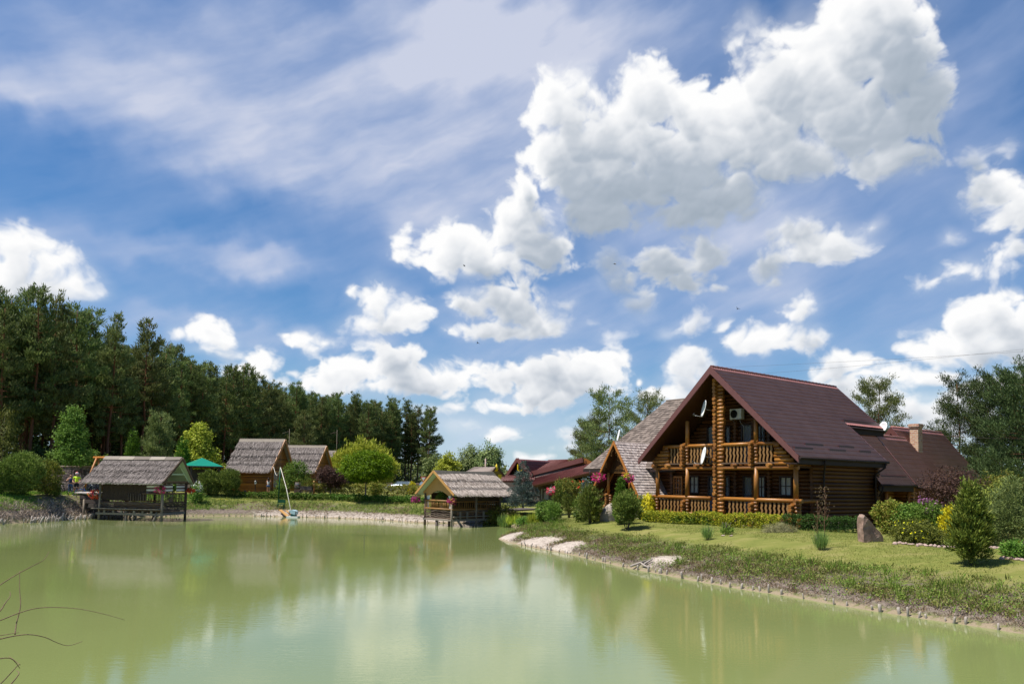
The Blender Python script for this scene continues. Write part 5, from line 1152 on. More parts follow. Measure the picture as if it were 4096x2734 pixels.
cabin((-28.6, 92.6, 1.9), YC, 4.7, 4.4, 'middle thatched log cabin half hidden by the leafy shrub', 2.5, 5.75, .4, .4, .5, 4, 32)
cabin((-29.2, 101.5, 1.9), YC, 4.6, 4.6, 'farthest thatched cabin with a flared shingle skirt', 3.2, 5.45, .4, .2, .3, 3, 33, door=False)
o = bpy.data.objects['thatched_cabin.002']; mb = MB(); sr = random.Random(4)
shingle_slope(mb, (5.6, -1.4, 2.0), (5.6, 6.0, 2.0), (4.7, 5.0, 3.9), (4.7, -.4, 3.9), sr, .3, .3); shingle_slope(mb, (-.4, -1.6, 2.0), (5.6, -1.4, 2.0), (4.7, -.4, 3.4), (-.4, -.4, 3.4), sr, .3, .3); mb.build('skirt_roof', MT['shingle'], o)

# ---------------------------------------------------------------- green roofed gazebo
pa = at(808, 1830, 79); GZ0 = 1.95
gzb = empty('gazebo', (pa.x, 79, GZ0), R(38), 'open gazebo with a bright green tiled hip roof', 'gazebo')
m, nt, b = newmat('green_roof_sheet'); wv = N(nt, 'ShaderNodeTexWave', Scale=2.6); wv.bands_direction = 'Z'; nt.links.new(coords(nt), wv.inputs[0])
nt.links.new(ramp(nt, wv.outputs[1], [(.0, .10, .065), (.004, .22, .14), (.01, .28, .18)], [.1, .35, 1]), b.inputs['Base Color']); b.inputs['Roughness'].default_value = .35; bump(nt, b, wv.outputs[1], .4, .03); MT['greenroof'] = m
mb = MB(); q = 1.75; ez = 2.72; az_ = pa.z - GZ0
mb.add([(-q, -q, ez), (q, -q, ez), (q, q, ez), (-q, q, ez), (0, 0, az_)], [(0, 1, 4), (1, 2, 4), (2, 3, 4), (3, 0, 4)]); mb.build('hip_roof', MT['greenroof'], gzb)
mb = MB()
for i in range(4): a = [(-q, -q), (q, -q), (q, q), (-q, q)]; p, n_ = a[i], a[(i + 1) % 4]; mb.beam((*p, ez - .03), (*n_, ez - .03), .06, .1)
mb.build('eave_board', MT['verge'], gzb)
for x in (-1.4, 1.4):
    for y in (-1.4, 1.4):
        mb = MB(); mb.b2((x - .07, y - .07, 0), (x + .07, y + .07, ez)); mb.build('post', MT['deckdark'], gzb)
mb = MB(); mb.b2((-1.4, -1.42, .5), (1.4, -1.38, 1.0)); mb.b2((-1.42, -1.4, .5), (-1.38, 1.4, 1.0)); mb.b2((1.38, -1.4, .5), (1.42, 1.4, 1.0)); mb.b2((-1.4, 1.36, .0), (1.4, 1.42, 2.4)); mb.build('parapet', MT['deckdark'], gzb)

# ---------------------------------------------------------------- brown roofed hall in the middle distance
def slab_roof(name, A, B, Cc, D, parent, base, t=.18, under='soffit'):
    mb = MB(); q = [Vector(p) - base for p in (A, B, Cc, D)]
    tile_slope(mb, *q, step=.5, wave=.3, amp=.03, lift=.06, seg=4); mb.mat(1); mb.slab([p - Vector((0, 0, .02)) for p in q], t); return mb.build(name, [MT['tile2'], MT[under]], parent)
bs = Vector((gY(2150, 88).x, 88, 1.3)); HB = empty('tiled_hall', bs, 0, 'low brown hall with several long tiled roofs and a glazed gable', 'hall')
AP = at(2070, 1836, 84); VL = at(2030, 1897, 85.5); VR = at(2128, 1905, 82); AB = at(2245, 1846, 100); LB = VL + (AB - AP); RB = VR + (AB - AP)
slab_roof('gable_roof', VR, RB, AB, AP, HB, bs); slab_roof('gable_roof', LB, VL, AP, AB, HB, bs)
mb = MB(); f = (AP - AB).normalized() * .06
for a, c in ((VL, AP), (VR, AP)): mb.beam(a - bs + f, c - bs + f, .12, .42)
mb.build('verge_board', MT['verge'], HB)
mb = MB(); i_ = (AB - AP).normalized() * 1.2; gq = [VL - bs + i_, VR - bs + i_, AP - bs + i_ - Vector((0, 0, .5))]; mb.add(gq, [(0, 1, 2)]); mb.build('gable_glass', MT['glassdark'], HB)
tc = bpy.data.curves.new('lettering2', 'FONT'); tc.body = 'U'; tc.size = 1.15; tc.extrude = .03; tc.align_x = 'CENTER'
to = bpy.data.objects.new('lettering_tmp', tc); COL.objects.link(to); bpy.context.view_layer.update(); dg = bpy.context.evaluated_depsgraph_get()
tm = bpy.data.meshes.new_from_object(to.evaluated_get(dg)); bpy.data.objects.remove(to)
gp_ = at(2080, 1884, 83.6) - bs; tm.transform(Matrix.Translation(gp_) @ Matrix.Rotation(R(-25), 4, 'Z') @ Matrix.Rotation(R(90), 4, 'X'))
MT['yellowpaint'] = mplain('yellow_paint', (.62, .45, .01), .45); link('lettering', tm, MT['yellowpaint'], HB)
slab_roof('side_roof', at(1985, 1925, 82), at(2140, 1920, 80), at(2140, 1893, 86), at(2030, 1897, 86), HB, bs)
slab_roof('long_roof', at(2110, 1896, 84), at(2345, 1846, 78), at(2332, 1836, 92), at(2196, 1840, 98), HB, bs)
mb = MB(); mb.beam(at(2100, 1900, 83.9) - bs, at(2332, 1838, 78) - bs, .15, .5); mb.build('verge_board', MT['verge'], HB)
mb = MB(); a, c = at(2332, 1838, 78.2) - bs, at(2376, 1860, 78) - bs; mb.beam(a, c, .15, .5); mb.build('verge_board', MT['orangewood'], HB)
mb = MB(); mb.add([at(2120, 1907, 83.5) - bs, at(2330, 1850, 78.6) - bs, at(2375, 1862, 78.5) - bs, at(2345, 1900, 80) - bs, at(2140, 1930, 82) - bs], [(0, 1, 2, 3, 4)]); mb.build('clerestory', MT['deckdark'], HB)
slab_roof('lower_roof', at(2132, 1941, 77), at(2430, 1875, 70), at(2360, 1845, 80), at(2122, 1918, 83), HB, bs)
mb = MB(); A0, A1 = gY(1990, 81), gY(2150, 79); B1 = gY(2380, 76); z0 = 1.0
for p, q_ in ((A0, A1), (A1, B1)): mb.add([(p.x - bs.x, p.y - bs.y, -.3), (q_.x - bs.x, q_.y - bs.y, -.3), (q_.x - bs.x, q_.y - bs.y, 2.2), (p.x - bs.x, p.y - bs.y, 2.2)], [(0, 1, 2, 3)])
mb.build('wall', MT['deckdark'], HB)
for k in range(4):
    p = A1.lerp(B1, .1 + .22 * k) - bs; mb = MB(); mb.b2((p.x - .08, p.y - .4, -.2), (p.x + .08, p.y - .25, 1.9)); mb.beam((p.x, p.y - .3, 1.2), (p.x + .7, p.y - .3, 1.9), .1, .1); mb.build('post', MT['deckdark'], HB)
for k in range(2):
    p = A1.lerp(B1, .16 + .2 * k) - bs; mb = MB(); mb.b2((p.x - .5, p.y - .12, .5), (p.x + .5, p.y - .06, 1.6)); mb.build('window', MT['curtain'], HB)

# ---------------------------------------------------------------- roofed gateway with a yellow carved ornament
gb = Vector((gY(1985, 78).x, 78, 1.4)); GW = empty('roofed_gateway', gb, 0, 'small shingle roofed gateway with a yellow carved ornament on its peak', 'gateway')
mb = MB(); ra = at(1897, 1866, 84) - gb; rb = at(1986, 1866, 77) - gb; la = at(1858, 1889, 82) - gb; lb = at(1964, 1892, 75.5) - gb; rb2 = at(2018, 1903, 78.5) - gb; ra2 = rb2 + (ra - rb)
shingle_slope(mb, la, lb, rb, ra, rg2, .35, .3); mb.slab([rb2, ra2, ra, rb], .1); mb.build('roof', MT['shingle'], GW)
mb = MB(); mb.beam(lb, rb, .08, .22); mb.beam(rb2, rb, .08, .22); mb.build('verge_board', MT['brownwood'], GW)
mb = MB(); p = rb + Vector((0, -.12, 0)); mb.tube([p + Vector((0, 0, -.45)), p + Vector((0, 0, -.2)), p + Vector((0, 0, .05)), p + Vector((0, 0, .3))], [.1, .2, .12, .03], 8); mb.lathe(p + Vector((0, 0, -.3)), [(0, -.14), (.14, -.05), (.14, .06), (0, .14)], 10); mb.build('carved_finial', MT['yellowpaint'], GW)
mb = MB(); p = at(1999, 1900, 77.6) - gb; mb.b2((p.x - .18, p.y - .08, -.2), (p.x + .18, p.y + .08, p.z + .1)); mb.build('post', MT['yellowpaint'], GW)
mb = MB(); p = at(1900, 1900, 82) - gb; mb.b2((p.x - .12, p.y - .1, -.2), (p.x + .12, p.y + .1, p.z)); mb.build('post', MT['brownwood'], GW)
# ---------------------------------------------------------------- pines
LF['heath'] = mleaf('brown_heathy_stems', (.055, .035, .026), (.12, .082, .058), (.22, .17, .12), .15)
LF['pined'] = mleaf('deep_pine_needles', (.022, .038, .014), (.048, .070, .022), (.085, .11, .036), .22)
MT['twigwood'] = mnoise('reddish_twig', (.12, .06, .035), (.24, .13, .075), 20, .8)
MT['haycore'] = mnoise('hay', (.08, .075, .035), (.16, .15, .07), 14, .95)
NR = lambda s: np.random.default_rng(s)
PV = [pine_meshes(100 + i, H, cs, Rr, 1.0, .42, .10, tp) for i, (H, cs, Rr, tp) in enumerate([(20, .36, 2.8, .78), (21, .42, 2.6, .70), (19, .38, 2.9, .76), (20.5, .30, 2.7, .84), (20, .46, 2.8, .64), (18.5, .28, 3.0, .80)])]
rp = random.Random(77)
EDGE = [(-60, 66), (-51.5, 74), (-49, 88), (-48.2, 104), (-47.6, 122), (-46.5, 142), (-43.0, 156), (-37.0, 168), (-29.5, 181), (-21.8, 195)]
cnt = 0
GRP = 'tall pines along the edge of the forest'
LBL = 'tall dark green pine with a bare reddish trunk standing in the forest edge'
placed = []
for row in range(6):
    seg = 0; off = row * 3.4; acc = rp.uniform(0, 2)
    pts = [Vector((x, y)) for x, y in EDGE]
    nrm = Vector((-.96, .28))
    L = [(pts[i + 1] - pts[i]).length for i in range(len(pts) - 1)]; tot = sum(L); s = acc
    while s < tot:
        k = 0; q = s
        while q > L[k]: q -= L[k]; k += 1
        p = pts[k].lerp(pts[k + 1], q / L[k]); n_ = Vector((-(pts[k + 1] - pts[k]).y, (pts[k + 1] - pts[k]).x)).normalized(); n_ = (n_ + Vector((-.25, .2))).normalized()
        p = p + n_ * off + Vector((rp.uniform(-.9, .9), rp.uniform(-.9, .9)))
        s += rp.uniform(2.6, 4.2) * (1 + .10 * row)
        if p.x / p.y < -.78 or cnt >= 285: continue
        v = rp.randrange(6); sc = rp.uniform(.90, 1.08) * (1.0 if row else rp.uniform(.92, 1.0))
        if p.y < 90: sc *= 1.02
        H_ = [20, 21, 19, 20.5, 20, 18.5][v]
        sc *= 20.2 / H_
        plant_pine(PV[v], (p.x, p.y, gz(p.x, p.y) - .1), rp.uniform(0, 6.28), sc, 'pine_tree', LBL, GRP, 'pinel' if rp.random() < .25 else 'pine')
        cnt += 1
# the last pine of the forest stands free
pb = pine_meshes(131, 20, .28, 3.4, 1.1, .42, .09, .72)
p = gY(1714, 186); plant_pine(pb, p, 1.0, .99, 'pine_tree', 'broad pine standing free at the right end of the forest', None, 'pine')
# undergrowth inside the wood
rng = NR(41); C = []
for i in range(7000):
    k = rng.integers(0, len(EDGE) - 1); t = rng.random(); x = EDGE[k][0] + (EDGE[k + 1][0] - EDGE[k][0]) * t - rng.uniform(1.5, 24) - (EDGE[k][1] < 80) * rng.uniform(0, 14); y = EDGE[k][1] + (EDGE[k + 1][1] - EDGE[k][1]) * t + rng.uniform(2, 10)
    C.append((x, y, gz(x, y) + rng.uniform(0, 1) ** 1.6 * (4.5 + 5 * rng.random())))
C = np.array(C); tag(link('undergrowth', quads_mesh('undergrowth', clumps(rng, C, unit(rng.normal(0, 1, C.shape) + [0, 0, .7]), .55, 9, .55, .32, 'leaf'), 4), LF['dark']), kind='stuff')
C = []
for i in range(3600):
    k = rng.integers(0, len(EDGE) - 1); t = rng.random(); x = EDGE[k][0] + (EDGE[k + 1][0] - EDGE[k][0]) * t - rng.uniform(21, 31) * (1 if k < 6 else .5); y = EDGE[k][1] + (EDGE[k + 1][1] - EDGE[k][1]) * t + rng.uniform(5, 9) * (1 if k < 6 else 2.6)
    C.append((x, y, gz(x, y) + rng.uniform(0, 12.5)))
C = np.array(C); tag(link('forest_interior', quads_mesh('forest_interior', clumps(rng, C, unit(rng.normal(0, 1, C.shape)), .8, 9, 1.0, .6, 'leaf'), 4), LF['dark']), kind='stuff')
# far wood closing the horizon
rng = NR(42); C = []
for i in range(5200):
    a = rng.uniform(-.85, .85); Y = rng.uniform(300, 420); h = 5 + 6 * (vnoise(np.array([a * 40.0]), np.array([3.0]), 5)[0]); C.append((a * Y, Y, rng.uniform(0, 1) ** .8 * h + 1.5))
C = np.array(C); tag(link('far_wood', quads_mesh('far_wood', clumps(rng, C, unit(rng.normal(0, 1, C.shape) + [0, -.5, .5]), 1.2, 8, 2.2, 1.2, 'leaf'), 4), LF['pine']), kind='stuff')
# pines near the buildings
pr1 = pine_meshes(211, 11.5, .16, 3.6, 1.25, .30, .06, .55, .42, 15); pr2 = pine_meshes(212, 12, .22, 3.6, 1.6, .26, .05, .62, .38, 17); pr3 = pine_meshes(213, 12.5, .05, 3.9, 1.9, .26, .05, .60, .32, 18)
p = gY(2438, 80); plant_pine(pr1, p, .4, 1.02, 'pine_tree', 'open crowned pine rising behind the left slope of the shingle roof', None, 'pinel')
p = gY(2360, 84); plant_pine(pr3, p, 2.4, .72, 'pine_tree', 'lower bushy pine left of the open pine behind the shingle roof', None, 'pinel')
p = gY(2592, 82); plant_pine(pr2, p, 2.0, .98, 'pine_tree', 'pine peeping over the ridge of the shingle roof', None, 'pinel')
p = gY(3520, 82); plant_pine(pr2, p, 4.4, 1.14, 'pine_tree', 'slender pine behind the long roof, left of the chimney', None, 'pinel')
p = gY(3640, 96); plant_pine(pr1, p, 5, .78, 'pine_tree', 'small pine peeping over the roof ridge beside the chimney', None, 'pinel')
p = gY(3838, 62); plant_pine(pr2, p, 1.0, .93, 'pine_tree', 'tall pine with a bare trunk right of the rear tiled roof', None, 'pined')
p = gY(4005, 58); plant_pine(pr3, p, .3, .85, 'pine_tree', 'dense pine between the bare trunked pine and the frame edge', None, 'pined')
p = gY(4110, 50); plant_pine(pr3, p, 2.1, .83, 'pine_tree', 'tallest dense pine cut by the right edge of the picture', None, 'pined')
p = gY(4200, 56); plant_pine(pr2, p, 4.1, .92, 'pine_tree', 'pine standing just beyond the right edge of the picture', None, 'pined')
p = gY(1215, 108); plant_pine(pine_meshes(221, 10.8, .04, 2.9, 1.6, .34, .075, .80, .4, 16), p, 1, 1.0, 'pine_tree', 'rounded blue green pine behind the thatched cabin roofs', None, 'pinel')
p = gY(628, 82); plant_pine(pine_meshes(222, 8.0, .03, 2.7, 1.6, .30, .07, .72, .36, 16), p, 2, 1.0, 'pine_tree', 'bushy young pine above the ridge of the grey hut', None, 'pinel')

# ---------------------------------------------------------------- broadleaf trees and shrubs
def tree(name, loc, label, trunkH, r0, blobs, n, per, rad, L, W, mode, leaf, seed, group=None, nb=6, bz=(.4, .95), bl=1.2, bark='bark', cat='tree', rough=.2, inner=.55, rise=.6, yaw=0):
    o = empty(name, loc, yaw, label, cat, group); rng = NR(seed)
    trunk_mesh(rng, trunkH, r0, r0 * .3, .15, nb, bz, bl, rise).build('trunk', MT[bark], o)
    crown('crown', rng, blobs, n, per, rad, L, W, mode, leaf, o, inner, rough); return o
def shrub(name, loc, label, blobs, n, per, rad, L, W, mode, leaf, seed, group=None, stems=6, sr=.02, sh=.6, cat='shrub', rough=.2, inner=.55, stem_mat='bark', spread=.3):
    o = empty(name, loc, seed * .7, label, cat, group); rng = NR(seed); mb = MB()
    for k in range(stems):
        a = rng.uniform(0, 6.28); e = spread * rng.uniform(.4, 1); mb.tube([(.05 * math.cos(a), .05 * math.sin(a), -.05), (e * .5 * math.cos(a), e * .5 * math.sin(a), sh * .5), (e * math.cos(a), e * math.sin(a), sh)], [sr, sr * .8, sr * .4], 5)
    mb.build('stem', MT[stem_mat], o); crown('foliage', rng, blobs, n, per, rad, L, W, mode, leaf, o, inner, rough, .03); return o
p = gp(1462, 2006); tree('globe_tree', p, 'vivid green umbrella shaped tree with a straight bare trunk', 2.3, .13, [(0, 0, 3.1, 2.55, 2.5, 1.1), (-.9, 0, 3.65, 1.5, 1.5, 1.0), (.7, .2, 3.75, 1.7, 1.6, 1.1), (0, 0, 4.1, 1.4, 1.4, .75), (0, 0, 2.85, 2.2, 2.2, .7)], 1500, 10, .13, .24, .10, 'leaf', 'vivid', 301, nb=10, bz=(.85, 1.0), bl=1.6, rough=.12, inner=.7)
p = gY(1448, 99); tree('willow_tree', p, 'light yellow green tree behind the vivid umbrella tree', 2.5, .16, [(-1.6, 0, 3.6, 2.2, 2.2, 2.4), (1.2, 0, 3.8, 2.3, 2.2, 2.6), (2.9, 0, 2.8, 1.6, 1.8, 1.8), (-3.0, 0, 2.8, 1.6, 1.8, 1.8), (0, 0, 5.0, 1.8, 1.6, 1.7)], 1500, 10, .22, .42, .12, 'spray', 'lime', 302)
p = gY(1325, 79.5); tree('plum_tree', p, 'dark purple leaved tree between the cabin and the umbrella tree', 1.4, .07, [(0, 0, 1.8, 1.45, 1.3, .95), (-.5, 0, 2.25, 1.0, 1.0, .6), (.6, 0, 1.6, 1.1, 1.1, .7)], 700, 10, .12, .17, .09, 'leaf', 'purple', 303)
p = gY(1180, 79.3); tree('leafy_tree', p, 'loose light green small tree in front of the cabin gap', 1.8, .05, [(0, 0, 1.7, 1.0, 1.0, .9), (-.5, 0, 2.6, .7, .7, .65), (.6, 0, 2.7, .75, .7, .6), (.1, 0, 3.2, .6, .5, .5), (-.9, 0, 1.2, .7, .7, .6), (.9, 0, 1.9, .6, .6, .5)], 420, 9, .14, .19, .09, 'leaf', 'green', 304, rough=.35, bl=.9)
p = gY(285, 67.5); tree('rowan_tree', p, 'slim fresh green tree beside the stone wall and cyclists', 4.6, .07, [(0, 0, 4.2, 1.15, 1.1, 1.6), (-.2, 0, 5.9, .9, .9, 1.35), (.25, 0, 3.2, 1.35, 1.2, .8), (.1, 0, 7.0, .5, .5, .75), (.7, 0, 5.0, .8, .7, .8), (-.8, 0, 4.9, .7, .7, .7)], 900, 10, .15, .20, .09, 'leaf', 'green', 305, rough=.3)
p = gY(790, 86); tree('maple_tree', p, 'lime green tree above the green gazebo roof', 3.2, .09, [(0, 0, 4.0, 1.9, 1.9, 1.7), (-.2, 0, 5.8, 1.4, 1.3, 1.4), (.9, 0, 3.4, 1.5, 1.5, 1.2), (-1.0, 0, 3.6, 1.2, 1.2, 1.1), (.1, 0, 7.0, .7, .7, .75)], 1100, 10, .17, .28, .15, 'leaf', 'lime', 306, rough=.25)
for px, Y, h, w_, lab, s in ((526, 79, 6.4, .85, 'narrow bright green cone of thuja left of the bushy young pine', 307), (727, 80, 5.8, .9, 'narrow green thuja cone between the bushy pine and lime tree', 308)):
    p = gY(px, Y); shrub('thuja', p, lab, [(0, 0, h * .3, w_, w_, h * .33), (0, 0, h * .55, w_ * .75, w_ * .75, h * .3), (0, 0, h * .78, w_ * .42, w_ * .42, h * .22)], 420, 9, .10, .26, .09, 'spray', 'thuja', s, rough=.08, inner=.75, cat='tree')
p = gY(10, 71); tree('larch_tree', p, 'pale green larch at the left edge before the dark forest', 7.0, .09, [(0, 0, 3.2, 1.7, 1.6, 1.6), (0, 0, 5.2, 1.2, 1.2, 1.5), (.3, 0, 7.0, .5, .5, 1.0)], 420, 10, .2, .30, .05, 'droop', 'junipery', 309, rough=.4, nb=16, bz=(.2, .95), bl=1.8, rise=.15)
for px, Y, bl, leaf, lab, s in ((165, 75, [(0, 0, 2.6, 2.2, 1.2, 1.6), (1.6, 0, 2.2, 1.2, 1, 1.2)], 'dark', 'dark leafy thicket behind the clipped junipers at the left', 310), (362, 73, [(0, 0, 2.4, 1.3, 1.0, 1.3), (-.9, 0, 2.0, 1, .8, 1.0)], 'green', 'light green shrub behind the wall beside the timber swing frame', 311), (240, 74, [(0, 0, 2.7, 1.3, 1.0, 1.1)], 'green', 'whitish green shrub spilling over the stone wall', 312)):
    shrub('leafy_shrub', gY(px, Y), lab, bl, 420, 9, .16, .24, .13, 'leaf', leaf, s)
# clipped junipers on the left bank
def roundbush(px, py, wpx, toppx, lab, leaf, seed, n=900, group=None, low=1.0, L=.17):
    p = gp(px, py, 50); k = p.y / 3000; w_ = wpx * k / 2; h = (py - toppx) * k * .98
    return shrub('juniper_bush', p, lab, [(0, 0, h * .52, w_ * .93, w_ * .93, h * .44), (0, 0, h * .68, w_ * .85, w_ * .85, h * .30), (w_ * .2, 0, h * .30, w_ * .70 * low, w_ * .7 * low, h * .28)], n, 9, .08, L, .055, 'spray', leaf, seed, group, 8, .03, h * .5, 'bush', .16, .72, spread=w_ * .5)
roundbush(88, 1981, 152, 1808, 'large clipped round juniper on the left bank', 'juniper', 320, 1500)
roundbush(186, 1978, 104, 1842, 'brownish juniper just right of the large clipped juniper', 'rowan', 321, 700)
roundbush(4, 1979, 60, 1852, 'juniper cut by the left edge of the picture', 'juniper', 322, 500)
roundbush(219, 1983, 36, 1944, 'tiny juniper at the foot of the brownish juniper', 'juniper', 323, 160, L=.11)
roundbush(836, 1984, 88, 1884, 'left one of two round junipers right of the grey hut', 'juniper', 324, 900)
roundbush(916, 1986, 80, 1874, 'right one of two round junipers right of the grey hut', 'juniper', 325, 900)
p = gY(790, 71.5); shrub('flower_bush', p, 'tall white phlox clump behind the gable of the grey hut', [(0, 0, .9, .55, .5, .9)], 120, 8, .12, .2, .09, 'leaf', 'green', 326, cat='plant'); crown('flowers', NR(326), [(0, 0, 1.5, .5, .4, .5)], 26, 5, .08, .14, .13, 'leaf', 'white', bpy.data.objects['flower_bush'])
p = gY(893, 79); shrub('flower_bush', p, 'pink and yellow climbing flowers at the corner of the thatched cabin', [(0, 0, 1.5, .35, .35, 1.4)], 90, 8, .12, .16, .09, 'leaf', 'lime', 327, cat='plant'); crown('flowers', NR(327), [(0, 0, 2.0, .3, .3, .6)], 14, 5, .08, .13, .12, 'leaf', 'pink', bpy.data.objects['flower_bush.001'])
# centre
p = gY(1649, 86); shrub('golden_conifer', p, 'small golden yellow conifer before the brown fence', [(0, 0, .55, .52, .5, .6), (0, 0, .95, .28, .28, .4)], 240, 8, .07, .16, .06, 'spray', 'gold', 330, cat='shrub')
for px, Y, bl, lab, s in ((1878, 205, [(0, 0, 7.5, 3.2, 3, 3.6), (-1.6, 0, 5.0, 2.6, 2, 3), (1.5, 0, 5.5, 2.4, 2, 3)], 'left birch of the pale clump beyond the gateway', 331), (1958, 200, [(0, 0, 7.6, 2.9, 2.6, 3.6), (-1.5, 0, 5.5, 2.4, 2, 3), (1.2, 0, 5.0, 2.2, 2, 3.4), (1.0, 0, 8.8, 1.9, 1.5, 2)], 'right birch of the pale clump beyond the gateway', 332)):
    tree('birch_tree', gY(px, Y), lab, 9, .12, bl, 700, 10, .5, .55, .28, 'droop', 'olive', s, bark='birch', nb=10, bz=(.3, 1), bl=2.6, rise=1.2, rough=.3)
p = gY(1790, 118); tree('lime_tree', p, 'yellow green small tree behind the peak of the pale straw hut', 2.5, .09, [(0, 0, 3.4, 1.7, 1.5, 1.7), (-.9, 0, 2.6, 1.3, 1.2, 1.2), (.9, 0, 2.5, 1.2, 1.2, 1.2), (.1, 0, 4.9, .8, .8, 1.0)], 800, 9, .2, .34, .16, 'leaf', 'lime', 333, rough=.3)
p = gY(1745, 150); tree('small_tree', p, 'dark green tree behind the road sign', 4, .1, [(0, 0, 4, 2.2, 2, 2.4), (1.4, 0, 3, 1.8, 1.5, 1.8)], 500, 9, .3, .5, .25, 'leaf', 'olive', 334)
# blue spruces
def spruce(p, h, w_, lab, seed, n=26):
    o = empty('blue_spruce', p, seed, lab, 'tree'); rng = NR(seed); trunk_mesh(rng, h * .98, .07 * h / 4, .01, .04).build('trunk', MT['bark'], o); C = []; Nn = []
    for i in range(n):
        t = (i + .3) / n; z = h * (.05 + .93 * t); l = w_ * (1 - t) ** .85 + .06
        for b in range(max(4, int(9 * (1 - t) + 4))):
            a = rng.uniform(0, 6.28); ll = l * rng.uniform(.65, 1.12)
            for c in range(max(2, int(ll / .13))):
                s = rng.uniform(.25, 1); q = rng.normal(0, .12 * ll)
                C.append((math.cos(a) * ll * s - math.sin(a) * q, math.sin(a) * ll * s + math.cos(a) * q, z - .16 * ll * s + .10 * ll * s * s * 1.6)); Nn.append((math.cos(a), math.sin(a), .25))
    link('crown', quads_mesh('crown', clumps(rng, np.array(C), unit(np.array(Nn)), .05, 8, .17, .035, 'needle'), 4), LF['spruce'], o); return o
p = gY(2094, 61.5); spruce(Vector((p.x, p.y, 1.45)), 3.95, 1.55, 'blue spruce standing before the brown tiled hall', 341)
p = gY(2341, 52); spruce(p, 2.95, .62, 'small blue spruce beside the left eave of the restaurant', 342, 18)
# right lawn
def upright(px, py, wpx, toppx, lab, seed, leaf='juniper', n=500, cone=False, vase=False, L=.15):
    p = gp(px, py, 18); k = p.y / 3000; w_ = wpx * k / 2; h = (py - toppx) * k
    if cone: bl = [(0, 0, h * .34, w_, w_, h * .27), (0, 0, h * .55, w_ * .8, w_ * .8, h * .25), (0, 0, h * .78, w_ * .45, w_ * .45, h * .2)]
    elif vase: bl = [(0, 0, h * .62, w_ * .88, w_ * .88, h * .28), (-w_ * .4, 0, h * .72, w_ * .5, w_ * .5, h * .25), (w_ * .5, 0, h * .78, w_ * .42, w_ * .42, h * .24), (0, 0, h * .38, w_ * .6, w_ * .6, h * .2)]
    else: bl = [(0, 0, h * .40, w_, w_, h * .30), (0, 0, h * .62, w_ * .75, w_ * .75, h * .3), (w_ * .1, 0, h * .84, w_ * .35, w_ * .35, h * .16)]
    o = shrub('juniper_bush', p, lab, bl, n, 9, .055, L, .04, 'spray', leaf, seed, None, 9, .022, h * .5, 'bush', .30, .5, spread=w_ * .55)
    crown('shoot', NR(seed + 900), bl, int(n * .22), 5, .02, L * 2.1, .03, 'spray', leaf, o, .85, .25); return o
upright(3884, 2262, 132, 1932, 'tall upright juniper on the near lawn at the right', 351, 'junipery', 1500, True, L=.12)
upright(2508, 2120, 126, 1975, 'vase shaped juniper nearest the golden hedge end', 352, 'juniper', 900, False, True)
upright(2359, 2094, 98, 1944, 'rounded upright juniper left of the vase shaped juniper', 353, 'juniper', 700)
upright(2276, 2070, 50, 1984, 'smallest juniper of the row on the lawn point', 354, 'juniper', 260, False, True)
upright(2239, 2062, 54, 1920, 'slim dark juniper farthest along the lawn point', 355, 'juniper', 460)
p = gp(2307, 2079, 20); tree('sumac_tree', p, 'young tree with orange tinged leaves on a thin stem', 1.9, .035, [(0, 0, 2.3, .95, .8, .45), (-.7, 0, 2.55, .6, .6, .35), (.6, 0, 2.0, .55, .5, .4), (0, 0, 1.6, .5, .5, .35)], 300, 9, .10, .17, .06, 'leaf', 'rowan', 356, rough=.35, nb=8, bl=.9); crown('berry_cluster', NR(357), [(0, 0, 2.35, 1.0, .8, .5)], 16, 6, .05, .10, .08, 'leaf', 'red', bpy.data.objects['sumac_tree'])
p = gY(2484, 44.5); shrub('thuja', p, 'small bright thuja cone before the restaurant porch', [(0, 0, .8, .40, .40, .8), (0, 0, 1.5, .32, .32, .75), (0, 0, 2.2, .17, .17, .55)], 620, 8, .05, .12, .05, 'spray', 'thuja', 358, rough=.06, inner=.8, cat='tree')
p = gY(2592, 46.6); shrub('weeping_conifer', p, 'golden weeping shrub at the corner of the log house', [(0, 0, .8, .36, .36, .75), (0, 0, 1.3, .22, .22, .4)], 300, 8, .06, .22, .03, 'droop', 'gold', 359)
p = gY(2567, 47.4); shrub('leafy_shrub', p, 'green shrub beside the golden weeping shrub', [(0, 0, .7, .4, .4, .75)], 160, 8, .07, .14, .06, 'leaf', 'green', 360)
p = gY(2382, 48.6); shrub('barberry', p, 'dark red shrub beside the left leg of the porch', [(0, 0, .9, .38, .35, .9), (.1, 0, 1.5, .25, .25, .5)], 200, 8, .08, .11, .05, 'leaf', 'purple', 361)
p = gp(2413, 2040, 20); shrub('hosta', p, 'variegated hosta clump in front of the grey boulder', [(0, 0, .28, .62, .4, .38)], 130, 7, .07, .22, .11, 'leaf', 'hosta', 362, cat='plant')
p = gY(2388, 48); shrub('yellow_shrub', p, 'low yellow green shrub before the porch base', [(0, 0, .5, .45, .4, .5)], 140, 8, .07, .12, .06, 'leaf', 'lime', 363)
p = gY(2015, 62); shrub('yellow_shrub', p, 'golden green shrub behind the right end of the straw hut', [(0, 0, .9, 1.1, .8, .95), (1.0, 0, .7, .8, .7, .7)], 360, 9, .1, .17, .08, 'leaf', 'spirea', 364)
p = gY(2188, 56); shrub('leafy_shrub', p, 'rounded fresh green shrub right of the blue spruce', [(0, 0, .7, .85, .7, .75), (.5, 0, .95, .6, .5, .5)], 320, 9, .09, .15, .07, 'leaf', 'green', 365)
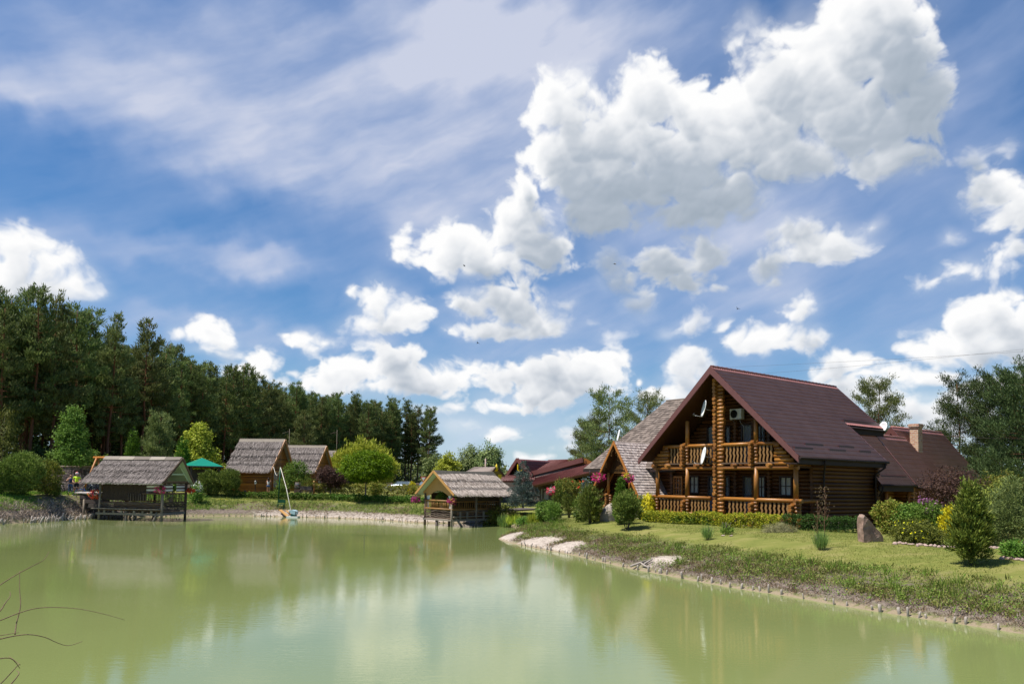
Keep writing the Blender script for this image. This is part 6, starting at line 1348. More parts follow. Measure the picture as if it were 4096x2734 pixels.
p = gY(2025, 60.0); shrub('iris_clump', p, 'clump of upright iris blades by the boardwalk', [(0, 0, .2, .55, .4, .25)], 70, 8, .08, .75, .05, 'up', 'iris', 366, cat='plant')
p = gY(2075, 58.6); shrub('daylily_clump', p, 'pale yellow green grassy clump before the blue spruce', [(0, 0, .15, .9, .4, .2), (1.2, 0, .15, .7, .4, .2)], 110, 8, .09, .55, .045, 'up', 'lime', 367, cat='plant')
p = gY(2098, 57); shrub('leafy_shrub', p, 'low round green shrub at the end of the boardwalk', [(0, 0, .3, .55, .45, .36)], 150, 8, .07, .12, .06, 'leaf', 'green', 368)
p = gY(2150, 56); shrub('daylily_clump', p, 'yellowish grassy clump before the rounded green shrub', [(0, 0, .15, .7, .35, .2)], 70, 8, .08, .5, .04, 'up', 'lime', 369, cat='plant')
p = gY(2215, 53.5); shrub('leafy_shrub', p, 'feathery green perennial behind the slim dark juniper', [(0, 0, .7, .6, .5, .75)], 220, 8, .08, .18, .05, 'spray', 'green', 370)
p = gY(2330, 49.5); shrub('leafy_shrub', p, 'dark green shrub behind the young orange tinged tree', [(0, 0, .9, .7, .6, .9), (-.9, 0, .8, .6, .5, .8)], 330, 9, .09, .14, .07, 'leaf', 'hedgem', 371)
# flower bed at the right
p = gp(3556, 2140, 20); p = Vector((p.x * 1.03, p.y * 1.03, gz(p.x * 1.03, p.y * 1.03))); shrub('leafy_shrub', p, 'tall yellowish green shrub right behind the standing boulder', [(0, 0, .75, .55, .5, .75), (-.3, 0, 1.15, .4, .4, .45), (.35, 0, 1.0, .4, .4, .5)], 420, 9, .075, .13, .06, 'leaf', 'spirea', 380)
p = gY(3668, 36); shrub('leafy_shrub', p, 'fresh green shrub between the boulder shrub and lilac spikes', [(0, 0, .7, .8, .6, .75), (.3, 0, 1.0, .6, .5, .55)], 520, 9, .08, .12, .06, 'leaf', 'green', 381)
p = gY(3735, 34.8); o = shrub('spirea_bush', p, 'bush with upright lilac flower spikes', [(0, 0, .75, .65, .6, .75), (.2, 0, 1.1, .55, .5, .45)], 430, 9, .075, .13, .05, 'leaf', 'green', 382); rng = NR(383); Cc = np.stack([rng.uniform(-.75, .75, 20), rng.uniform(-.5, .3, 20), rng.uniform(.9, 1.75, 20)], 1)
link('flower_spike', quads_mesh('flower_spike', clumps(rng, np.repeat(Cc, 3, 0) + np.tile([[0, 0, 0], [0, 0, .09], [0, 0, .18]], (20, 1)), np.tile([[0, 0, 1.0]], (60, 1)), .022, 7, .07, .05, 'leaf'), 4), LF['lilac'], o)
p = gp(3650, 2172, 20); o = shrub('potentilla', p, 'low spreading bush dotted with yellow flowers', [(-.55, .1, .40, .75, .55, .45), (.55, .1, .42, .8, .55, .47), (0, .3, .5, .9, .5, .42), (1.2, .1, .3, .5, .4, .33)], 900, 9, .06, .10, .035, 'leaf', 'junipery', 384); crown('flowers', NR(385), [(-.55, .1, .45, .78, .58, .45), (.55, .1, .47, .82, .58, .47)], 52, 4, .012, .05, .05, 'leaf', 'yellow', o, .95)
p = gY(3800, 32.6); shrub('golden_conifer', p, 'golden thuja half hidden behind the tall upright juniper', [(0, 0, .6, .42, .4, .6), (.05, 0, 1.0, .3, .3, .45)], 380, 8, .06, .13, .05, 'spray', 'gold', 386)
p = gY(3795, 42); tree('plum_tree', p, 'purple leaved tree in front of the rear tiled roof', 2.0, .07, [(0, 0, 2.5, 1.3, 1.1, .8), (-.9, 0, 2.2, .8, .7, .6), (.9, 0, 2.4, .9, .8, .7), (.1, 0, 1.6, 1.2, 1.0, .8)], 620, 9, .13, .13, .06, 'leaf', 'purple', 387, rough=.4, nb=10, bl=1.1)
p = gY(3960, 43); tree('leafy_tree', p, 'green and bronze small tree behind the dark green dwarf pine', 1.9, .06, [(0, 0, 2.2, 1.0, .9, .8), (.8, 0, 2.5, .7, .7, .7), (-.6, 0, 1.9, .7, .6, .6)], 460, 9, .12, .15, .07, 'leaf', 'rowan', 388, rough=.4)
p = gY(4030, 40); shrub('thuja', p, 'drooping yellow green thuja behind the dwarf pine', [(0, 0, 1.2, .9, .8, 1.1), (.2, 0, 2.1, .6, .6, .7), (.9, 0, 1.6, .7, .7, .8)], 560, 9, .10, .22, .06, 'droop', 'junipery', 389, cat='tree')
p = gp(4036, 2186, 20); shrub('dwarf_pine', p, 'dense dark green dwarf pine right of the tall upright juniper', [(0, 0, .85, .92, .85, .8), (-.1, 0, 1.55, .62, .6, .75), (-.15, 0, 2.25, .28, .28, .5), (.7, 0, .9, .6, .6, .65), (-.65, 0, .8, .5, .5, .6)], 1300, 10, .08, .16, .03, 'needle', 'pinel', 390, rough=.3, inner=.6)
p = gY(4110, 31); shrub('golden_conifer', p, 'golden bush at the right edge behind the dwarf pine', [(0, 0, .7, .45, .4, .7)], 220, 8, .07, .12, .05, 'spray', 'gold', 391)
p = gp(4060, 2234, 18); shrub('leafy_shrub', p, 'small light green shrub ringed by pink stones at the right edge', [(0, 0, .24, .44, .36, .30), (.25, 0, .3, .3, .3, .26)], 320, 8, .05, .10, .045, 'leaf', 'green', 392)
# hedges
def hedge(name, P0, P1, h0, h1, w_, leaf, lab, seed, dens=70, L=.10, W=.06, leaf2=None, lean=0):
    P0, P1 = Vector(P0), Vector(P1); d = P1 - P0; Ln = Vector((d.x, d.y)).length; yaw = math.atan2(d.y, d.x); o = empty(name, P0, yaw, lab, 'hedge'); rng = NR(seed)
    n = int(dens * Ln * (h0 + w_ * .5) * 2); x = rng.uniform(0, Ln, n); hh = h0 + (h1 - h0) * x / Ln; f = rng.random(n); dz = d.z * x / Ln
    top = f < .36; y = np.where(top, rng.uniform(-w_ / 2, w_ / 2, n), np.where(f < .86, -w_ / 2, w_ / 2) + rng.normal(0, .05, n)); z = np.where(top, hh, rng.uniform(.03, 1, n) * hh)
    bumpy = .05 * np.sin(x * 2.1 + seed) + .04 * np.sin(x * 5.3) + .03 * np.sin(x * 11)
    y = y + bumpy * np.sign(y + .001) * -1 * (~top); z = z + bumpy * top + dz + np.where(top, rng.uniform(-.08, .05, n), 0)
    Nn = np.where(top[:, None], [0, 0, 1.0], np.stack([0 * x, np.sign(y), .3 + 0 * x], 1)); C = np.stack([x, y, z], 1)
    k = rng.random(n) < (.14 if leaf2 else 0)
    V = clumps(rng, C[~k], unit(Nn[~k]), .045, 6, L, W, 'leaf'); link('foliage', quads_mesh('foliage', V, 4), LF[leaf], o)
    if leaf2:
        x0 = rng.uniform(0, Ln, int(Ln / 1.1)); near = (np.abs(x[:, None] - x0[None]).min(1) < .3) & (~top) & (z < hh * .75); link('foliage', quads_mesh('foliage', clumps(rng, C[near], unit(Nn[near]), .05, 6, L, W, 'leaf'), 4), LF[leaf2], o)
    mb = MB()
    for q in np.arange(.15, Ln, .35): mb.tube([(q, 0, dz[0] * 0 - .1 + d.z * q / Ln), (q + .05, .05, h0 * .8 + d.z * q / Ln)], [.03, .012], 4)
    mb.build('stem', MT['bark'], o); return o
a, m_, c = gp(2584, 2084, 20), gp(3132, 2117, 20), gp(3442, 2131, 20)
hedge('hedge', a, m_, .55, .68, .66, 'hedgey', 'golden yellow green hedge in front of the log house veranda', 401, 150, .085, .05, 'hedgem')
hedge('hedge', m_, c, .68, .72, .7, 'hedged', 'dark green clipped hedge continuing the golden hedge to the boulder', 402, 170, .07, .045)
a, m_, c = gp(945, 1987, 50), gp(1330, 1998, 50), gp(1720, 2010, 50)
hedge('hedge', a, m_, .42, .42, .8, 'hedgem', 'low clipped box hedge along the far bank by the green pole', 403, 60, .13, .09); hedge('hedge', m_, c, .44, .46, .8, 'hedgem', 'low clipped box hedge shaded by the umbrella tree', 404, 60, .13, .09)
a, c = gY(1240, 81.5), gY(1700, 79); hedge('flowering_hedge', a, c, 1.0, 1.0, 2.2, 'spirea', 'loose orange tipped spirea hedge behind the box hedge', 405, 24, .18, .08)
p = gY(1505, 77.5); shrub('yellow_shrub', p, 'yellow green bush at the foot of the umbrella tree', [(0, 0, .8, 1.0, .6, .8)], 220, 8, .1, .16, .08, 'leaf', 'spirea', 406)
p = gY(1122, 77.8); shrub('leafy_shrub', p, 'light green low shrub behind the green pole', [(0, 0, .5, .6, .4, .55)], 150, 8, .1, .17, .08, 'leaf', 'green', 407)
# tufts, sapling, hay
p = gp(2828, 2160, 20); shrub('grass_tuft', p, 'upright clump of ornamental grass on the lawn before the hedge', [(0, 0, .06, .16, .16, .05)], 60, 8, .05, .55, .012, 'up', 'iris', 411, cat='plant', stems=3)
p = gp(3285, 2200, 20); shrub('grass_tuft', p, 'ornamental grass clump growing round the bare sapling', [(0, 0, .06, .17, .17, .05)], 70, 8, .05, .60, .012, 'up', 'iris', 412, cat='plant', stems=3)
o = empty('sapling', p + Vector((0, .05, 0)), 0, 'thin bare reddish sapling rising in front of the dark hedge', 'sapling'); rng = NR(413); mb = MB()
for k in range(2):
    x0 = -.10 + .24 * k; hh = 2.5 if k else 1.95; pts = [(x0 * (1 + .3 * i / 6) + rng.normal(0, .015), 0, hh * i / 6) for i in range(7)]; mb.tube(pts, [.016 - .0018 * i for i in range(7)], 5)
    for q in range(20): t = rng.uniform(.3, .97); x, _, z = x0, 0, hh * t; s_ = rng.choice([-1, 1]); l = rng.uniform(.15, .42) * (1.2 - t); mb.tube([(x0 * (1 + .3 * t), 0, z), (x0 * (1 + .3 * t) + s_ * l * .4, rng.normal(0, .05), z + l * .6), (x0 * (1 + .3 * t) + s_ * l * .6, rng.normal(0, .08), z + l * 1.2)], [.007, .005, .003], 4)
mb.build('stem', MT['twigwood'], o); Cc = np.stack([rng.normal(.1, .16, 90), rng.normal(0, .08, 90), rng.uniform(1.2, 2.5, 90)], 1); link('leaves', quads_mesh('leaves', clumps(rng, Cc, np.tile([[0, 0, 1.0]], (90, 1)), .02, 3, .05, .02, 'up'), 4), LF['weedb'], o)
p = gp(2906, 2136, 20); shrub('weed_clump', p, 'small green weed clump with stones on the lawn', [(0, 0, .12, .42, .25, .14), (-.05, 0, .28, .16, .14, .22)], 120, 7, .05, .12, .03, 'spray', 'grassg', 414, cat='plant')
p = gp(3118, 2128, 20); o = empty('hay_heap', p, 0, 'small heap of dry cut grass before the hedge', 'hay heap'); rng = NR(415); C, Nn = shell(rng, [(0, 0, -.05, .82, .5, .44)], 900, .85, .08); kz = C[:, 2] > 0; link('hay', quads_mesh('hay', clumps(rng, C[kz], Nn[kz], .04, 6, .16, .012, 'leaf'), 4), LF['hay'], o); mb = MB(); mb.lathe((0, 0, 0), [(.74, -.02), (.6, .16), (.35, .29), (0, .36)], 18); c_ = mb.build('core', MT['haycore'], o); c_.scale = (1, .6, 1)

# ---------------------------------------------------------------- bank weeds and lawn blades
BOX = {'r': (-2, 20, 15, 57), 'f': (-33, 1, 52, 92), 'l': (-43, -23, 49, 76)}
def scatter(n, seed, d0, d1, cond):
    cond, bx = cond if isinstance(cond, tuple) else (cond, 'f'); x0, x1, y0, y1 = BOX[bx]; q = max(n * 14, 24000)
    rng = NR(seed); X = rng.uniform(x0, x1, q); Y = rng.uniform(y0, y1, q); d = shore_dist(X, Y); k = (d > d0) & (d < d1) & cond(X, Y); X, Y, d = X[k][:n], Y[k][:n], d[k][:n]
    return rng, X, Y, gzv(X, Y), d
def blades(name, n, seed, d0, d1, cond, hL, hW, leaf, patch=None, lean=.35, per=1, spread=.04):
    rng, X, Y, Z, d = scatter(n, seed, d0, d1, cond)
    if patch is not None:
        f = fbm((X * patch[0]).astype(np.float32), (Y * patch[0]).astype(np.float32), seed, 3); k = f > patch[1]; X, Y, Z = X[k], Y[k], Z[k]
    P = np.repeat(np.stack([X, Y, Z - .01], 1), per, 0); m_ = len(P); P[:, :2] += rng.normal(0, spread, (m_, 2))
    D = unit(np.stack([rng.normal(0, lean, m_), rng.normal(0, lean, m_), np.ones(m_)], 1)); Fc = unit(rng.normal(0, 1, (m_, 3)))
    sc = np.repeat(rng.uniform(.5, 1.4, len(X)), per) * rng.uniform(.7, 1.2, m_)
    return tag(link(name, quads_mesh(name, leaf_quads(P, D, Fc, hL * sc, hW * rng.uniform(.7, 1.3, m_)), 4), LF[leaf]), kind='stuff')
nosand = lambda X, Y: np.all([((X - a) ** 2 + (Y - b) ** 2) > (r * .75) ** 2 for a, b, r in SANDS], 0)
rightbank = lambda X, Y: (X > -1.5) & (Y < 56) & (X / Y < .74) & nosand(X, Y)
farbank = lambda X, Y: (Y > 52) & (X < 1) & (X / Y > -.74) & nosand(X, Y)
blades('bank_weeds', 3600, 501, .45, 3.9, (rightbank, 'r'), .17, .026, 'weed', (.8, .46), .5, 9, .07)
blades('dry_weeds', 3400, 502, .15, 3.0, (rightbank, 'r'), .15, .02, 'weedb', (.9, .47), .7, 8, .08)
blades('tall_weeds', 330, 503, .8, 3.6, (rightbank, 'r'), .36, .022, 'grassg', (.35, .45), .3, 9, .05)
def ground_plants(name, n, seed, d0, d1, cond, rad, per, L, W, leaf, patch, zr=.10):
    rng, X, Y, Z, d = scatter(n, seed, d0, d1, cond); f = fbm((X * patch[0]).astype(np.float32), (Y * patch[0]).astype(np.float32), seed, 3); k = f > patch[1]; X, Y, Z = X[k], Y[k], Z[k]
    C = np.stack([X, Y, Z + rng.uniform(.0, zr, len(X))], 1); return tag(link(name, quads_mesh(name, clumps(rng, C, np.tile([[0, 0, 1.0]], (len(C), 1)), rad, per, L, W, 'leaf'), 4), LF[leaf]), kind='stuff')
ground_plants('bank_plants', 4200, 521, .45, 4.2, (rightbank, 'r'), .085, 8, .075, .04, 'weed', (.7, .43))
ground_plants('low_bank_plants', 3200, 522, .30, 3.6, (rightbank, 'r'), .085, 8, .07, .035, 'grassg', (1.1, .50))
ground_plants('heathy_plants', 4200, 523, .12, 3.2, (rightbank, 'r'), .09, 9, .06, .016, 'heath', (1.0, .45), .07)
blades('left_bank_grass', 6000, 524, .35, 7, (lambda X, Y: ((X + 35.6) ** 2 + (Y - 61.4) ** 2 > 9) & (X / Y < -.40) & (X / Y > -.72) & (Y > 50) & (shore_dist(X, Y) > .8), 'l'), .14, .045, 'grassg', None, .5, 6, .12)
LF['brush'] = mleaf('bleached_brush', (.16, .12, .09), (.30, .24, .185), (.45, .38, .31), .0)
blades('dry_brush', 1100, 525, .05, 1.5, (lambda X, Y: (X / Y < -.44) & (X / Y > -.72) & (Y > 50), 'l'), .34, .035, 'brush', None, .75, 4, .10)
blades('lawn_grass', 42000, 504, 3.0, 14, (rightbank, 'r'), .065, .012, 'grass', (.4, .36), .6, 3, .05)
blades('wild_flowers', 46, 505, .8, 4.5, (rightbank, 'r'), .05, .05, 'yellow', (.3, .5), 1.2, 7, .08)
blades('far_bank_grass', 9000, 506, 1.1, 8, (farbank, 'f'), .13, .045, 'grass', (.4, .38), .5, 5, .12)
blades('far_dry_weeds', 1500, 507, .3, 3.4, (farbank, 'f'), .24, .04, 'weedb', (.5, .5), .7, 5, .10)
blades('far_weeds', 1500, 508, .9, 3.8, (farbank, 'f'), .28, .05, 'weed', (.4, .45), .6, 6, .10)
blades('far_wild_flowers', 60, 509, 2.0, 5, (lambda X, Y: farbank(X, Y) & (X < -26), 'l'), .1, .1, 'yellow', None, 1.2, 6, .15)
# ---------------------------------------------------------------- stakes along the waterline
SHL = np.vstack([SH, SH[:1]]); seglen = np.linalg.norm(np.diff(SHL, axis=0), axis=1); cum = np.concatenate([[0], np.cumsum(seglen)])
def along(s): i = min(int(np.searchsorted(cum, s % cum[-1], side='right')) - 1, len(SH) - 1); t = (s % cum[-1] - cum[i]) / seglen[i]; p = SHL[i] + (SHL[i + 1] - SHL[i]) * t; d = (SHL[i + 1] - SHL[i]) / seglen[i]; return p, np.array([-d[1], d[0]])
rs = random.Random(61); SM = []
for k in range(5):
    mb = MB(); h = [.30, .24, .36, .28, .33][k]; r_ = [.045, .055, .04, .05, .06][k]
    mb.tube([(0, 0, -.45), (rs.uniform(-.02, .02), 0, h * .5), (rs.uniform(-.03, .03), rs.uniform(-.02, .02), h), (.0, .0, h + .02)], [r_, r_, r_ * .92, r_ * .5], 7); SM.append(mb.mesh('stake')); SM[-1].materials.append(MT['stake'])
def stake(x, y, z, tilt, sc, grp, lab):
    o = bpy.data.objects.new('stake', rs.choice(SM)); COL.objects.link(o); o.location = (x, y, z); o.rotation_euler = (rs.gauss(0, tilt), rs.gauss(0, tilt), rs.uniform(0, 6.28)); o.scale = (sc, sc, sc * rs.uniform(.75, 1.25) * (.8 if 'near' in grp else 1)); tag(o, lab, 'stake', grp)
s = 0; nst = [0, 0, 0]
while s < cum[-1]:
    p, n_ = along(s); x, y = p
    az_ = x / max(y, 1)
    if x > .6 and y < 45 and az_ < .72 and y > 17:
        if nst[0] < 110 and rs.random() < .93: stake(x + rs.uniform(-.05, .05), y + rs.uniform(-.05, .05), .03, .10, rs.uniform(.45, .9), 'stakes along the near lawn bank', 'short grey wooden stake at the waterline of the near lawn bank'); nst[0] += 1
        s += rs.choice([.18, .26, .34, .5, .8])
    elif y > 50 and az_ < -.50 and az_ > -.70:
        for q in range(4):
            if nst[1] < 130 and rs.random() < .9: f = rs.uniform(0, 1) * q * .42; xx, yy = x - n_[0] * f, y - n_[1] * f; stake(xx, yy, max(.0, gz(xx, yy)) + .02, .34, rs.uniform(.8, 1.3), 'bleached stakes on the left bank', 'bleached leaning stick in the bank below the clipped junipers'); nst[1] += 1
        s += .33
    elif y > 58 and x < -1 and az_ > -.46:
        if nst[2] < 85: stake(x, y, .03, .16, rs.uniform(.4, .95), 'stakes along the far bank', 'small stake in a line at the waterline of the far bank'); nst[2] += 1
        s += rs.choice([.25, .4, .6, .9])
    else: s += .3
# ---------------------------------------------------------------- boulders and stones
def rock(name, loc, dims, label, cat, mat, seed, pts=None, group=None, yaw=0, sub=3):
    bm = bmesh.new(); bmesh.ops.create_icosphere(bm, subdivisions=sub, radius=1); rng = NR(seed); ph = rng.uniform(0, 6, 9); pl = [(unit(rng.normal(0, 1, 3)), rng.uniform(.55, .85)) for _ in range(9)] if pts is None else pts
    for v in bm.verts:
        c = np.array(v.co)
        for nn, dd in pl:
            q = c @ np.asarray(nn, float)
            if q > dd: c = c - np.asarray(nn, float) * (q - dd) * .92
        c = c * (1 + .03 * math.sin(c[0] * 5 + ph[0]) * math.sin(c[1] * 4 + ph[1]) + .02 * math.sin(c[2] * 9 + ph[2])); v.co = Vector(c * np.array(dims))
    me = bpy.data.meshes.new(name); bm.to_mesh(me); bm.free(); o = link(name, me, MT[mat], None, True); o.location = loc; o.rotation_euler = (0, 0, yaw); return tag(o, label, cat, group)
p = gp(3475, 2165, 20); mb = MB(); k = p.y / 3000
prof = [(-.42, -.06), (-.45, .62), (-.44, 1.06), (-.36, 1.18), (-.18, 1.02), (.14, .74), (.42, .50), (.60, .26), (.68, -.06)]
bm = bmesh.new(); ring = []
for j, (yy, sc, dx) in enumerate(((-.30, .72, -.14), (-.22, .93, -.06), (.0, 1.0, 0), (.22, .9, .05), (.34, .6, .1))): ring.append([bm.verts.new((a * sc + dx + .02 * math.sin(7 * b + j * 2), yy + .03 * math.sin(a * 5 + b * 4) + (.10 if (j == 0 and a > 0) else 0), b * (.9 + .1 * sc))) for a, b in prof])
for j in range(4):
    for i in range(len(prof)): i2 = (i + 1) % len(prof); bm.faces.new((ring[j][i], ring[j][i2], ring[j + 1][i2], ring[j + 1][i]))
bm.faces.new(ring[0][::-1]); bm.faces.new(ring[4]); bmesh.ops.recalc_face_normals(bm, faces=bm.faces); bmesh.ops.triangulate(bm, faces=bm.faces); bmesh.ops.subdivide_edges(bm, edges=bm.edges, cuts=2, use_grid_fill=True)
for v in bm.verts: v.co += Vector((math.sin(v.co.z * 11 + v.co.y * 9), math.sin(v.co.x * 13), math.sin(v.co.x * 8 + v.co.y * 12))) * .012
me = bpy.data.meshes.new('boulder'); bm.to_mesh(me); bm.free(); o = link('boulder', me, MT['redstone']); o.location = p - Vector((0, 0, .05)); o.rotation_euler = (0, 0, R(12)); tag(o, 'tall pointed reddish boulder standing at the end of the dark hedge', 'boulder')
p = gY(2452, 47.2); rock('boulder', Vector((p.x, p.y, 1.35)), (.85, .7, 1.0), 'large rounded grey boulder before the restaurant porch', 'boulder', 'stone', 5, yaw=.5)
p = gp(2434, 2062, 20); rock('boulder', p + Vector((0, 0, .08)), (.42, .35, .33), 'low brown boulder on the grass beside the vase shaped juniper', 'boulder', 'redstone', 6)
sg = 'pink border stones of the flower bed'; rs2 = random.Random(5)
for k in range(17): px = 3580 + k * 14.5 + rs2.uniform(-4, 4); p = gp(px, 2178 + k * .8 + rs2.uniform(-3, 3), 18); rock('border_stone', p + Vector((0, 0, .03)), (rs2.uniform(.07, .14), .09, rs2.uniform(.05, .09)), 'small pinkish stone edging the yellow flowered bed', 'stone', 'pinkstone', 20 + k, None, sg, rs2.uniform(0, 3), 2)
for k in range(6): px = 3962 + k * 17; p = gp(px, 2192 + rs2.uniform(-2, 3), 18); rock('border_stone', p + Vector((0, 0, .03)), (.10, .09, .08), 'pinkish stone edging the ground under the dwarf pine', 'stone', 'pinkstone', 50 + k, None, 'stones under the dwarf pine', rs2.uniform(0, 3), 2)
for k in range(7): px = 4008 + k * 14; p = gp(px, 2234 + k * 1.2 + rs2.uniform(-2, 2), 16); rock('border_stone', p + Vector((0, 0, .03)), (.10, .09, .07), 'pinkish stone ringing the small shrub at the right edge', 'stone', 'pinkstone', 60 + k, None, 'stones round the small shrub', rs2.uniform(0, 3), 2)
for k, px in enumerate((2893, 2925)): p = gp(px, 2143 + 2 * k, 18); rock('border_stone', p + Vector((0, 0, .02)), (.11, .08, .05), 'flat pale stone by the weed clump on the lawn', 'stone', 'pinkstone', 70 + k, None, 'stones by the weed clump', 0, 2)
# driftwood by the bare patch
p, n_ = along(0)
for k, (px, py, l, a) in enumerate(((2555, 2262, .9, .5), (2592, 2256, .6, .75), (2580, 2278, .5, 2.2))):
    q = gp(px, py, 18); mb = MB(); mb.tube([(-l / 2, 0, 0), (0, .03, .03), (l / 2, 0, .08)], [.05, .045, .03], 7); o = mb.build('driftwood', MT['stake']); o.location = q + Vector((0, 0, .06)); o.rotation_euler = (0, -.15, a); tag(o, 'bleached piece of wood lying by the bare sandy gap in the bank', 'driftwood', 'driftwood by the sandy gap')

# ---------------------------------------------------------------- people
def skin_body(name, chains, mat, parent, sub=2):
    vs = []; es = []; rad = []; idx = {}
    for ch in chains:
        prev = None
        for (x, y, z, r) in ch:
            key = (round(x, 3), round(y, 3), round(z, 3))
            if key not in idx: idx[key] = len(vs); vs.append((x, y, z)); rad.append(r)
            i = idx[key]
            if prev is not None and prev != i: es.append((prev, i))
            prev = i
    me = bpy.data.meshes.new(name); me.from_pydata(vs, es, []); o = bpy.data.objects.new(name, me); COL.objects.link(o)
    sk = o.modifiers.new('skin', 'SKIN'); sk.use_smooth_shade = True
    for i, r in enumerate(rad):
        d = me.skin_vertices[0].data[i]; d.radius = (r, r) if not isinstance(r, tuple) else r; d.use_root = (i == 0)
    sb = o.modifiers.new('sub', 'SUBSURF'); sb.levels = sub; sb.render_levels = sub
    bpy.context.view_layer.update(); dg = bpy.context.evaluated_depsgraph_get(); m2 = bpy.data.meshes.new_from_object(o.evaluated_get(dg)); bpy.data.objects.remove(o)
    return link(name, m2, MT[mat], parent, True)
MT['skin'] = mplain('tanned_skin', (.52, .27, .17), .55, var=.06); MT['hair'] = mplain('dark_brown_hair', (.028, .014, .010), .5); MT['denim'] = mplain('blue_denim', (.07, .13, .28), .8); MT['whitetop'] = mplain('white_cotton', (.76, .77, .80), .8)
MT['hivis'] = mplain('yellow_green_jersey', (.55, .80, .03), .7); MT['navy'] = mplain('navy_cloth', (.02, .035, .10), .8); MT['darkcloth'] = mplain('black_cloth', (.015, .017, .022), .8); MT['redpaint'] = mplain('red_paint', (.62, .03, .03), .4)
def body(o, h, arms, legs, hw_=.19, skin='skin'):
    k = h / 1.7; z = lambda v: v * k
    pel = (0, 0, z(.93), .12 * k)
    chains = [[pel, (0, 0, z(1.06), .108 * k), (0, 0, z(1.22), .118 * k), (0, 0, z(1.36), .11 * k), (0, 0, z(1.43), .055 * k), (0, .0, z(1.50), .048 * k), (0, -.01, z(1.555), .078 * k), (0, -.01, z(1.63), .085 * k), (0, 0, z(1.68), .055 * k)]]
    for s, (el, ha) in zip((-1, 1), arms):
        chains.append([(0, 0, z(1.36), .11 * k), (s * .10, 0, z(1.375), .06 * k), (s * hw_, 0, z(1.36), .052 * k), (*el, .042 * k), (*ha, .028 * k), (ha[0] + (ha[0] - el[0]) * .22, ha[1] + (ha[1] - el[1]) * .22, ha[2] + (ha[2] - el[2]) * .22, .03 * k)])
    for s, (kn, an, toe) in zip((-1, 1), legs): chains.append([pel, (s * .09 * k, 0, z(.86), .095 * k), (*kn, .058 * k), (*an, .04 * k), (*toe, .035 * k)])
    return skin_body('body', chains, skin, o)
pw = gY(1075, 79.2); W_ = empty('person', pw, 0, 'woman in a white top and blue denim shorts seen from behind, by the cabin', 'person')
body(W_, 1.68, [((-.23, .03, 1.10), (-.18, .16, 1.0)), ((.26, .0, 1.13), (.17, .16, 1.36))], [((-.09, .02, .48), (-.09, 0, .08), (-.09, .14, .03)), ((.10, .02, .48), (.10, 0, .08), (.11, .14, .03))])
skin_body('top', [[(0, 0, .98, .132), (0, 0, 1.08, .118), (0, 0, 1.22, .130), (0, 0, 1.32, .115)], [(0, 0, 1.32, .115), (-.09, 0, 1.36, .05)], [(0, 0, 1.32, .115), (.09, 0, 1.36, .05)]], 'whitetop', W_)
skin_body('shorts', [[(0, 0, .98, .135), (0, 0, .90, .14), (-.09, 0, .82, .108), (-.09, .01, .66, .10)], [(0, 0, .90, .14), (.095, 0, .82, .108), (.10, .01, .66, .10)]], 'denim', W_)
skin_body('hair', [[(0, -.02, 1.70, .06), (0, -.03, 1.64, .098), (0, -.05, 1.54, .095), (0, -.09, 1.38, .075), (0, -.11, 1.22, .04)]], 'hair', W_)
pc = gY(308, 64.2); C_ = empty('person', pc + Vector((0, 0, .03)), R(8), 'cyclist in a yellow green jersey and red and white helmet', 'person')
body(C_, 1.80, [((-.30, -.05, 1.14), (-.18, -.20, 1.00)), ((.36, -.02, 1.18), (.24, -.18, 1.0))], [((-.12, -.03, .50), (-.12, 0, .08), (-.12, -.15, .03)), ((.13, -.03, .50), (.13, 0, .08), (.14, -.15, .03))])
skin_body('jersey', [[(0, 0, .98, .15), (0, 0, 1.12, .145), (0, 0, 1.30, .15), (0, 0, 1.43, .12)], [(0, 0, 1.43, .12), (-.20, 0, 1.44, .075), (-.27, -.03, 1.28, .068)], [(0, 0, 1.43, .12), (.20, 0, 1.44, .075), (.30, -.02, 1.29, .068)]], 'hivis', C_)
skin_body('shorts', [[(0, 0, 1.0, .14), (0, 0, .95, .14), (-.10, 0, .85, .115), (-.12, -.02, .55, .08)], [(0, 0, .95, .14), (.10, 0, .85, .115), (.13, -.02, .55, .08)]], 'darkcloth', C_)
mb = MB(); mb.lathe((0, 0, 1.74), [(.128, -.02), (.132, .03), (.11, .10), (.06, .14), (0, .15)], 14); hl = mb.build('helmet', MT['white'], C_)
mb = MB()
for a in (-.9, 0, .9): mb.tube([(.13 * math.sin(a), -.13 * math.cos(a), 1.76), (.09 * math.sin(a), -.09 * math.cos(a), 1.85), (0, 0, 1.893)], [.02, .025, .02], 6)
mb.build('helmet_stripe', MT['redpaint'], hl)
pm = gY(284, 64.8); N_ = empty('person', pm, R(15), 'bare armed person in navy clothes beside the cyclist raising a hand', 'person')
body(N_, 1.62, [((-.30, -.10, 1.08), (-.06, -.24, 1.24)), ((.25, 0, 1.05), (.26, -.08, .84))], [((-.10, -.03, .46), (-.10, 0, .08), (-.10, -.14, .03)), ((.11, -.03, .46), (.11, 0, .08), (.11, -.14, .03))])
skin_body('shirt', [[(0, 0, .88, .145), (0, 0, 1.02, .14), (0, 0, 1.18, .14), (0, 0, 1.28, .115)], [(0, 0, 1.28, .115), (-.17, 0, 1.30, .07)], [(0, 0, 1.28, .115), (.17, 0, 1.30, .07)]], 'navy', N_)
skin_body('trousers', [[(0, 0, .92, .135), (0, 0, .86, .14), (-.09, 0, .78, .11), (-.10, -.02, .44, .075), (-.10, 0, .12, .055)], [(0, 0, .86, .14), (.09, 0, .78, .11), (.11, -.02, .44, .075), (.11, 0, .12, .055)]], 'denim', N_)
skin_body('hair', [[(0, .02, 1.62, .05), (0, .02, 1.57, .092), (0, .04, 1.50, .07)]], 'hair', N_)
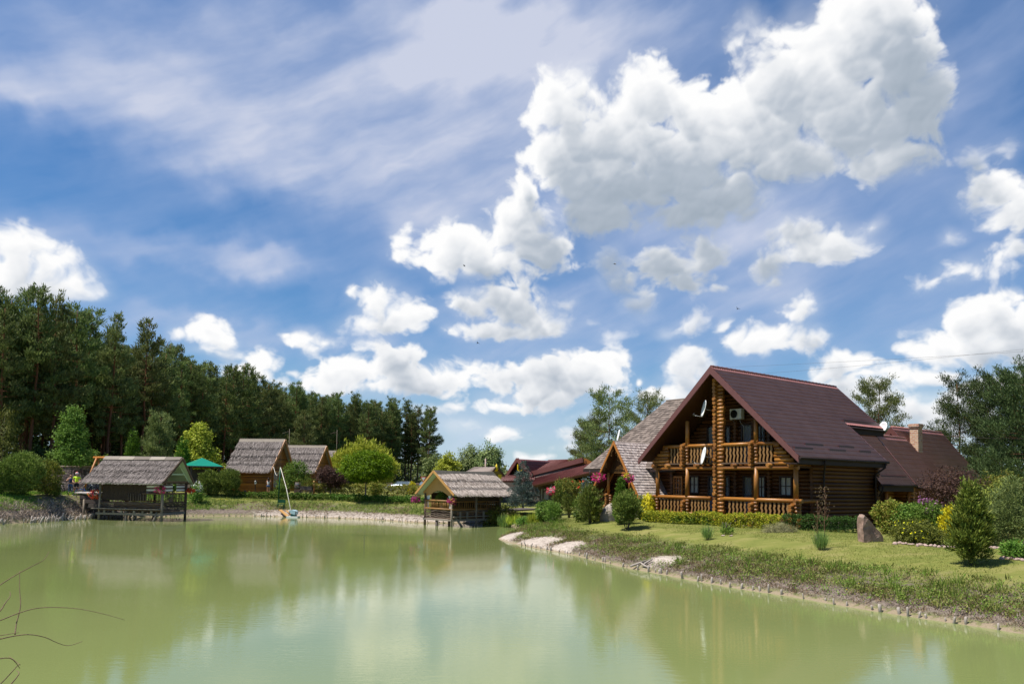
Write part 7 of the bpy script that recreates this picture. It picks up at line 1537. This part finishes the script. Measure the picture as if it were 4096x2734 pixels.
# bicycles
def bicycle(loc, yaw, label, col, lean=.06):
    o = empty('bicycle', loc, yaw, label, 'bicycle', None); o.rotation_euler = (lean, 0, yaw)
    for x in (-.52, .52):
        mb = MB(); pts = [(.33 * math.cos(a) , 0, .33 * math.sin(a)) for a in np.linspace(0, 2 * PI, 27)]; mb.tube(pts, .014, 5, caps=False)
        for a in np.linspace(0, PI, 8): mb.tube([(.32 * math.cos(a), 0, .32 * math.sin(a)), (-.32 * math.cos(a), 0, -.32 * math.sin(a))], .003, 3)
        w_ = mb.build('wheel', MT['steel'], o); w_.location = (x, 0, .345); mb = MB(); mb.tube([(.338 * math.cos(a), 0, .338 * math.sin(a)) for a in np.linspace(0, 2 * PI, 27)], .024, 6, caps=False); mb.build('tyre', MT['black'], w_)
    mb = MB(); A, B, Cc, D, E = (-.52, 0, .345), (-.05, 0, .30), (-.18, 0, .82), (.36, 0, .80), (.52, 0, .345)
    for a, c in ((A, B), (B, Cc), (Cc, D), (B, D), (A, Cc), (D, E)): mb.tube([a, c], .02, 6)
    mb.tube([D, (.33, 0, .95)], .018, 6); mb.build('frame', MT[col], o)
    mb = MB(); mb.tube([(.25, -.30, .98), (.36, -.22, .97), (.34, 0, .96), (.36, .22, .97), (.25, .30, .98)], .016, 6); mb.build('handlebar', MT['black'], o)
    mb = MB(); mb.tube([(-.32, 0, .92), (-.2, 0, .93), (-.06, 0, .92)], [.07, .05, .02], 6); mb.tube([Cc, (-.2, 0, .92)], .015, 5); mb.build('saddle', MT['black'], o); return o
MT['bikeblue'] = mplain('blue_bicycle_paint', (.03, .12, .35), .35)
bicycle(gY(262, 63.3), R(62), 'dark bicycle with its front wheel towards the pond, in front of the navy person', 'black'); bicycle(gY(322, 63.4), R(20), 'blue bicycle held by the cyclist', 'bikeblue'); bicycle(gY(232, 64.4), R(-20), 'dark bicycle standing behind the juniper at the left', 'black'); bicycle(gY(352, 66), R(10), 'bicycle half hidden behind the red flower basket', 'steel')
# stone wall with letters, timber swing frame
a, c = gY(212, 69.5), gY(420, 68.5); d = c - a; L_ = Vector((d.x, d.y)).length; o = empty('stone_wall', a, math.atan2(d.y, d.x), 'dark purple brown stone wall with faint letters behind the cyclists', 'wall')
m, nt, b = newmat('dark_rubble_wall'); vo = N(nt, 'ShaderNodeTexVoronoi', Scale=2.6); nt.links.new(coords(nt, (1, 1, 1.5)), vo.inputs[0]); ve = N(nt, 'ShaderNodeTexVoronoi', Scale=2.6); ve.feature = 'DISTANCE_TO_EDGE'; nt.links.new(coords(nt, (1, 1, 1.5)), ve.inputs[0])
sc_ = N(nt, 'ShaderNodeSeparateColor'); nt.links.new(vo.outputs['Color'], sc_.inputs[0]); nt.links.new(mixc(nt, ramp(nt, ve.outputs[0], [(0, 0, 0), (1, 1, 1)], [.02, .07]), (.05, .042, .04), ramp(nt, sc_.outputs[0], [(.075, .052, .055), (.16, .115, .115), (.20, .16, .15)])), b.inputs['Base Color']); b.inputs['Roughness'].default_value = .9; bump(nt, b, ve.outputs[0], .8, .06)
mb = MB(); mb.b2((0, -.2, -.3), (L_, .2, 2.28)); mb.build('masonry', m, o); mb = MB(); mb.b2((-.05, -.26, 2.28), (L_ + .05, .26, 2.38)); mb.build('coping', MT['pinkstone'], o)
tc = bpy.data.curves.new('lettering3', 'FONT'); tc.body = 'ETHO'; tc.size = .62; tc.extrude = .02; to = bpy.data.objects.new('lettering_tmp', tc); COL.objects.link(to); bpy.context.view_layer.update()
tm = bpy.data.meshes.new_from_object(to.evaluated_get(bpy.context.evaluated_depsgraph_get())); bpy.data.objects.remove(to); tm.transform(Matrix.Translation((2.35, -.215, 1.55)) @ Matrix.Rotation(R(90), 4, 'X')); link('lettering', tm, MT['frame'], o)
ap = at(393, 1829, 66.5); o = empty('swing_frame', (ap.x, 66.5, gz(ap.x, 66.5)), R(-8), 'orange stained timber swing frame behind the left end of the grey hut', 'swing'); hz = ap.z - o.location.z
for x, ys in ((-.1, (-.2, .2)), (3.4, (-.2, .2))):
    for s_ in (-1, 1):
        mb = MB(); mb.tube([(x - .62 * (1 if s_ < 0 else -.1), s_ * .85, 0), (x, s_ * .06, hz - .05)], .09, 8); mb.build('leg', MT['orangewood'], o)
mb = MB(); mb.tube([(-.45, 0, hz), (3.8, 0, hz)], .11, 8); mb.build('crossbeam', MT['orangewood'], o)
# posts, lamp, bin, pole with ropes, float
p0 = gp(1113, 2001, 50); o = empty('mooring_pole', p0, 0, 'leaning dark green pole on the far bank with ropes tied to its top', 'pole'); tp = at(1122, 1868, p0.y); MT['greenpaint'] = mplain('dark_green_paint', (.012, .075, .035), .4)
mb = MB(); mb.tube([(0, 0, -.2), tp - p0], .07, 10); mb.build('shaft', MT['greenpaint'], o)
fl = at(1172, 2062, 69.2); fl.z = 0
mb = MB(); mb.tube([tp, (tp + fl + Vector((0, 0, .7))) / 2 + Vector((0, 0, -.12)), fl + Vector((-.2, 0, .55))], .028, 6); MT['rope'] = mnoise('pale_rope', (.50, .46, .40), (.72, .68, .60), 30, .9); tag(mb.build('rope', MT['rope']), 'pale rope running from the green pole top down to the float', 'rope')
e = at(1094, 1866, 81.8); mb = MB(); mb.tube([tp.lerp(e, t) - Vector((0, 0, 1.0 * math.sin(PI * t) * (1 - .3 * t))) for t in [i / 10 for i in range(11)]], .022, 6); tag(mb.build('rope', MT['rope']), 'slack pale rope from the green pole top to the cabin eave', 'rope')
o = empty('pump_float', fl, R(-4), 'small white float with a pale blue cover moored at the far bank', 'float'); MT['paleblue'] = mplain('pale_blue_plastic', (.42, .58, .64), .35); MT['teal'] = mplain('teal_plastic', (.01, .10, .09), .4)
mb = MB(); mb.prism([(-.5, .0), (-.42, -.12), (.5, -.12), (.58, .12), (-.48, .12)], -.35, .35, (0, 2, 1)); mb.build('hull', MT['white'], o)
mb = MB(); mb.prism([(-.32, .50), (-.28, .62), (-.05, .70), (.2, .66), (.36, .58), (.36, .26), (.22, .28), (-.1, .34), (-.24, .46)], -.3, .3, (0, 2, 1)); mb.build('cover', MT['paleblue'], o)
mb = MB(); mb.b2((-.16, -.2, .12), (.3, .2, .36)); mb.build('motor', MT['teal'], o); mb = MB(); mb.tube([(.33, -.32, .6), (.33, -.32, -.3)], .025, 6); mb.tube([(-.2, -.3, .55), (-.3, -.3, .1)], .02, 6); mb.build('strut', MT['black'], o)
a = at(1121, 2038, 70.6); mb = MB(); mb.beam(a, fl + Vector((-.5, .1, .08)), .28, .07); tag(mb.build('plank', MT['honeywood']), 'orange brown plank sloping from the bank to the white float', 'plank')
a2 = at(1147, 2040, 71.2); mb = MB(); mb.beam(a2, fl + Vector((-.2, .5, .25)), .24, .06); tag(mb.build('plank', MT['honeywood']), 'shorter plank behind the white float', 'plank')
p = gY(1127, 71.6); o = empty('bench', p, R(-6), 'small dark green bench on the bank beside the white float', 'bench')
mb = MB(); mb.b2((-.38, -.14, .38), (.38, .16, .43)); mb.build('seat', MT['greenpaint'], o); mb = MB(); mb.b2((-.38, .16, .55), (.38, .2, .85)); mb.build('backrest', MT['greenpaint'], o)
for x in (-.32, .32):
    mb = MB(); mb.b2((x - .03, -.1, -.1), (x + .03, -.05, .38)); mb.b2((x - .03, .14, -.1), (x + .03, .18, .85)); mb.build('leg', MT['greenpaint'], o)
p = gY(1023, 77.2); o = empty('garden_lamp', p, 0, 'black lantern on a post before the thatched cabin wall', 'lamp')
mb = MB(); mb.lathe((0, 0, 0), [(.09, -.1), (.09, .1), (.04, .2), (.035, 1.05), (.06, 1.1), (.02, 1.14)], 10); mb.build('post', MT['black'], o)
mb = MB(); mb.lathe((0, 0, 1.14), [(.06, 0), (.12, .26), (.17, .28), (.05, .40), (.02, .48)], 6, False); mb.build('lantern', MT['black'], o); mb = MB(); mb.lathe((0, 0, 1.16), [(.065, 0), (.122, .22)], 6, False); mb.build('glass', MT['white'], o)
p = gp(980, 1988, 50); o = empty('litter_bin', p, 0, 'small dark litter bin at the left end of the box hedge', 'bin'); mb = MB(); mb.lathe((0, 0, 0), [(.14, 0), (.16, .42), (.17, .44), (.15, .46)], 12); mb.build('barrel', MT['black'], o); mb = MB(); mb.lathe((0, 0, .46), [(.12, 0), (.13, .06), (.10, .18), (.06, .24), (0, .25)], 12); mb.build('lid', MT['brownwood'], o); mb = MB(); mb.lathe((0, 0, .16), [(.155, 0), (.162, .12)], 12); mb.build('band', MT['white'], o)
p = gY(1193, 78.2); o = empty('barrel', p, 0, 'dark wooden barrel under the loose light green tree', 'barrel'); mb = MB(); mb.lathe((0, 0, .6), [(0, 0), (.28, 0), (.34, .35), (.28, .72), (0, .72)], 14); mb.build('stave_body', MT['deckdark'], o); mb = MB(); mb.lathe((0, 0, .6), [(.315, .16), (.325, .22)], 14); mb.lathe((0, 0, .6), [(.325, .5), (.315, .56)], 14); mb.build('hoop', MT['steel'], o); mb = MB(); mb.b2((-.3, -.3, -.1), (.3, .3, .6)); mb.build('stand', MT['brownwood'], o)
p = gY(1228, 78); o = empty('garden_cart', p, 0, 'old wooden cart planted with greenery behind the box hedge', 'cart'); mb = MB(); mb.b2((-.55, -.3, .55), (.6, .3, .95)); mb.tube([(-.5, -.2, .75), (-1.0, -.2, 1.0)], .03, 6); mb.build('box', MT['deckdark'], o)
for x in (-.35, .45):
    mb = MB(); mb.tube([(x + .33 * math.cos(a_), -.38, .33 + .33 * math.sin(a_)) for a_ in np.linspace(0, 2 * PI, 19)], .03, 6, caps=False)
    for a_ in np.linspace(0, PI, 5): mb.tube([(x + .33 * math.cos(a_), -.38, .33 + .33 * math.sin(a_)), (x - .33 * math.cos(a_), -.38, .33 - .33 * math.sin(a_))], .02, 4)
    mb.build('wheel', MT['deckdark'], o)
crown('plants', NR(91), [(0, 0, 1.25, .7, .3, .5)], 90, 7, .1, .2, .04, 'spray', 'junipery', o)
p = gY(1257, 78); o = empty('carved_post', p, 0, 'short post topped with a yellow gourd shaped carving', 'post'); mb = MB(); mb.tube([(0, 0, -.1), (0, 0, .9)], .09, 8); mb.build('shaft', MT['orangewood'], o); mb = MB(); mb.lathe((0, 0, .9), [(.05, 0), (.15, .1), (.15, .22), (.07, .34), (.11, .42), (.11, .52), (.03, .6), (0, .62)], 12); mb.build('carving', MT['honeywood'], o)
for px, Y, yt, lab in ((1152, 89, 1714, 'thin pale mast rising behind the large thatched cabin'), (1343, 103, 1718, 'thin dark mast rising behind the farthest thatched cabin')):
    p = gY(px, Y); t_ = at(px + 2, yt, Y); mb = MB(); mb.tube([(0, 0, 0), (0, 0, t_.z - p.z)], [.04, .02], 6); mb.tube([(0, 0, t_.z - p.z - .3), (-.9, 0, t_.z - p.z - .55)], .012, 4); o = mb.build('mast', MT['greypost']); o.location = p; tag(o, lab, 'mast')
p = gY(1941, 118); t_ = at(1940, 1833, 118); o = empty('utility_pole', p, 0, 'pale concrete utility pole behind the gateway roof', 'pole'); mb = MB(); mb.tube([(0, 0, 0), (0, 0, t_.z - p.z)], [.14, .10], 8); mb.build('shaft', MT['pinkstone'], o); mb = MB(); mb.b2((-.3, -.05, t_.z - p.z - .75), (.3, .05, t_.z - p.z - .65)); mb.build('crossarm', MT['steel'], o)
# fence, road sign, cars
a, c = gY(1548, 126), gY(1760, 120); d = c - a; L_ = Vector((d.x, d.y)).length; o = empty('wicker_fence', a, math.atan2(d.y, d.x), 'brown wicker fence at the edge of the car park', 'fence'); MT['fence'] = mnoise('brown_wicker_fence', (.06, .04, .04), (.17, .12, .115), 10, .9, (6, 6, .6), .5)
mb = MB(); mb.b2((0, -.05, 0), (L_, .05, 1.12)); mb.build('panel', MT['fence'], o); mb = MB(); mb.b2((0, -.07, 1.12), (L_, .07, 1.18)); mb.build('rail', MT['pinkstone'], o)
for k in range(int(L_ / 1.2)):
    mb = MB(); mb.b2((k * 1.2, -.1, 0), (k * 1.2 + .09, -.05, 1.15)); mb.build('post', MT['greypost'], o)
p = gY(1694, 101); o = empty('road_sign', p, R(4), 'white give way triangle with a red border on a post', 'road sign'); cz = at(1694, 1913, 101).z - p.z; tri = lambda s_: [(-.42 * s_, .26 * s_), (.42 * s_, .26 * s_), (0, -.46 * s_)]
mb = MB(); mb.tube([(0, .03, 0), (0, .03, cz)], .035, 8); mb.build('post', MT['steel'], o); mb = MB(); mb.prism([(x, cz + z) for x, z in tri(1.0)], -.02, .0, (0, 2, 1)); mb.build('border', MT['redpaint'], o); mb = MB(); mb.prism([(x, cz + z) for x, z in tri(.68)], -.026, -.021, (0, 2, 1)); mb.build('plate', MT['white'], o)
def car(loc, yaw, label, paint):
    o = empty('parked_car', loc, yaw, label, 'car'); st = [(-2.1, .45, .78, .62), (-1.95, .30, .90, .78), (-1.4, .26, .98, .84), (-.6, .26, 1.0, .86), (.6, .26, 1.0, .86), (1.4, .26, .92, .84), (1.95, .30, .80, .76), (2.1, .42, .70, .6)]
    vs = []; fs = []
    for x, z0, z1, w_ in st: vs += [(x, -w_, z0), (x, -w_, (z0 + z1) / 2), (x, -w_ * .93, z1), (x, w_ * .93, z1), (x, w_, (z0 + z1) / 2), (x, w_, z0)]
    for i in range(len(st) - 1):
        for j in range(6): fs.append((i * 6 + j, i * 6 + (j + 1) % 6, i * 6 + 6 + (j + 1) % 6, i * 6 + 6 + j))
    fs += [tuple(range(6)), tuple(range(len(vs) - 1, len(vs) - 7, -1))]; mb = MB(); mb.add(vs, fs, True); mb.slab([(-1.15, -.6, 1.46), (.35, -.6, 1.46), (.35, .6, 1.46), (-1.15, .6, 1.46)], .05)
    for x0, x1 in ((.95, .35), (-1.75, -1.15), (-.35, -.35)):
        for s_ in (-1, 1): mb.beam((x0, s_ * .78, .97), (x1, s_ * .58, 1.44), .05, .06)
    mb.build('body', MT[paint], o); g = MB(); lo = [(1.0, -.76, .96), (1.0, .76, .96), (-1.8, .76, .96), (-1.8, -.76, .96)]; hi = [(.33, -.57, 1.42), (.33, .57, 1.42), (-1.13, .57, 1.42), (-1.13, -.57, 1.42)]
    for i, nm in enumerate(('windscreen', 'side_window', 'rear_window', 'side_window')): j = (i + 1) % 4; g = MB(); g.add([lo[i], lo[j], hi[j], hi[i]], [(0, 1, 2, 3)]); g.build(nm, MT['carglass'], o)
    for x in (-1.3, 1.3):
        for s_ in (-1, 1):
            mb = MB(); mb.tube([(x, s_ * .66, .31), (x, s_ * .87, .31)], .31, 16); w_ = mb.build('wheel', MT['black'], o); mb = MB(); mb.tube([(x, s_ * .865, .31), (x, s_ * .88, .31)], .19, 12); mb.build('rim', MT['steel'], w_)
    for y in (-.58, .58):
        mb = MB(); mb.b2((2.02, y - .16, .58), (2.10, y + .16, .72)); mb.build('headlight', MT['white'], o); mb = MB(); mb.b2((-2.12, y - .14, .62), (-2.03, y + .14, .78)); mb.build('tail_light', MT['redpaint'], o)
    return o
MT['carpaint'] = mplain('silver_blue_car_paint', (.30, .35, .42), .25, .3, .04); MT['cardark'] = mplain('dark_car_paint', (.05, .05, .06), .25, .2, .04); m, nt, b = newmat('car_glass'); b.inputs['Base Color'].default_value = (.12, .16, .2, 1); b.inputs['Roughness'].default_value = .05; MT['carglass'] = m
car(gY(1604, 108), R(172), 'silver blue car parked behind the spirea hedge', 'carpaint'); car(gY(1700, 106), R(95), 'dark car parked under the give way sign', 'cardark')
# flower baskets at the restaurant and pots
basket(at(2396, 1909, 48.5), 'magenta flower basket hanging at the left of the porch', 'magenta', 'pink', .42, .5, 'white', .2, 15); basket(at(2513, 1910, 47.2), 'magenta and yellow flower basket hanging at the right of the porch', 'magenta', 'yellow', .32, .5, 'white', .2, 16)
basket(at(2206, 1965, 62), 'pink and white flower ball hanging by the brown hall', 'pink', 'white', .42, .6, 'white', .1, 17); basket(at(1999, 1998, 63), 'white pot hanging among shrubs beside the straw hut', 'green', None, .2, .5, 'white', 0, 18)
# fairy light strings on the porch verge
mb = MB()
for k in range(46):
    t = rs.random(); s_ = rs.choice((-1, 1)); p = hw(-7.94 + s_ * 2.1 * t, -.62, 5.05 - 1.58 * 2.1 * t - rs.uniform(.1, .55)); mb.box(p, (.03, .03, .05))
    mb.tube([p, (p.x, p.y, p.z + .3)], .006, 3)
tag(mb.build('light_string', MT['baluster']), 'string of dangling lights along the porch verge boards', 'light string')
# overhead wires and swallows
for pts, lab in (((( 2860, 1470, 90), (3400, 1448, 80), (4150, 1402, 66)), 'thin overhead wire above the log house ridge, upper one'), (((3050, 1493, 90), (3400, 1470, 82), (4150, 1390, 66)), 'thin overhead wire crossing the upper wire over the house'), (((3755, 1741, 58), (3900, 1752, 54), (4150, 1755, 48)), 'thin pale wire passing in front of the right hand pines')):
    mb = MB(); q = [at(*p) for p in pts]; mb.tube([q[0].lerp(q[1], t) * (1 - t) + (q[0].lerp(q[1], t)) * t if False else (q[0] * (1 - t) * (1 - t) + q[1] * 2 * t * (1 - t) + q[2] * t * t) for t in [i / 16 for i in range(17)]], .009, 5); tag(mb.build('overhead_wire', MT['deckdark']), lab, 'wire')
for k, (px, py, Y, a_) in enumerate(((1857, 1063, 60, .6), (2460, 1056, 62, -.4), (2950, 1235, 66, 1.9), (1910, 1372, 75, 2.6))):
    o = bpy.data.objects.new('swallow', None); mb = MB(); mb.tube([(-.09, 0, 0), (-.03, 0, 0), (.04, 0, 0), (.09, 0, 0)], [.006, .022, .022, .006], 6)
    for s_ in (-1, 1): mb.add([(.04, 0, .01), (-.02, 0, .01), (-.06, s_ * .10, .05), (-.13, s_ * .19, .02), (0.0, s_ * .09, .06)], [(0, 1, 2, 4), (4, 2, 3)])
    mb.add([(-.08, .01, 0), (-.08, -.01, 0), (-.17, -.035, 0), (-.11, 0, 0), (-.17, .035, 0)], [(0, 1, 2, 3), (0, 3, 4)]); o = mb.build('swallow', MT['black']); o.location = at(px, py, Y); o.rotation_euler = (.5, .2, a_); o.scale = (1.3,) * 3
    tag(o, ['dark swallow in front of the small cumulus left of centre', 'dark swallow below the large cloud', 'dark swallow in the blue gap above the log house', 'dark swallow low over the middle clouds'][k], 'bird')
# bare shrub twigs on the near bank at the left
TW = [[(-150, 2440), (0, 2338), (60, 2300), (130, 2262), (175, 2238), (196, 2205)], [(60, 2536), (66, 2490), (82, 2422), (78, 2350), (79, 2282)], [(-60, 2500), (0, 2442), (20, 2412), (40, 2384), (40, 2364)], [(-120, 2530), (0, 2480), (70, 2452), (140, 2432), (220, 2427), (320, 2434), (420, 2455), (500, 2478)],
      [(-100, 2560), (0, 2540), (76, 2528)], [(-100, 2580), (0, 2554), (60, 2541), (120, 2536), (180, 2547), (230, 2569), (275, 2580), (330, 2563)], [(-60, 2790), (15, 2720), (70, 2660), (78, 2655), (35, 2622)], [(-40, 2640), (40, 2630), (80, 2672)], [(30, 2750), (75, 2695), (66, 2680)]]
MT['branch'] = mnoise('bare_branch', (.09, .055, .035), (.24, .16, .10), 40, .8, (1, 1, 1), .3)
base = Vector((-4.1, 4.55, 1.9)); o = empty('bare_bush', base, 0, 'leafless bush with thin arching twigs at the bottom left corner', 'bush'); rb_ = random.Random(9)
for k, tw in enumerate(TW):
    Y = 4.4 + .25 * math.sin(k * 2.3); q = [at(x, y, Y + .05 * i) - base for i, (x, y) in enumerate(tw)]; q = [Vector((rb_.uniform(-.1, .1), rb_.uniform(-.1, .1), -.2))] * (1 if k in (0, 3, 4, 5) else 0) + q
    sm = []
    for i in range(len(q) - 1):
        p_ = q[max(i - 1, 0)], q[i], q[i + 1], q[min(i + 2, len(q) - 1)]
        for t in (0, .25, .5, .75): sm.append(.5 * ((2 * p_[1]) + (p_[2] - p_[0]) * t + (2 * p_[0] - 5 * p_[1] + 4 * p_[2] - p_[3]) * t * t + (3 * p_[1] - p_[0] - 3 * p_[2] + p_[3]) * t ** 3))
    sm.append(q[-1]); mb = MB(); n_ = len(sm); mb.tube(sm, [.0040 * (1 - .72 * i / n_) for i in range(n_)], 6); mb.build('twig', MT['branch'], o)
